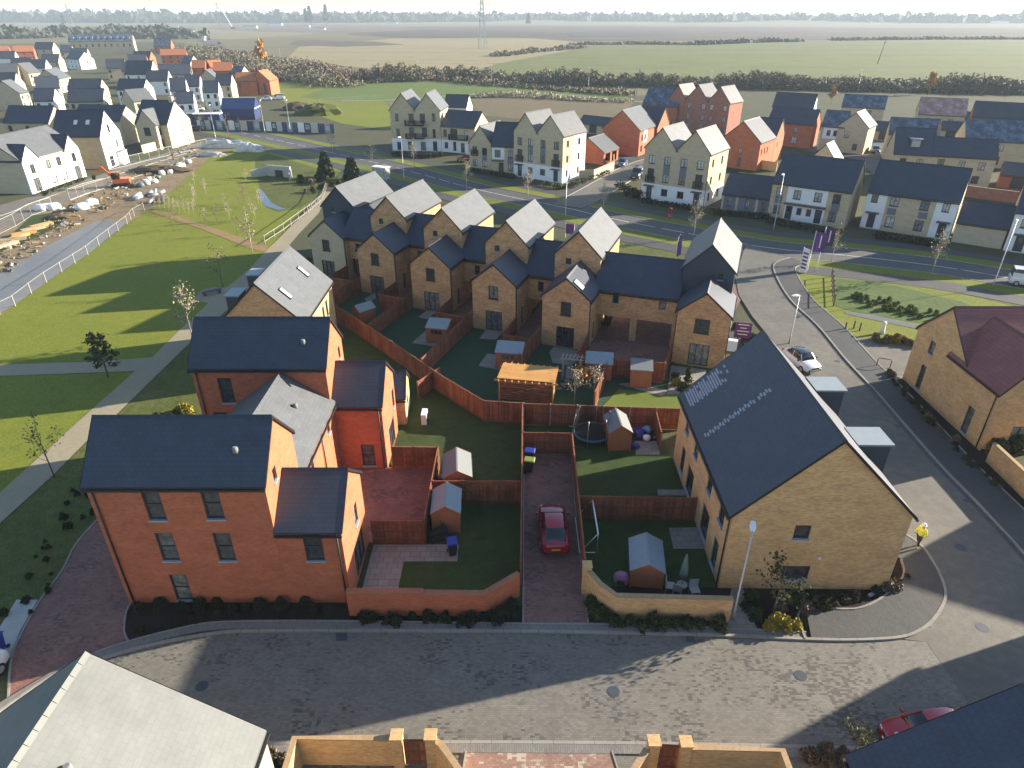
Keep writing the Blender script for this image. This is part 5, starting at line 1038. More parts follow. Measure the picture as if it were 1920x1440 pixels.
for k, (u, v, lab, mt, s_) in enumerate([(1196,820,'royal blue plastic toy car body on the patio slabs',M['blue_plastic'],.5),(1212,828,'white round paddling toy on the patio slabs',M['white_paint'],.4),(1212,812,'pale blue toy tub near the fence',pbr('pale_blue',(.3,.42,.55),.5,.05),.35),(1227,826,'red toy ball by the timber screen',M['red_paint'],.25),(1190,842,'small blue toy crate at the lawn edge',M['blue_plastic'],.3),(1268,1118,'grey garden chair folded under the parasol',M['galv'],.45),(1300,1120,'grey garden chair beside the parasol, nearer the house',M['galv'],.45),(1254,1112,'pale pot by the garden chairs',M['concrete'],.3),(1165,1092,'pink and white toy pram by the low shed',pbr('pink_toy',(.42,.2,.3),.6,.3,20),.42)]):
    c = G(u, v); b = MB()
    if 'chair' in lab:
        b.box(-.25,.25,-.25,.25,.42,.46); b.box(-.25,.25,.22,.26,.46,.95)
        for x in (-.23,.2):
            for y in (-.23,.2): b.box(x,x+.03,y,y+.03,0,.42)
        nm = 'garden_chair'
    elif 'ball' in lab or 'paddling' in lab or 'pot' in lab:
        b.tube([(0,0,0),(0,0,s_*.35),(0,0,s_*.8),(0,0,s_)], [s_*.5,s_*.75,s_*.72,s_*.4], 12); nm = 'plant_pot' if 'pot' in lab else 'toy'
    else:
        b.loft([[(-s_,-s_*.5,.05),(s_,-s_*.5,.05),(s_,s_*.5,.05),(-s_,s_*.5,.05)],[(-s_*1.1,-s_*.6,s_*.6),(s_*1.1,-s_*.6,s_*.6),(s_*1.1,s_*.6,s_*.6),(-s_*1.1,s_*.6,s_*.6)],[(-s_*.5,-s_*.4,s_*1.3),(s_*.4,-s_*.4,s_*1.3),(s_*.4,s_*.4,s_*1.3),(-s_*.5,s_*.4,s_*1.3)]]); nm = 'toy'
        for x in (-s_*.7, s_*.7):
            for y in (-s_*.6, s_*.6): b.tube([(x,y-.04,s_*.25),(x,y+.04,s_*.25)], s_*.25, 8)
    o = b.build(nm, mt, None, (c.x, c.y, .15)); o.rotation_euler.z = random.uniform(0, 3); tag(o, lab, 'toy' if nm == 'toy' else nm.split('_')[-1])
# ================= VEHICLES =================
def car(label, c, yaw, paint, L=4.05, W_=1.72, H=1.48, kind='hatch', z=.15, roofm=None, name='parked_car', cat='car', group=None, badge=False):
    r_ = empty(name, (c[0], c[1], z), yaw, label, cat, group); h = L/2; w_ = W_/2
    van = kind == 'van'
    if van: st = [(-h,.80,.35,.95),(-h+.06,.95,.22,1.05),(-h+.5,1,.2,1.1),(-h*.35,1,.2,1.12),(h*.4,1,.2,1.12),(h-.5,.98,.2,1.02),(h-.12,.9,.24,.85),(h,.74,.35,.7)]
    else: st = [(-h,.74,.42,.80),(-h+.07,.90,.28,.94),(-h+.35,.98,.22,1.0),(-h+1.1,1,.2,.98),(0,1,.2,.96),(h-1.3,1,.2,.95),(h-.55,.97,.21,.86),(h-.15,.88,.25,.74),(h-.02,.72,.36,.60),(h,.60,.40,.55)]
    rings = []
    for x, k, zb, zt in st:
        W0 = w_*k; e = .1
        rings.append([(x,-W0+.12,zb),(x,W0-.12,zb),(x,W0,zb+.14),(x,W0,zt-.22),(x,W0-.05,zt-.06),(x,W0-.2,zt),(x,0,zt+.03),(x,-W0+.2,zt),(x,-W0+.05,zt-.06),(x,-W0,zt-.22),(x,-W0,zb+.14)])
    b = MB(); b.loft(rings); b.build('body', paint, r_)
    if van: gs = [(-h+.08,.86,.80,1.02),(-h+.2,.88,.84,H-.05),(-h*.2,.88,.85,H),(h*.28,.88,.84,H-.02),(h*.62,.88,.86,1.06)]
    else: gs = [(-h+.30,.74,.72,1.0),(-h+.72,.82,.63,H-.12),(-h+1.2,.85,.64,H-.01),(-.05,.86,.65,H),(.40,.86,.64,H-.06),(h-1.08,.85,.78,.95)]
    g = MB(); rr = []
    for x, kb, kt, zt in gs: rr.append([(x,-w_*kb,.93),(x,w_*kb,.93),(x,w_*kt,zt-.03),(x,w_*kt*.9,zt),(x,-w_*kt*.9,zt),(x,-w_*kt,zt-.03)])
    g.loft(rr); g.build('windows', M['glass_car'], r_)
    rm = roofm or paint; p = MB(); ii = (1,2,3) if van else (1,2,3,4)
    q = [[(gs[i][0],-w_*gs[i][2]*.97,gs[i][3]-.02+.015),(gs[i][0],-w_*gs[i][2]*.85,gs[i][3]+.018),(gs[i][0],w_*gs[i][2]*.85,gs[i][3]+.018),(gs[i][0],w_*gs[i][2]*.97,gs[i][3]-.02+.015)] for i in ii]
    if not van: q[0] = [(a+.12,y,z_+.0) for a, y, z_ in q[0]]; q[-1] = [(a-.1,y,z_) for a, y, z_ in q[-1]]
    p.loft(q, cap=False, closed=False); p.build('roof', rm, r_); pl = MB()
    for s_ in (-1,1):
        A = gs[-1]; B_ = gs[-2]; pl.bar((A[0],s_*w_*A[1]*.97,.95),(B_[0],s_*w_*B_[2]*.97,B_[3]-.0),.07,.05)
        m1 = gs[2] if not van else gs[2]; pl.bar((m1[0]+.3,s_*w_*.865,.95),(m1[0]+.25,s_*w_*(.66 if not van else .85),m1[3]-.03),.05,.06)
        A = gs[0]; B_ = gs[1]; pl.bar((A[0]+.1,s_*w_*.77,.97),(B_[0]+.12,s_*w_*B_[2]*.97,B_[3]),.09,.06)
        if van: pl.obox(((-h*.35-.1),s_*w_*.865,1.25),(h*.55,0,0),(0,.02,0),(0,.0,.28))
    pl.build('pillars', rm if not roofm else paint, r_)
    for x in (-h+.75, h-.8):
        for s_ in (-1,1):
            b = MB(); b.tube([(x,s_*(w_-.2),.31),(x,s_*(w_+.005),.31)], .31, 16); wo = b.build('wheel', M['black'], r_); b = MB(); b.tube([(x,s_*(w_-.0),.31),(x,s_*(w_+.015),.31)], .19, 12); b.build('rim', M['galv'], wo)
    for s_ in (-1,1):
        b = MB(); b.obox((h-.17,s_*w_*.68,.63),(.10,s_*-.05,0),(.03,.11,0),(0,0,.055)); b.build('headlight', M['lamp_lens'], r_)
        b = MB(); b.obox((-h+.06,s_*w_*.76,.84),(.05,0,0),(0,.1,0),(0,0,.14)); b.build('tail_light', M['red_lens'], r_)
        b = MB(); b.obox((h-1.25,s_*(w_+.08),1.0),(.06,0,0),(0,.09,0),(0,0,.07)); b.build('mirror', paint if not roofm else M['dark_car'], r_)
    b = MB(); b.box(-h-.012,-h+.02,-.26,.26,.55,.66); b.build('number_plate', M['plate_yellow'], r_)
    b = MB(); b.box(h-.03,h+.012,-.26,.26,.40,.50); b.build('number_plate', M['white_paint'], r_)
    b = MB(); b.obox((h-.02,0,.60),(.02,0,0),(0,w_*.45,0),(0,0,.06)); b.build('grille', M['black'], r_)
    if badge: b = MB(); b.tube([(h-.42,0,.845),(h-.41,0,.885)], .11, 14); b.build('badge', M['galv'], r_)
    return r_
car('red hatchback parked on the brick driveway, seen from behind', (2.52,31.2), 91, M['red_paint'])
car('red hatchback half hidden by the dark roof at the bottom right', (18.1,17.9), 188, M['red_paint'], badge=True)
car('white car with a black roof parked on the dusty side street', (*G(1500,688)[:2],), 286, M['white_car'], roofm=M['dark_car'], L=3.8)
car('white van cut by the right edge on the main road', (*G(1935,537)[:2],), -28, M['white_car'], 5.0, 1.9, 2.0, 'van', .06, name='van', cat='van')
car('blue car beside the pale garden wall and car port', (*G(1166,312)[:2],), 250, M['blue_car'], z=.14); car('black pickup van in the side road left of the tall gables', (*G(1196,334)[:2],), 240, M['dark_car'], 4.9, 1.9, 1.9, 'van', .14, name='van', cat='van')
car('dark red car under the low wing between the apartments and small gable', (*G(874,303)[:2],), 170, M['red_paint'], z=.03); car('blue car beneath the car port behind the semis', (*G(1640,286)[:2],), 250, M['blue_car'], z=.03)
car('grey car by the red brick pier near the hoarding', (*G(368,246)[:2],), 190, M['dark_car'], z=.05)
car('white van cut by the left edge above the brick driveway end', (*G(-75,1310)[:2],), 80, M['white_car'], 4.6, 1.8, 1.8, 'van', .03, name='van', cat='van')
GP_ = 'cars parked on the site car park'
for k, (u, v, yw, mt, lab, kd) in enumerate([(352,213,200,'white_car','white van at the left end of the site car park','van'),(372,208,200,'white_car','white and red car behind the left van on the site car park','hatch'),(422,212,205,'white_car','large white van in the middle of the site car park','van'),(404,215,205,'silver_car','silver car left of the large white van','hatch'),(446,207,220,'dark_car','dark car first in the slanted row by the cabins','hatch'),(454,206,220,'silver_car','silver car in the slanted row by the cabins','hatch'),(463,205,220,'dark_car','dark car last in the slanted row by the cabins','hatch'),(500,188,190,'white_car','white car before the arched red house','hatch'),(522,187,190,'white_car','white van at the right of the arched red house','van'),(548,124,185,'white_car','lone white lorry box on the field track','van')]):
    car(lab, G(u, v)[:2], yw, M[mt], 4.9 if kd == 'van' else 4.1, 1.8, 2.0 if kd == 'van' else 1.45, kd, .04, name='van' if kd == 'van' else 'parked_car', cat='van' if kd == 'van' else 'car', group=GP_)
# excavator
c = G(228,350); r_ = empty('excavator', (c.x, c.y, .05), 200, 'small orange excavator on the muddy building site', 'excavator'); s_ = 1.0
for y in (-.95,.95):
    b = MB(); b.loft([[(-1.3,y-.22,.1),(-1.5,y-.22,.4),(-1.2,y-.22,.7),(1.2,y-.22,.7),(1.5,y-.22,.4),(1.3,y-.22,.1)],[(-1.3,y+.22,.1),(-1.5,y+.22,.4),(-1.2,y+.22,.7),(1.2,y+.22,.7),(1.5,y+.22,.4),(1.3,y+.22,.1)]], smooth=False); b.build('track', M['black'], r_)
b = MB(); b.box(-1.7,1.0,-1.0,1.0,.75,1.5); b.build('body', M['orange_paint'], r_); b = MB(); b.box(-.2,1.1,.0,1.0,1.5,2.6); b.build('cab', M['glass_car'], r_); b = MB(); b.box(-.3,1.2,-.05,1.05,2.6,2.7); b.build('cab_roof', M['orange_paint'], r_)
b = MB(); b.bar((.9,-.4,1.4),(2.6,-.4,3.6),.3,.35); b.bar((2.6,-.4,3.6),(4.0,-.4,2.2),.25,.3); b.build('boom', M['orange_paint'], r_); b = MB(); b.loft([[(3.7,-.8,2.2),(4.3,-.8,2.3),(4.4,-.8,1.6),(3.9,-.8,1.4)],[(3.7,0,2.2),(4.3,0,2.3),(4.4,0,1.6),(3.9,0,1.4)]], smooth=False); b.build('bucket', M['dark_car'], r_)
# ================= PERSON =================
c = G(1716,1031); pr = empty('person', (c.x, c.y, .21), 200, 'person in a yellow hi-vis jacket and white helmet walking on the corner footway', 'person')
def skin(name, verts, edges, rad, mat, parent, root=0, sub=2):
    me = bpy.data.meshes.new(name); me.from_pydata(verts, edges, []); o = bpy.data.objects.new(name, me); COL.objects.link(o); o.parent = parent
    md = o.modifiers.new('skin', 'SKIN'); md.use_smooth_shade = True
    for i, r2 in enumerate(rad): me.skin_vertices[0].data[i].radius = (r2, r2) if not isinstance(r2, tuple) else r2
    me.skin_vertices[0].data[root].use_root = True
    o.modifiers.new('sub', 'SUBSURF').levels = sub; o.modifiers['sub'].render_levels = sub; me.materials.append(mat); return o
sk = pbr('skin_tone', (.45,.28,.2), .6, .05)
bv = [(0,0,.92),(0,0,1.15),(0,0,1.40),(0,.0,1.52),(.02,0,1.62),(.03,0,1.74),
      (0,.1,.88),(.14,.11,.50),(.02,.11,.09),(.17,.12,.05),(0,-.1,.88),(-.06,-.11,.50),(-.28,-.11,.14),(-.16,-.12,.06),
      (0,.19,1.42),(-.06,.25,1.16),(.1,.24,.95),(.16,.23,.88),(0,-.19,1.42),(.08,-.25,1.16),(.26,-.24,1.05),(.32,-.23,1.0)]
be = [(0,1),(1,2),(2,3),(3,4),(4,5),(0,6),(6,7),(7,8),(8,9),(0,10),(10,11),(11,12),(12,13),(2,14),(14,15),(15,16),(16,17),(2,18),(18,19),(19,20),(20,21)]
br_ = [.13,.13,.14,.055,.085,.07,.085,.06,.04,.035,.085,.06,.04,.035,.06,.045,.032,.03,.06,.045,.032,.03]
skin('body', bv, be, br_, sk, pr)
jv = [(0,0,.86),(0,0,1.12),(0,0,1.40),(0,0,1.49),(0,.2,1.43),(-.06,.26,1.16),(.08,.25,.98),(0,-.2,1.43),(.08,-.26,1.16),(.24,-.25,1.06)]
skin('hi_vis_jacket', jv, [(0,1),(1,2),(2,3),(2,4),(4,5),(5,6),(2,7),(7,8),(8,9)], [(.16,.21),(.16,.2),(.17,.19),.08,.085,.07,.06,.085,.07,.06], M['hivis'], pr)
tv_ = [(0,0,.93),(0,.1,.88),(.14,.11,.50),(.02,.11,.13),(0,-.1,.88),(-.06,-.11,.50),(-.26,-.11,.18)]
skin('trousers', tv_, [(0,1),(1,2),(2,3),(0,4),(4,5),(5,6)], [.15,.1,.075,.06,.1,.075,.06], pbr('navy_trousers', (.02,.022,.035), .8, .1), pr)
b = MB(); b.tube([(.03,0,1.70),(.03,0,1.77),(.03,0,1.83),(.03,0,1.86)], [.125,.12,.08,.02], 14); b.tube([(.03,0,1.695),(.03,0,1.71)], .15, 14); b.build('helmet', M['white_paint'], pr)
for y, x in ((.11,.1),(-.11,-.2)):
    b = MB(); b.loft([[(x-.1,y-.05,.02 if x > 0 else .08),(x-.1,y+.05,.02 if x > 0 else .08),(x-.1,y+.04,.12),(x-.1,y-.04,.12)],[(x+.16,y-.05,.0),(x+.16,y+.05,.0),(x+.16,y+.03,.06),(x+.16,y-.03,.06)]]); b.build('boot', pbr('tan_boot', (.25,.19,.12), .7, .1) , pr)
for z in (1.05, 1.22): 
    b = MB(); b.tube([(0,0,z),(0,0,z+.05)], [.212,.212], 16, cap=False); b.build('reflective_band', M['lamp_lens'], pr); b = None
# ================= STREET FURNITURE =================
def lamp(label, c, h=6.0, yaw=0, arm=.5, group=None, r=.05):
    r_ = empty('lamp_post', (c[0], c[1], .1), yaw, label, 'lamp post', group); b = MB(); b.tube([(0,0,0),(0,0,.9),(0,0,.95),(0,0,h)], [r*1.6,r*1.6,r,r*.75], 8); b.build('pole', M['galv'], r_)
    b = MB(); b.tube([(0,0,h-.05),(arm*.4,0,h+.03)], r*.6, 6); b.build('arm', M['galv'], r_)
    b = MB(); b.loft([[(arm*.3,-.09,h-.02),(arm*.3,.09,h-.02),(arm*.3,.07,h+.08),(arm*.3,-.07,h+.08)],[(arm*.3+.35,-.16,h),(arm*.3+.35,.16,h),(arm*.3+.35,.12,h+.12),(arm*.3+.35,-.12,h+.12)],[(arm*.3+.72,-.12,h+.02),(arm*.3+.72,.12,h+.02),(arm*.3+.72,.09,h+.09),(arm*.3+.72,-.09,h+.09)]], smooth=False); b.build('lamp_head', M['white_paint'], r_)
    return r_
lamp('slim lamp post in front of the large buff house, standing by the slab path', (*G(1373,1165)[:2],), 5.95, 70)
lamp('lamp post rising before the pair of semis with white centre', (*G(1450,432)[:2],), 8.0, 230)
lamp('lamp post on the verge at the right edge by the white van', (*G(1860,541)[:2],), 8.0, 230); lamp('short lamp post on the dusty street beside the white car', (*G(1479,646)[:2],), 5.0, 200)
lamp('lamp post beside the bus shelter in front of the apartments', (*G(758,341)[:2],), 8.0, 240); lamp('lamp post at the road junction near the white rendered wall', (*G(1060,410)[:2],), 8.0, 60)
LG = 'distant lamp posts along the road'
for (u, v, lab) in [(497,250,'lamp post in front of the teal hoarding'),(545,250,'lamp post at the right end of the hoarding'),(922,160,'thin lamp post on the far road above the hill meadow'),(1103,165,'thin lamp post by the far hedge, left of the red houses'),(1330,175,'thin lamp post by the far hedge behind the tall red house'),(1608,172,'leaning looking thin lamp post by the far hedge at right'),(527,118,'thin lamp post on the far road by the autumn tree'),(405,262,'lamp post over the village street corner'),(785,150,'thin lamp post by the hedge left of the hill meadow')]:
    lamp(lab, G(u, v)[:2], 8.0, 90, group=LG, r=.06)
def flag(label, c, h, yaw, fw, fh, cloth, pole=True, text=None):
    r_ = empty('flag_pole', (c[0], c[1], .08), yaw, label, 'flag'); b = MB(); b.tube([(0,0,0),(0,0,h)], [.045,.035], 8); b.build('pole', M['white_paint'], r_)
    b = MB(); n = 8; rows_ = []
    for k in range(n+1): rows_.append([(.05+fw*k/n, .1*math.sin(k*1.1), h-.1), (.05+fw*k/n, .1*math.sin(k*1.1+.5), h-.1-fh)])
    b.loft(rows_, cap=False, closed=False); fo = b.build('flag_cloth', cloth, r_)
    b = MB(); b.obox((fw*.55,-.13,h-fh*.5),(.06,0,0),(0,.004,0),(0,0,fh*.32)); b.build('white_lettering', M['white_paint'], fo)
    return r_
flag('purple flag on the left pole at the street corner', G(1513,512)[:2], 5.2, -25, 1.3, 2.4, M['purple']); flag('dark purple flag on the right pole at the street corner', G(1530,510)[:2], 5.6, -25, 1.1, 2.2, pbr('dark_purple', (.05,.025,.10), .6, .1))
r_ = empty('sign_board', (*G(1504,512)[:2],.08), -60, 'leaning pale purple banner sign with white writing at the street corner', 'sign'); b = MB(); b.box(-.45,.45,-.02,.02,.1,3.0); b.build('panel', M['white_paint'], r_); b = MB()
for k in range(5): b.box(-.38,.38,-.03,-.021,.5+k*.45,.72+k*.45)
b.build('purple_lettering', M['purple'], r_); b = MB(); b.box(-.5,-.45,-.04,.04,0,3.1); b.build('post', M['white_paint'], r_)
def fsail(label, c, h, yaw):
    r_ = empty('feather_flag', (c[0], c[1], .08), yaw, label, 'flag'); b = MB(); b.tube([(0,0,0),(0,0,h*.7),(.1,0,h*.93),(.3,0,h)], .03, 6); b.build('pole', M['white_paint'], r_)
    b = MB(); b.poly([(.03,0,.6),(.65,.05,.9),(.7,.08,h*.6),(.5,.05,h*.9),(.3,0,h),(.1,0,h*.93),(.03,0,h*.7)]); b.build('sail', M['purple'], r_)
fsail('purple and white feather flag behind the long dark link roof', G(1266,492)[:2], 3.6, 10)
r_ = empty('purple_banner', (*G(1068,447)[:2],.08), -20, 'small purple banner behind the roof of the fifth terrace house', 'banner'); b = MB(); b.box(-.6,.6,-.02,.02,.6,2.0); b.build('cloth', M['purple'], r_); b = MB(); b.box(-.66,-.6,-.03,.03,0,2.1); b.box(.6,.66,-.03,.03,0,2.1); b.build('posts', M['white_paint'], r_)
r_ = empty('sales_sign', (*G(1388,648)[:2],.1), -15, 'purple sales sign with white lines beside the end terrace house', 'sign'); b = MB(); b.box(-.75,.75,-.03,.03,.7,2.3); b.build('panel', M['purple'], r_); b = MB()
for k, ww in enumerate((.5,.3,.55,.45)): b.box(-ww,ww,-.04,-.031,2.05-k*.33,2.13-k*.33)
b.build('white_lettering', M['white_paint'], r_); b = MB(); b.box(-.4,-.3,-.05,.05,0,.7); b.box(.3,.4,-.05,.05,0,.7); b.build('legs', M['purple'], r_)
# bus shelter
r_ = empty('bus_shelter', (*G(716,338)[:2],.1), -30, 'glass bus shelter with white roof on the main road', 'bus shelter'); b = MB(); b.box(-1.7,1.7,-.7,.8,2.35,2.47); b.build('roof', M['white_paint'], r_); b = MB()
for x in (-1.6,-.5,.5,1.6): b.box(x-.04,x+.04,-.6,-.52,0,2.35)
for x in (-1.6,1.6): b.box(x-.04,x+.04,.55,.63,0,2.35)
b.build('posts', M['galv'], r_); b = MB(); b.box(-1.55,1.55,-.58,-.55,.3,2.2); b.box(1.58,1.61,-.5,.55,.3,2.2); b.build('glazing', M['glass_curtain'], r_); b = MB(); b.box(-1.2,1.2,-.4,-.1,.45,.5); b.build('bench', M['galv'], r_)
# bench plinths, bollards, small posts
r_ = empty('bench', (*G(398,552)[:2],.06), 35, 'dark timber bench on the paved bay beside the gravel path', 'bench'); b = MB(); b.box(-1.1,1.1,-.3,.3,.36,.48); b.build('seat', M['dark_panel'], r_)
for x in (-.8,.8): b = MB(); b.box(x-.12,x+.12,-.25,.25,0,.36); b.build('leg', M['dark_panel'], r_)
r_ = empty('post_box', (*G(1255,410)[:2],.1), 0, 'red pillar post box on the verge before the tall gables', 'post box'); b = MB(); b.tube([(0,0,0),(0,0,.15),(0,0,.16),(0,0,1.4),(0,0,1.42),(0,0,1.55),(0,0,1.62)], [.26,.26,.22,.22,.27,.25,.1], 14); b.build('body', M['red_paint'], r_); b = MB(); b.box(-.12,.12,-.235,-.2,1.18,1.24); b.build('slot', M['black'], r_)
for k, (u, v) in enumerate([(1584,620),(1600,617),(1611,621)]):
    b = MB(); b.tube([(0,0,0),(0,0,.85),(0,0,.9)], [.07,.07,.05], 8); b.tube([(0,0,.72),(0,0,.8)], .075, 8); o = b.build('bollard', M['dark_panel'], None, (*G(u,v)[:2],.05)); tag(o, 'short black bollard on the lawn by the footway', 'bollard', 'black bollards by the footway')
r_ = empty('cycle_stand', (*G(1655,690)[:2],.05), -20, 'dark tubular cycle stand beside the footway and planting', 'cycle stand'); b = MB(); b.tube([(-.55,0,0),(-.55,0,.8),(-.48,0,.88),(.48,0,.88),(.55,0,.8),(.55,0,0)], .04, 8); b.build('hoop', M['dark_panel'], r_)
o = MB(); o.tube([(0,0,0),(0,0,.5),(0,0,.9),(0,0,1.15),(0,0,1.3)], [.28,.2,.16,.2,.08], 10); tag(o.build('standing_stone', M['white_paint'], None, (*G(1653,626)[:2],.05)), 'white upright stone among the orange grasses near the ditch', 'stone')
o = MB(); o.bar((0,0,.12),(1.7,.75,.12),.18,.12); tag(o.build('metal_bar', M['galv'], None, (*G(1627,1123)[:2],.12)), 'pale metal bar lying in the corner planting bed', 'bar')
# post and rail fences
def rail_fence(label, pts, h=1.25, m='post_wood', step=2.6, mesh=False, rails=(.35,1.15), post=.05, name='rail_fence', z0=.04, group=None, rw=.045):
    P = [Vector((p[0], p[1], 0)) for p in pts]; root = empty(name, (P[0].x, P[0].y, 0), 0, label, 'fence', group); o0 = P[0]; rl = MB(); posts = []
    for a, c in zip(P, P[1:]):
        d = c-a; L = d.length; n_ = max(1, round(L/step))
        for i in range(n_): posts.append(a+d*i/n_-o0)
        for z in rails: rl.bar(a-o0+Vector((0,0,z0+z)), c-o0+Vector((0,0,z0+z)), rw, rw*1.3)
        if mesh:
            for k in range(1, 6): rl.bar(a-o0+Vector((0,0,z0+h*k/6)), c-o0+Vector((0,0,z0+h*k/6)), .008, .008)
    posts.append(P[-1]-o0); rl.build('rails', M[m], root); pm = MB(); pm.box(-post,post,-post,post,0,z0+h); f = None
    for p in posts:
        if f is None: f = pm.build('post', M[m], root); f.location = p
        else: c = f.copy(); COL.objects.link(c); c.location = p
    return root
rail_fence('long pale post and wire fence between the park lawn and the wet site road', GS([(-120,640),(0,590),(29,575),(59,551),(87,530),(116,511),(141,495),(165,479),(186,462),(206,446),(222,434),(239,421),(252,406),(271,396)]), 1.3, mesh=True, step=3.0, rails=(1.22,), rw=.03)
rail_fence('white post and rail fence on the left of the gravel path by the stream', GS([(497,458),(532,435),(560,414),(582,398)]), 1.3, step=2.5)
rail_fence('white wooden railing beside the path at the culvert', GS([(578,402),(605,378),(612,356)]), 1.2, step=2.0)
rail_fence('wooden post and rail fence above the ditch by the street', GS([(1562,575),(1560,547),(1558,520)]), 1.4, step=1.6, m='bark'); 
rail_fence('white post and rail fence in front of the hill meadow', GS([(600,192),(680,187),(745,184)]), 1.4, step=4); rail_fence('pale fence beyond the dry grass plot', GS([(870,178),(980,176),(1090,183),(1190,188)]), 1.3, step=5)
for i, px in enumerate([[(0,440),(30,425),(60,405)], [(132,376),(160,365),(205,352)], [(60,405),(100,392)], [(205,320),(300,296),(390,276)]]):
    rail_fence(('temporary mesh fence panels by the rubble at the left edge','temporary mesh fence panels beside the excavator','short temporary mesh fence near the pipe heap','long temporary mesh fence along the village street')[i], GS(px), 1.9, 'galv', 2.8, True, (.1,1.85), .03, 'mesh_fence')
# hoarding
r_ = empty('site_hoarding', (*G(372,243)[:2],0), 0, 'long teal and white printed site hoarding along the village road', 'hoarding'); pts = GS([(372,243),(430,244),(500,246),(560,248),(628,251)])
mm = [pbr('grey_hoarding', (.25,.3,.33), .5, .1), M['hoarding'], M['white_paint'], M['hoarding'], pbr('cream_hoarding', (.5,.48,.43), .5, .1), M['navy']]
line = smooth_line(pts, 6)
for i in range(len(line)-1):
    a, c = line[i]-r_.location, line[i+1]-r_.location; b = MB(); d = (c-a).normalized(); b.obox((a+c)/2+Vector((0,0,1.25)), (c-a)*.498, Vector((-d.y,d.x,0))*.03, Vector((0,0,1.2)))
    pn = b.build('panel', mm[(i*7+2) % 6], r_)
    if i % 3 == 1:
        b = MB(); nn = Vector((d.y,-d.x,0))*.04
        for k in range(3): b.obox((a+c)/2+nn+Vector((0,0,1.0+k*.4)), (c-a)*.3, nn*.1, Vector((0,0,.07)))
        b.build('white_lettering', M['white_paint'], pn)
# navy site cabins
r_ = empty('site_cabin', (-86.6,213.3,0), 5, 'large navy marquee roofed sales cabin on the site car park', 'cabin'); b = MB(); b.box(0,9.4,0,6.8,0,3.2); b.build('walls', M['navy'], r_); b = MB()
b.loft([[(-.2,-.2,3.2),(-.2,7,3.2),(-.2,3.4,5.9)],[(9.6,-.2,3.2),(9.6,7,3.2),(9.6,3.4,5.9)]], smooth=False); b.build('roof', M['navy'], r_); b = MB(); b.box(-.2,9.6,3.3,3.5,5.85,6.0); b.box(9.6,9.75,-.2,7,3.1,3.3); b.build('white_trim', M['white_paint'], r_)
for k, (x0, x1) in enumerate(((-109,-100.5),(-100,-92),(-91.5,-84))):
    r_ = empty('site_cabin', (x0,205.5-k*.4,0), 3, ('low navy site cabin at the left end with white roof edge','low navy site cabin in the middle of the row','low navy site cabin below the marquee roof')[k], 'cabin'); b = MB(); b.box(0,x1-x0-.2,0,3,.2,2.7); b.build('walls', M['navy'], r_); b = MB(); b.box(-.1,x1-x0-.1,-.1,3.1,2.7,2.85); b.build('roof', M['white_paint'] if k != 1 else M['zinc'], r_)
    b = MB(); b.box(1,2,-.03,-.002,1.2,2.1); b.box(4,5,-.03,-.002,1.2,2.1); b.build('window', M['glass_curtain'], r_)
# culvert
c = G(524,332); r_ = empty('culvert', (c.x, c.y, 0), -18, 'concrete culvert headwall with dark railings over the stream', 'culvert'); b = MB()
b.box(-2.6,-.9,0,.4,0,2.1); b.box(.9,2.6,0,.4,0,2.1); b.box(-.9,.9,0,.4,1.3,2.1); b.bar((-2.6,.2,1.0),(-5.0,-2.0,.6),.35,1.6); b.bar((2.6,.2,1.0),(4.2,-2.6,.6),.35,1.6); b.build('headwall', M['concrete'], r_); b = MB(); b.box(-.9,.9,.2,.38,0,1.3); b.build('opening', M['black'], r_); b = MB()
for k in range(10): b.box(-2.6+k*.57,-2.56+k*.57,.15,.19,2.1,3.1)
b.bar((-2.6,.17,3.1),(2.55,.17,3.1),.05); b.bar((2.55,.17,3.1),(4.2,-2.6,2.3),.05); b.build('railing', M['dark_panel'], r_)
# building-site heaps and materials
random.seed(11)
def heap(label, c, rx, ry, h, m, name='spoil_heap', cat='heap', n=18):
    b = MB(); rings = []
    for k in range(6):
        t = k/5; rr = math.cos(t*math.pi/2)**.8
        rings.append([(rx*rr*math.cos(a)*(1+.22*random.uniform(-1,1)), ry*rr*math.sin(a)*(1+.22*random.uniform(-1,1)), h*math.sin(t*math.pi/2)*(1+(.1 if 'stack' not in name else .16)*random.uniform(-1,1))) for a in [2*math.pi*i/n for i in range(n)]])
    b.loft(rings, smooth=False); o = b.build(name, m, None, (c[0], c[1], .02)); return tag(o, label, cat)
brd = ground_mat('brown_spoil', [(.3,(.10,.075,.05)),(.7,(.19,.145,.09))], .5, 4, fine=.4, b=.8)
heap('brown spoil heap behind the excavator', G(300,322)[:2], 6, 2.2, 1.1, brd); heap('grassy mound behind the hoarding', G(600,214)[:2], 7, 5, 3.0, M['rough_grass'], 'grass_mound', 'mound'); heap('dark earth mound left of the grassy mound', G(560,205)[:2], 5, 4, 2.2, brd); heap('rubble heap near the left fence', G(120,408)[:2], 2.4, 1.3, .7, M['dirt'])
tarp = pbr('pale_tarpaulin', (.5,.5,.47), .6, .3, 1.2, bmp=.3)
heap('long pale tarpaulin covered stack beside the culvert', G(425,277)[:2], 6.5, 1.5, 1.9, tarp, 'covered_stack', 'stack'); heap('second pale tarpaulin stack by the village street', G(470,284)[:2], 3.6, 1.3, 1.7, tarp, 'covered_stack', 'stack'); heap('grey stone heap left of the tarpaulin stacks', G(398,293)[:2], 3, 1.2, 1.0, M['concrete'], 'stone_heap')
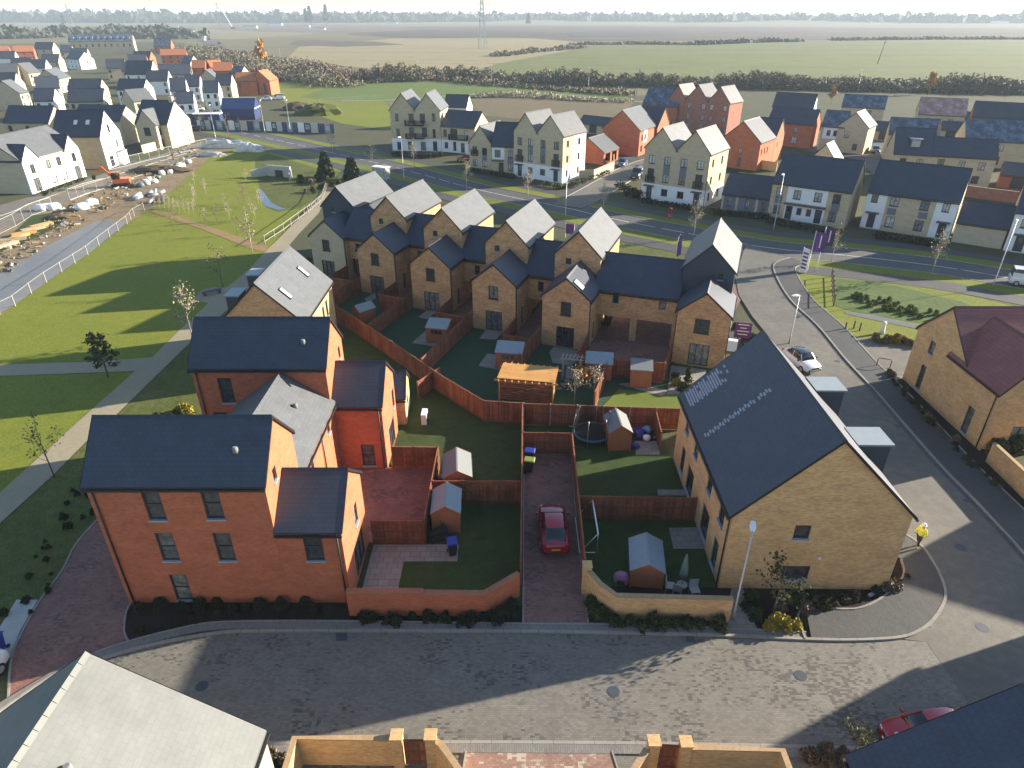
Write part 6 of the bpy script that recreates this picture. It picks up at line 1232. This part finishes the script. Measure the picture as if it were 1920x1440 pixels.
for k in range(16):
    u, v = (258+k*6.2+random.uniform(-3,3), 352-k*2.9+random.uniform(-4,6)); cc = G(u, v); s_ = random.uniform(.36,.6); b = MB()
    b.loft([[(-s_*.8,-s_*.8,0),(s_*.8,-s_*.8,0),(s_*.8,s_*.8,0),(-s_*.8,s_*.8,0)],[(-s_,-s_,s_*.7),(s_,-s_,s_*.7),(s_,s_,s_*.7),(-s_,s_,s_*.7)],[(-s_*.7,-s_*.7,s_*1.5),(s_*.7,-s_*.7,s_*1.4),(s_*.75,s_*.7,s_*1.5),(-s_*.7,s_*.75,s_*1.35)]])
    mt = M['orange_paint'] if k == 8 else pbr('teal_wrap', (.10,.17,.17), .5, .2, 3) if k % 5 == 1 else M['white_paint'] if k % 3 else M['concrete']
    o = b.build('bulk_bag', mt, None, (cc.x, cc.y, .05), random.uniform(0,90)); tag(o, 'bulk bag of building material in the row along the creek lawn', 'bulk bag', 'bulk bags on the site edge')
for k in range(14):
    cc = G(255+random.uniform(0,52), 372+random.uniform(-12,10)); b = MB(); a = random.uniform(0,3); ln = random.uniform(1.0,2.2); b.tube([(-ln/2*math.cos(a),-ln/2*math.sin(a),.2),(ln/2*math.cos(a),ln/2*math.sin(a),random.uniform(.2,.9))], random.uniform(.15,.3), 8)
    o = b.build('drain_pipe', (M['dark_panel'], M['galv'], M['zinc'])[k % 3], None, (cc.x, cc.y, .03)); tag(o, 'drain pipe section in the jumbled heap by the fence corner', 'pipe', 'drain pipes heaped by the fence corner')
for k, (u, v) in enumerate([(25,452),(45,440),(62,432),(78,425),(12,462),(35,447)]):
    cc = G(u, v); b = MB()
    for j in range(5): b.box(-1.6,1.6,-.5+j*.2,-.34+j*.2,.05,.22); b.box(-1.5,1.6,-.5+j*.2,-.36+j*.2,.25,.4)
    o = b.build('timber_stack', M['fence_wood_light'] if k % 2 else pbr('old_timber', (.35,.27,.18), .8, .2), None, (cc.x, cc.y, .03), 35+k*9); tag(o, 'stack of sawn timber by the site road', 'timber stack', 'timber stacks on the site')
for k, (u, v) in enumerate([(80,395),(92,394),(103,393),(155,393),(172,385)]):
    cc = G(u, v); b = MB(); b.loft([[(-.9,-.6,0),(.9,-.6,0),(.9,.6,0),(-.9,.6,0)],[(-.95,-.65,.7),(.95,-.65,.7),(.95,.65,.7),(-.95,.65,.7)],[(-.6,-.4,1.05),(.6,-.4,1.0),(.6,.4,1.05),(-.6,.4,.95)]]); o = b.build('wrapped_pallet', M['white_paint'], None, (cc.x, cc.y, .03), k*20); tag(o, 'white wrapped pallet near the wet site road', 'pallet', 'wrapped pallets near the site road')

# rubble and offcuts strewn over the site, too many to count
b = MB()
for k in range(420):
    u = random.uniform(-10, 400); v0 = 560-u*.75 if u < 120 else 470-(u-120)*.62; v = v0+random.uniform(-95, -38)*(1-u/900)
    if not 262 < v < 560: continue
    c = G(u, v); s_ = random.uniform(.05,.2); a = Vector((random.gauss(0,1),random.gauss(0,1),random.gauss(0,.4))).normalized(); q = a.orthogonal().normalized(); b.obox(c+Vector((0,0,.1)), a*s_*random.uniform(1,3), q*s_, a.cross(q)*s_*.6, random.choice((0,0,0,1,2,2)))
o = b.build('site_rubble', [M['dirt'], M['concrete'], M['bark']]); o['kind'] = 'stuff'; tag(o, 'rubble and timber offcuts strewn over the muddy building site', 'rubble')
# ================= VEGETATION =================
import numpy as np
rng = np.random.default_rng(4)
def leaf_cloud(name, C, size, mat, parent=None, elong=1.0, flat=0.0, loc=None, jit=.45):
    C = np.asarray(C, float); n = len(C)
    a = rng.normal(size=(n,3)); a[:,2] *= (1-flat); a /= np.linalg.norm(a,axis=1,keepdims=True)+1e-9
    t = rng.normal(size=(n,3)); b_ = np.cross(a,t); b_ /= np.linalg.norm(b_,axis=1,keepdims=True)+1e-9
    s_ = size*(1+jit*rng.uniform(-1,1,size=(n,1)))
    a = a*s_*.5*elong; b_ = b_*s_*.5
    V = np.stack([C-a-b_, C+a-b_*.6, C+a*1.1+b_, C-a*.8+b_*.7],1).reshape(-1,3)
    me = bpy.data.meshes.new(name); me.vertices.add(4*n); me.vertices.foreach_set('co', V.ravel()); me.loops.add(4*n); me.loops.foreach_set('vertex_index', np.arange(4*n)); me.polygons.add(n); me.polygons.foreach_set('loop_start', np.arange(0,4*n,4)); me.update(calc_edges=True); me.validate()
    me.materials.append(mat); o = bpy.data.objects.new(name, me); COL.objects.link(o)
    if parent is not None: o.parent = parent
    if loc is not None: o.location = loc
    return o
def branches(h, seed, spread=.35, levels=2, nb=9, trunk_r=.05, upright=.75, start=.3):
    rd = random.Random(seed); tb = MB(); tb.tube([(0,0,0),(0,0,h*.35),(rd.uniform(-.04,.04)*h,rd.uniform(-.04,.04)*h,h*.7),(rd.uniform(-.05,.05)*h,0,h)], [trunk_r,trunk_r*.8,trunk_r*.5,.008], 6)
    cb = MB(); tips = []
    for k in range(nb):
        z = h*(start+(.92-start)*k/nb); L = h*spread*(1-.6*(z/h-start))*rd.uniform(.7,1.2); a = rd.uniform(0, 6.28)+k*2.4
        d = Vector((math.cos(a), math.sin(a), upright*rd.uniform(.6,1.4))).normalized(); p = Vector((0,0,z)); q = p+d*L*.5; e = q+(d+Vector((0,0,.35))).normalized()*L*.5
        cb.tube([p,q,e], [trunk_r*.38,trunk_r*.22,.006], 4, cap=False); tips += [q, e]
        for j in range(3):
            s_ = p.lerp(e, rd.uniform(.3,.9)); d2 = (d+Vector((rd.uniform(-.9,.9), rd.uniform(-.9,.9), rd.uniform(-.2,.7)))).normalized(); f = s_+d2*L*.4
            cb.tube([s_, f], [trunk_r*.16,.004], 3, cap=False); tips += [s_.lerp(f,.6), f]
    return tb, cb, tips
def bare_tree_proto(h, seed, bark='bark', leaf=None, nleaf=0, lsize=.12, **k):
    tb, cb, tips = branches(h, seed, **k); root = empty('young_tree', (0,0,0)); tb.build('trunk', M[bark], root); co = cb.build('crown', M[bark], root)
    if leaf:
        T_ = np.array([tuple(t) for t in tips]); C = T_[rng.integers(0,len(T_),nleaf)]+rng.normal(size=(nleaf,3))*h*.045; leaf_cloud('leaves', C, lsize, M[leaf], co)
    return root
def put(proto, c, yaw, sc_, label, cat, group=None, first=[]):
    o = proto if proto.name not in first else copy_tree(proto); first.append(proto.name)
    o.location = (c[0], c[1], c[2] if len(c) > 2 else .05); o.rotation_euler = (0,0,R(yaw)); o.scale = (sc_,)*3
    for k in ('label','category','group'):
        if k in o: del o[k]
    return tag(o, label, cat, group)
def free_trees(proto, items, cat='tree', group=None):
    for i, (u, v, s_, lab) in enumerate(items): put(proto, (*G(u,v)[:2], .05), random.uniform(0,360), s_, lab, cat, group)
P_bare = bare_tree_proto(5.0, 1, 'pale_bark', 'twig_pale', 260, .13, spread=.28, nb=12, trunk_r=.055, upright=1.3)
P_bare2 = bare_tree_proto(5.0, 2, 'bark', 'twig', 160, .12, spread=.36, nb=10, trunk_r=.06, upright=.8)
P_leafy = bare_tree_proto(4.2, 3, 'bark', 'shrub', 330, .13, spread=.33, nb=11, trunk_r=.05, upright=.7, start=.35)
free_trees(P_bare, [(1300,448,1.05,'bare pale tree on the verge left of the navy boarded end house'),(1130,402,.9,'bare pale tree by the side road before the tall gables'),(875,357,1.0,'bare pale tree on the verge behind the third terrace house'),(990,372,.95,'bare pale tree on the verge before the small gabled house'),(777,316,1.05,'bare tree by the lamp post before the apartments'),(1745,519,1.1,'bare pale tree on the verge before the garage right of the semis'),(362,637,1.1,'bare pale tree beside the gravel path behind the dark red house roof'),(474,476,1.0,'bare pale tree where the orange path meets the gravel path'),(1558,492,.9,'thin tree at the street corner by the flags'),(625,292,1.0,'bare tree on the verge above the conifers')])
free_trees(P_bare2, [(103,896,.9,'bare tree with few branches by the lower gravel path at left'),(418,540,.95,'small thin tree beside the bench bay'),(1395,400,.8,'dark bare tree in front of the low garage'),(380,245,.9,'bare tree by the village street'),(430,262,1.2,'bare tree beside the hoarding'),(700,318,1.0,'bare tree left of the bus shelter'),(455,258,.9,'thin tree at the village corner')])
free_trees(P_leafy, [(1447,1160,.9,'young leafy tree in the corner planting bed before the large buff house')])
grp = 'staked saplings on the creek lawn'
for k in range(26):
    u = random.uniform(300, 500); v = random.uniform(322, 440)
    if v < 300+(500-u)*.15+20: v += 30
    put(P_bare if k % 2 else P_bare2, (*G(u, v)[:2], .05), random.uniform(0,360), random.uniform(.35,.58), 'slim sapling on the creek lawn near the orange path', 'tree', grp)
for k in range(18):
    put(P_bare, (*G(292+(k % 9)*9, 383+(k//9)*9+(k % 9)*1.2)[:2], .05), k*40, random.uniform(.28,.38), 'little sapling in the planted rows at the fence corner', 'tree', 'rows of little saplings')
# pine by the path and two dense conifers by the road
tb = MB(); tb.tube([(0,0,0),(.05,0,1.4),(-.05,.05,2.8),(0,0,4.2)], [.09,.08,.05,.02], 8); pr_ = empty('pine_tree', (*G(203,708)[:2],.05), 0, 'small open pine tree on the lawn beside the branch path', 'tree'); tb.build('trunk', M['bark'], pr_); cb = MB(); C = []
for k in range(24):
    z = 1.0+3.0*(k/24); a = k*2.4; L = 1.35*(1-.5*(z-1)/3.2)*random.uniform(.7,1.15); e = Vector((math.cos(a)*L, math.sin(a)*L, z+L*.35)); cb.tube([(0,0,z), e], [.03,.01], 4, cap=False)
    for j in range(30): t = random.uniform(.35,1.05); C.append((e.x*t+random.gauss(0,.13), e.y*t+random.gauss(0,.13), z+(e.z-z)*t+random.gauss(0,.11)))
co = cb.build('crown', M['bark'], pr_); leaf_cloud('needles', C, .14, M['pine'], co, 1.6)
def conifer(label, c, h, r):
    root = empty('pine_tree', (c[0], c[1], .05), 0, label, 'tree'); b = MB(); b.tube([(0,0,0),(0,0,h*.95)], [.12,.02], 6); b.build('trunk', M['bark'], root); n = 2200; z = rng.uniform(.08,1,n)**1.15; ang = rng.uniform(0,6.28,n); lob = 1+.28*np.sin(ang*5+z*17)
    rr = r*(1-z*.82)*lob*np.sqrt(rng.uniform(.25,1,n)); leaf_cloud('crown', np.stack([rr*np.cos(ang), rr*np.sin(ang), z*h],1), .42, M['pine'], root, 1.3)
conifer('dense dark conifer left of the path by the main road', G(612,333), 4.6, 1.7); conifer('dense dark conifer nearer the bus shelter', G(661,337), 4.0, 1.6)
# shrubs
def shrub_proto(mat, seed, n=420, r=.42, h=.62, ls=.085):
    ang = rng.uniform(0,6.28,n); z = rng.uniform(.02,1,n); rr = r*np.sqrt(rng.uniform(.05,1,n))*(1-.45*z)*(1+.3*np.sin(ang*3+seed)); C = np.stack([rr*np.cos(ang),rr*np.sin(ang),z*h],1); return leaf_cloud('shrub', C, ls, M[mat], None, 1.5)
SH = {k: [shrub_proto(k, s_) for s_ in (1,2,3)] for k in ('shrub_dark','shrub','shrub_yellow','twig','tuft')}
used_sh = set()
def shrub(kind, p, s_, label, group):
    pr0 = random.choice(SH[kind]); o = pr0 if pr0.name not in used_sh else pr0.copy()
    if pr0.name in used_sh: COL.objects.link(o)
    used_sh.add(pr0.name); o.location = (p[0], p[1], .1); o.rotation_euler.z = random.uniform(0,6); o.scale = (s_,s_,s_*random.uniform(.8,1.3)); tag(o, label, 'shrub', group)
def along(px, n, jit): 
    P = GS(px); out = []
    for k in range(n):
        t = (k+.5)/n*(len(P)-1); i = min(int(t), len(P)-2); p = P[i].lerp(P[i+1], t-i); out.append((p.x+random.uniform(-jit,jit), p.y+random.uniform(-jit,jit)))
    return out
for p in along([(262,1150),(400,1145),(640,1143)], 15, .35): shrub('shrub_dark', p, random.uniform(.5,1.0), 'dark low shrub in the bed before the nearest red house', 'dark shrubs below the red house wall')
for p in along([(262,1190),(420,1158),(640,1158)], 12, .25): shrub('shrub_dark', p, random.uniform(.3,.6), 'dark low shrub in the bed before the nearest red house', 'dark shrubs below the red house wall')
for p in along([(668,1168),(800,1168),(925,1166),(970,1140)], 17, .2): shrub('shrub_dark', p, random.uniform(.6,1.05), 'dark shrub in the row before the red garden wall', 'dark shrubs below the red garden wall')
for p in along([(1105,1130),(1120,1160),(1160,1177),(1250,1180),(1350,1176)], 17, .18): shrub('shrub', p, random.uniform(.75,1.25), 'green shrub in the row before the buff garden wall', 'green shrubs below the buff garden wall')
for p in [G(1440,1183),G(1468,1182),G(1490,1180),G(1452,1176)]: shrub('shrub_yellow', p, random.uniform(.85,1.05), 'yellow leaved shrub in the corner bed', 'yellow shrubs in the corner bed')
for p in along([(1400,1130),(1420,1165),(1500,1150),(1560,1135),(1620,1128),(1670,1105),(1682,1075)], 26, .4): shrub(random.choice(['shrub_dark','shrub','twig']), p, random.uniform(.45,1.0), 'low shrub in the corner planting bed by the large buff house', 'shrubs in the corner bed')
for p in along([(1660,700),(1690,735),(1740,790),(1800,850),(1880,930)], 26, .35): shrub(random.choice(['shrub_dark','shrub','twig']), p, random.uniform(.45,.95), 'shrub in the strip along the maroon roofed house', 'shrubs along the maroon roofed house')
for p in along([(1870,850),(1895,830),(1915,850)], 7, .6): shrub('shrub', p, random.uniform(1.5,2.4), 'loose leafy shrub behind the wall at the right edge', 'loose shrubs at the right edge')
for p in along([(1640,640),(1690,645),(1725,650)], 14, .4): shrub('shrub_yellow' if random.random() < .5 else 'twig', p, random.uniform(.6,1.1), 'orange winter grass by the ditch', 'orange grasses by the ditch')
for p in along([(1600,560),(1650,570),(1700,590),(1790,600)], 45, 1.6): shrub('tuft', p, random.uniform(.35,.9), 'green tussock on the ditch bank', 'tussocks on the ditch bank')
for p in along([(1388,655),(1400,640),(1392,672),(1384,610)], 8, .5): shrub(random.choice(['shrub','shrub_yellow']), p, random.uniform(.8,1.4), 'garden shrub beside the purple sales sign', 'shrubs by the sales sign')
for p in along([(1262,715),(1280,728),(1292,735)], 6, .4): shrub(random.choice(['shrub','shrub_yellow']), p, random.uniform(.6,1.1), 'yellow green shrub in the corner of the sunny lawn', 'shrubs on the sunny lawn')
for p in along([(190,900),(170,930),(150,960),(120,1020),(80,1080),(40,1150)], 30, 1.2): shrub('shrub_dark', p, random.uniform(.25,.6), 'dark ground shrub on the shaded verge', 'shrubs on the shaded verge')
for p in along([(340,785),(352,770),(300,790)], 6, .5): shrub(random.choice(['shrub_yellow','shrub']), p, random.uniform(.8,1.4), 'yellow green shrub behind the nearest red house', 'shrubs behind the nearest red house')
for p in along([(585,480),(580,520),(588,550),(575,500)], 10, .8): shrub(random.choice(['shrub','shrub_yellow']), p, random.uniform(.9,1.6), 'bushy shrub beside the leftmost terrace house', 'shrubs left of the terrace')
for p in along([(560,345),(600,342),(580,365),(630,345)], 14, 1.2): shrub(random.choice(['twig','shrub']), p, random.uniform(1,1.8), 'bushy plant on the stream bank', 'plants on the stream bank')
for p in along([(500,1425),(520,1432),(545,1436)], 5, .2)+along([(1500,1424),(1560,1428),(1610,1430)], 8, .3): shrub('twig', p, random.uniform(.6,1.0), 'bare shrub in the bed along the court', 'shrubs along the court')
put(P_leafy, (*G(1590,1440)[:2], .15), 30, .62, 'spindly bush with pale leaves before the dark roof at lower right', 'tree')
grpb = 'bare shrubs in the shelter garden'
for (u, v, s_) in ((1077,758,.62),(1113,752,.62)): put(P_bare, (*G(u,v)[:2], .1), u, s_, 'upright bare shrub in the garden beside the slatted shelter', 'tree', grpb)
ps = leaf_cloud('orange_pampas', [(random.gauss(0,.35),random.gauss(0,.35),1.55+random.gauss(0,.22)) for _ in range(260)], .14, M['autumn'], None, 2.2, 0, (*G(1090,730)[:2],.1)); tag(ps, 'orange tufted plant top behind the bare shrubs', 'plant')
ps = leaf_cloud('conifer_shrub', [(random.gauss(0,.16*(1-z)+.05),random.gauss(0,.16*(1-z)+.05),z*1.7) for z in [random.random() for _ in range(320)]], .14, M['shrub'], None, 1.4, 0, (*G(1288,722)[:2],.12)); tag(ps, 'narrow upright evergreen on the grey patio', 'plant')
# low hedges in front of the houses across the road
def hedge(label, px, wd, h, m='shrub_dark', n=900, ls=.22, kind=None, name='hedge'):
    P = smooth_line(GS(px), 4); C = []
    for _ in range(n):
        i = random.randrange(len(P)-1); p = P[i].lerp(P[i+1], random.random()); C.append((p.x+random.uniform(-wd,wd), p.y+random.uniform(-wd,wd), h*random.random()**.7))
    C = np.array(C); o0 = C[0].copy(); o0[2] = 0; o = leaf_cloud(name, C-o0, ls, M[m], None, 1.2, 0, (o0[0],o0[1],.06)); tag(o, label, 'hedge', None, kind); return o
hedge('dark clipped hedge before the tall gables with white ground floor', [(1205,380),(1260,390),(1320,398)], .5, .8); hedge('dark clipped hedge before the low garage with grey panels', [(1335,402),(1440,412)], .5, .8); hedge('dark clipped hedge before the left pair of semis', [(1440,418),(1510,432),(1575,443)], .5, .9); hedge('dark clipped hedge before the right pair of semis', [(1640,446),(1700,455),(1745,462)], .5, .9); hedge('bright low hedge at the foot of the white rendered wall', [(1020,348),(1060,355),(1100,340),(1140,326)], .6, .8, 'shrub'); hedge('dark hedge before the small gabled house', [(880,322),(930,330),(965,336)], .5, .8); hedge('hedge at the foot of the apartment block', [(737,292),(790,297),(830,294)], .6, .9); hedge('dark hedge around the left side road corner', [(1160,352),(1180,366),(1200,372)], .9, 1.2)
hedge('low hedge before the long white house in the village', [(80,368),(120,352),(160,338)], .4, .6, 'shrub', 500)
# mid-distance hedgerows and plantings, read as one mass
def belt(label, px, wd, h, m, n, ls, name='hedgerow', z0=0):
    P = smooth_line(GS(px), 5); w_ = np.array([ (P[i+1]-P[i]).length for i in range(len(P)-1)]); w_ /= w_.sum(); I = rng.choice(len(w_), n, p=w_); t = rng.random(n); A = np.array([tuple(p) for p in P]); p = A[I]*(1-t[:,None])+A[I+1]*t[:,None]
    p[:,0] += rng.uniform(-wd,wd,n); p[:,1] += rng.uniform(-wd,wd,n); hh = h*(.5+.35*np.sin(p[:,0]*.13+p[:,1]*.05)*np.sin(p[:,0]*.037+1)+.2*np.sin(p[:,0]*.9)+.35*rng.random(n)); p[:,2] = z0+hh*rng.random(n)**.8
    o = leaf_cloud(name, p, ls, M[m], None, 2.4 if ls < 1 else 1.5); o['kind'] = 'stuff'; tag(o, label, 'hedgerow'); return o
belt('long brown winter hedgerow behind the estate along the far road', [(760,152),(850,143),(960,152),(1080,158),(1200,160),(1450,165),(1700,170),(2100,178)], 9, 5.2, 'hedge_far', 60000, .42)
belt('thicket of bare trees between the far road and the hill meadow', [(500,150),(560,138),(620,146),(690,148),(760,150)], 12, 6.0, 'twig', 26000, .42)
belt('young planted trees in rows before the far hedge', [(700,156),(800,150),(900,158),(980,164),(1180,180)], 4, 2.6, 'twig', 3500, .45)
belt('second row of planted whips beyond the dry grass plot', [(880,184),(980,182),(1090,189),(1180,192)], 2.5, 2.2, 'twig_pale', 1800, .35)
belt('scrub along the road bank left of the hill meadow', [(470,128),(520,140),(580,150),(640,162)], 10, 4.0, 'hedge_far', 14000, .4)
belt('scrub on the bank behind the village', [(330,95),(400,105),(470,118),(540,128)], 18, 5.0, 'hedge_far', 18000, .55); belt('scrubby hedge in the stubble field', [(930,106),(1000,98),(1090,90)], 6, 3, 'hedge_far', 2000, .9)
belt('wood left behind the village', [(-200,75),(0,72),(120,68),(230,66),(330,72)], 40, 11, 'wood_far', 4200, 5, 'far_wood'); belt('dark hedge across the middle fields', [(1080,84),(1200,83),(1300,84)], 8, 2.2, 'hedge_far', 1600, 1.6, 'far_hedge'); belt('dark hedge right of the middle fields', [(1310,84),(1400,80),(1490,78)], 8, 3.0, 'wood_far', 1200, 2.2, 'far_hedge'); belt('dark hedge across the far right fields', [(1560,76),(1750,74),(2000,74)], 8, 2.6, 'hedge_far', 1600, 2, 'far_hedge')
autumn = bare_tree_proto(9.0, 8, 'bark', 'autumn', 700, .55, spread=.32, nb=12, trunk_r=.12, upright=1.2)
put(autumn, (*G(492,130)[:2], 0), 0, 1.5, 'tall orange autumn tree beyond the village', 'tree'); put(autumn, (*G(640,160)[:2], 0), 50, .5, 'small orange autumn tree on the meadow bank', 'tree'); put(autumn, (*G(1740,178)[:2], 0), 50, .8, 'orange autumn tree in the far hedge behind the pink roof', 'tree'); put(autumn, (*G(1558,196)[:2], 0), 120, .6, 'yellow autumn tree between the far dark roofs', 'tree')
# far wooded ridges on the horizon
def ridge(name, px, h, wd, m):
    P = smooth_line(GS(px), 8); A = offs(P, wd); B_ = offs(P, -wd); b = MB()
    for i in range(len(P)-1):
        z0 = h*(.7+.3*math.sin(i*.7)); z1 = h*(.7+.3*math.sin((i+1)*.7))
        b.poly([(B_[i].x,B_[i].y,-.5),(B_[i+1].x,B_[i+1].y,-.5),(P[i+1].x,P[i+1].y,z1),(P[i].x,P[i].y,z0)]); b.poly([(P[i].x,P[i].y,z0),(P[i+1].x,P[i+1].y,z1),(A[i+1].x,A[i+1].y,-.5),(A[i].x,A[i].y,-.5)])
    o = b.build(name, m); o['kind'] = 'structure'; return P
hm = ground_mat('hill_fields', [(.3,(.12,.12,.06)),(.7,(.2,.18,.1))], .003, .03, b=0)
ridge('hills', [(-600,41),(0,40),(400,40),(800,39),(1200,40),(1700,41),(2400,41)], 14, 500, hm)
for (px, hh, n, lab) in [([(-300,43),(0,42),(150,42),(300,43)],26,2600,'wooded rise on the left horizon'),([(380,43),(520,42),(640,42),(800,41)],22,2200,'wood on the horizon behind the crane'),([(840,41),(1000,40),(1150,41),(1280,41)],20,1800,'trees on the middle horizon'),([(1300,42),(1450,41),(1580,42),(1760,43),(2200,43)],18,1800,'faint trees on the right horizon')]:
    belt(lab, px, 110, hh, 'wood_far', n, 16, 'far_wood', 4)
for k, (u, s_) in enumerate([(575,1.0),(583,1.15),(613,1.25),(120,.6),(990,.7)]):
    root = empty('tall_conifer', (*G(u,46)[:2],0), 0, 'tall dark conifer standing above the horizon wood', 'tree', 'tall conifers on the horizon'); b = MB(); b.tube([(0,0,0),(0,0,30*s_)], [.8,.2], 5); b.build('trunk', M['bark'], root); n = 260; z = rng.uniform(.2,1,n); a = rng.uniform(0,6.28,n); rr = 8*s_*(1.1-z)*rng.uniform(.4,1,n); leaf_cloud('crown', np.stack([rr*np.cos(a),rr*np.sin(a),z*40*s_],1), 5, M['wood_far'], root)
# pylons, crane, far buildings
def pylon(label, c, h):
    root = empty('pylon', (c[0], c[1], 0), 20, label, 'pylon', None); b = MB(); w0, w1 = h*.075, h*.012
    L = [Vector((sx*w0, sy*w0, 0)) for sx, sy in ((-1,-1),(1,-1),(1,1),(-1,1))]; Tp = [Vector((sx*w1, sy*w1, h)) for sx, sy in ((-1,-1),(1,-1),(1,1),(-1,1))]; n = 9
    for i in range(4):
        b.bar(L[i], Tp[i], h*.009)
        for k in range(n):
            t0, t1 = k/n, (k+1)/n; j = (i+1) % 4; b.bar(L[i].lerp(Tp[i],t0), L[j].lerp(Tp[j],t1), h*.004)
    b.build('lattice', M['galv'], root)
    for q, ww in ((.66,.16),(.8,.2),(.93,.13)):
        a = MB(); a.bar((-h*ww,0,h*q),(h*ww,0,h*q),h*.007); a.bar((-h*ww,0,h*q),(0,0,h*(q+.05)),h*.004); a.bar((h*ww,0,h*q),(0,0,h*(q+.05)),h*.004); a.build('cross_arm', M['galv'], root)
pylon('tall grey pylon in the stubble field', G(905,92), 44); pylon('faint pylon above the mill building', G(137,58), 44); pylon('pylon beyond the crane', G(416,62), 44); p = G(1645,120); r_ = empty('utility_pole', (p.x,p.y,0), 0, 'thin leaning pole in the wide green field at right', 'pole'); b = MB(); b.tube([(0,0,0),(1.8,0,13)], [.3,.2], 6); b.build('pole', M['bark'], r_); b = MB(); b.bar((.8,-.1,12.2),(2.6,-.1,12.4),.2); b.build('cross_arm', M['bark'], r_)
root = empty('site_crane', (*G(436,54)[:2],0), 0, 'white lattice crane jib on the far construction site', 'crane'); b = MB(); b.bar((0,0,3),(-22,0,48),1.2); b.build('jib', M['white_paint'], root); b = MB(); b.box(-2,6,-2,2,.8,4); b.build('cab_base', M['red_paint'], root); b = MB(); b.box(-3,7,-3,-2,0,1.2); b.box(-3,7,2,3,0,1.2); b.build('tracks', M['black'], root)
for k, (u, v, L_, h, lab) in enumerate([(455,53,30,5,'long white site hall on the far construction site'),(500,48,40,6,'white roofed shed behind the crane'),(560,51,25,4,'low white site cabins right of the crane'),(1090,40,60,9,'pale farm buildings on the middle horizon'),(1200,41,50,8,'white farm sheds right of the middle horizon'),(720,45,40,6,'pale barn on the horizon'),(590,56,20,4,'grey plant store in the earthworks'),(1860,44,60,7,'faint white sheds on the right horizon')]):
    o = G(u, v); simple(lab, (o.x, o.y), 5, L_, 12, h*.7, h, WR, M['slate_sunlit'], (), None, gut=False)
trf = 'vehicles on the distant main road'
tv = MB(); tv.loft([[(-2.2,-.9,.3),(-2.2,.9,.3),(-2.2,.9,1.1),(-2.2,-.9,1.1)],[(-.9,-.9,.3),(-.9,.9,.3),(-.9,.75,1.7),(-.9,-.75,1.7)],[(.6,-.9,.3),(.6,.9,.3),(.6,.75,1.7),(.6,-.75,1.7)],[(1.2,-.9,.3),(1.2,.9,.3),(1.2,.9,1.0),(1.2,-.9,1.0)],[(2.2,-.9,.3),(2.2,.9,.3),(2.2,.85,.8),(2.2,-.85,.8)]], smooth=False)
fr_line = smooth_line(GS([(250,42),(340,52),(362,62),(392,78),(420,90)]), 6); strip('far_road', fr_line, -7, 7, .12, M['asphalt'])
tm = None
for k in range(14):
    i = random.randrange(4, len(fr_line)-1); p = fr_line[i].lerp(fr_line[i-1], random.random()); d = fr_line[i]-fr_line[i-1]
    o = tv.build('distant_car', [M['white_car'],M['dark_car'],M['silver_car']][k % 3]); o.location = (p.x+random.choice((-3.5,3.5)), p.y, .12); o.rotation_euler.z = math.atan2(d.y, d.x); o.scale = (1.6,)*3; tag(o, 'car or van on the distant main road behind the village', 'car', trf)
# ================= HAZE =================
hz = MB(); hz.box(-8900, 8900, -290, 8900, -1.0, 62.0)
hm_ = bpy.data.materials.new('haze_air'); hm_.use_nodes = True; t_ = hm_.node_tree; t_.nodes.clear(); out = t_.nodes.new('ShaderNodeOutputMaterial'); pv = t_.nodes.new('ShaderNodeVolumePrincipled')
pv.inputs['Color'].default_value = (.74,.87,1,1); pv.inputs['Density'].default_value = .00016; pv.inputs['Anisotropy'].default_value = .1; t_.links.new(pv.outputs[0], out.inputs['Volume'])
ho = hz.build('haze', hm_); ho['kind'] = 'stuff'
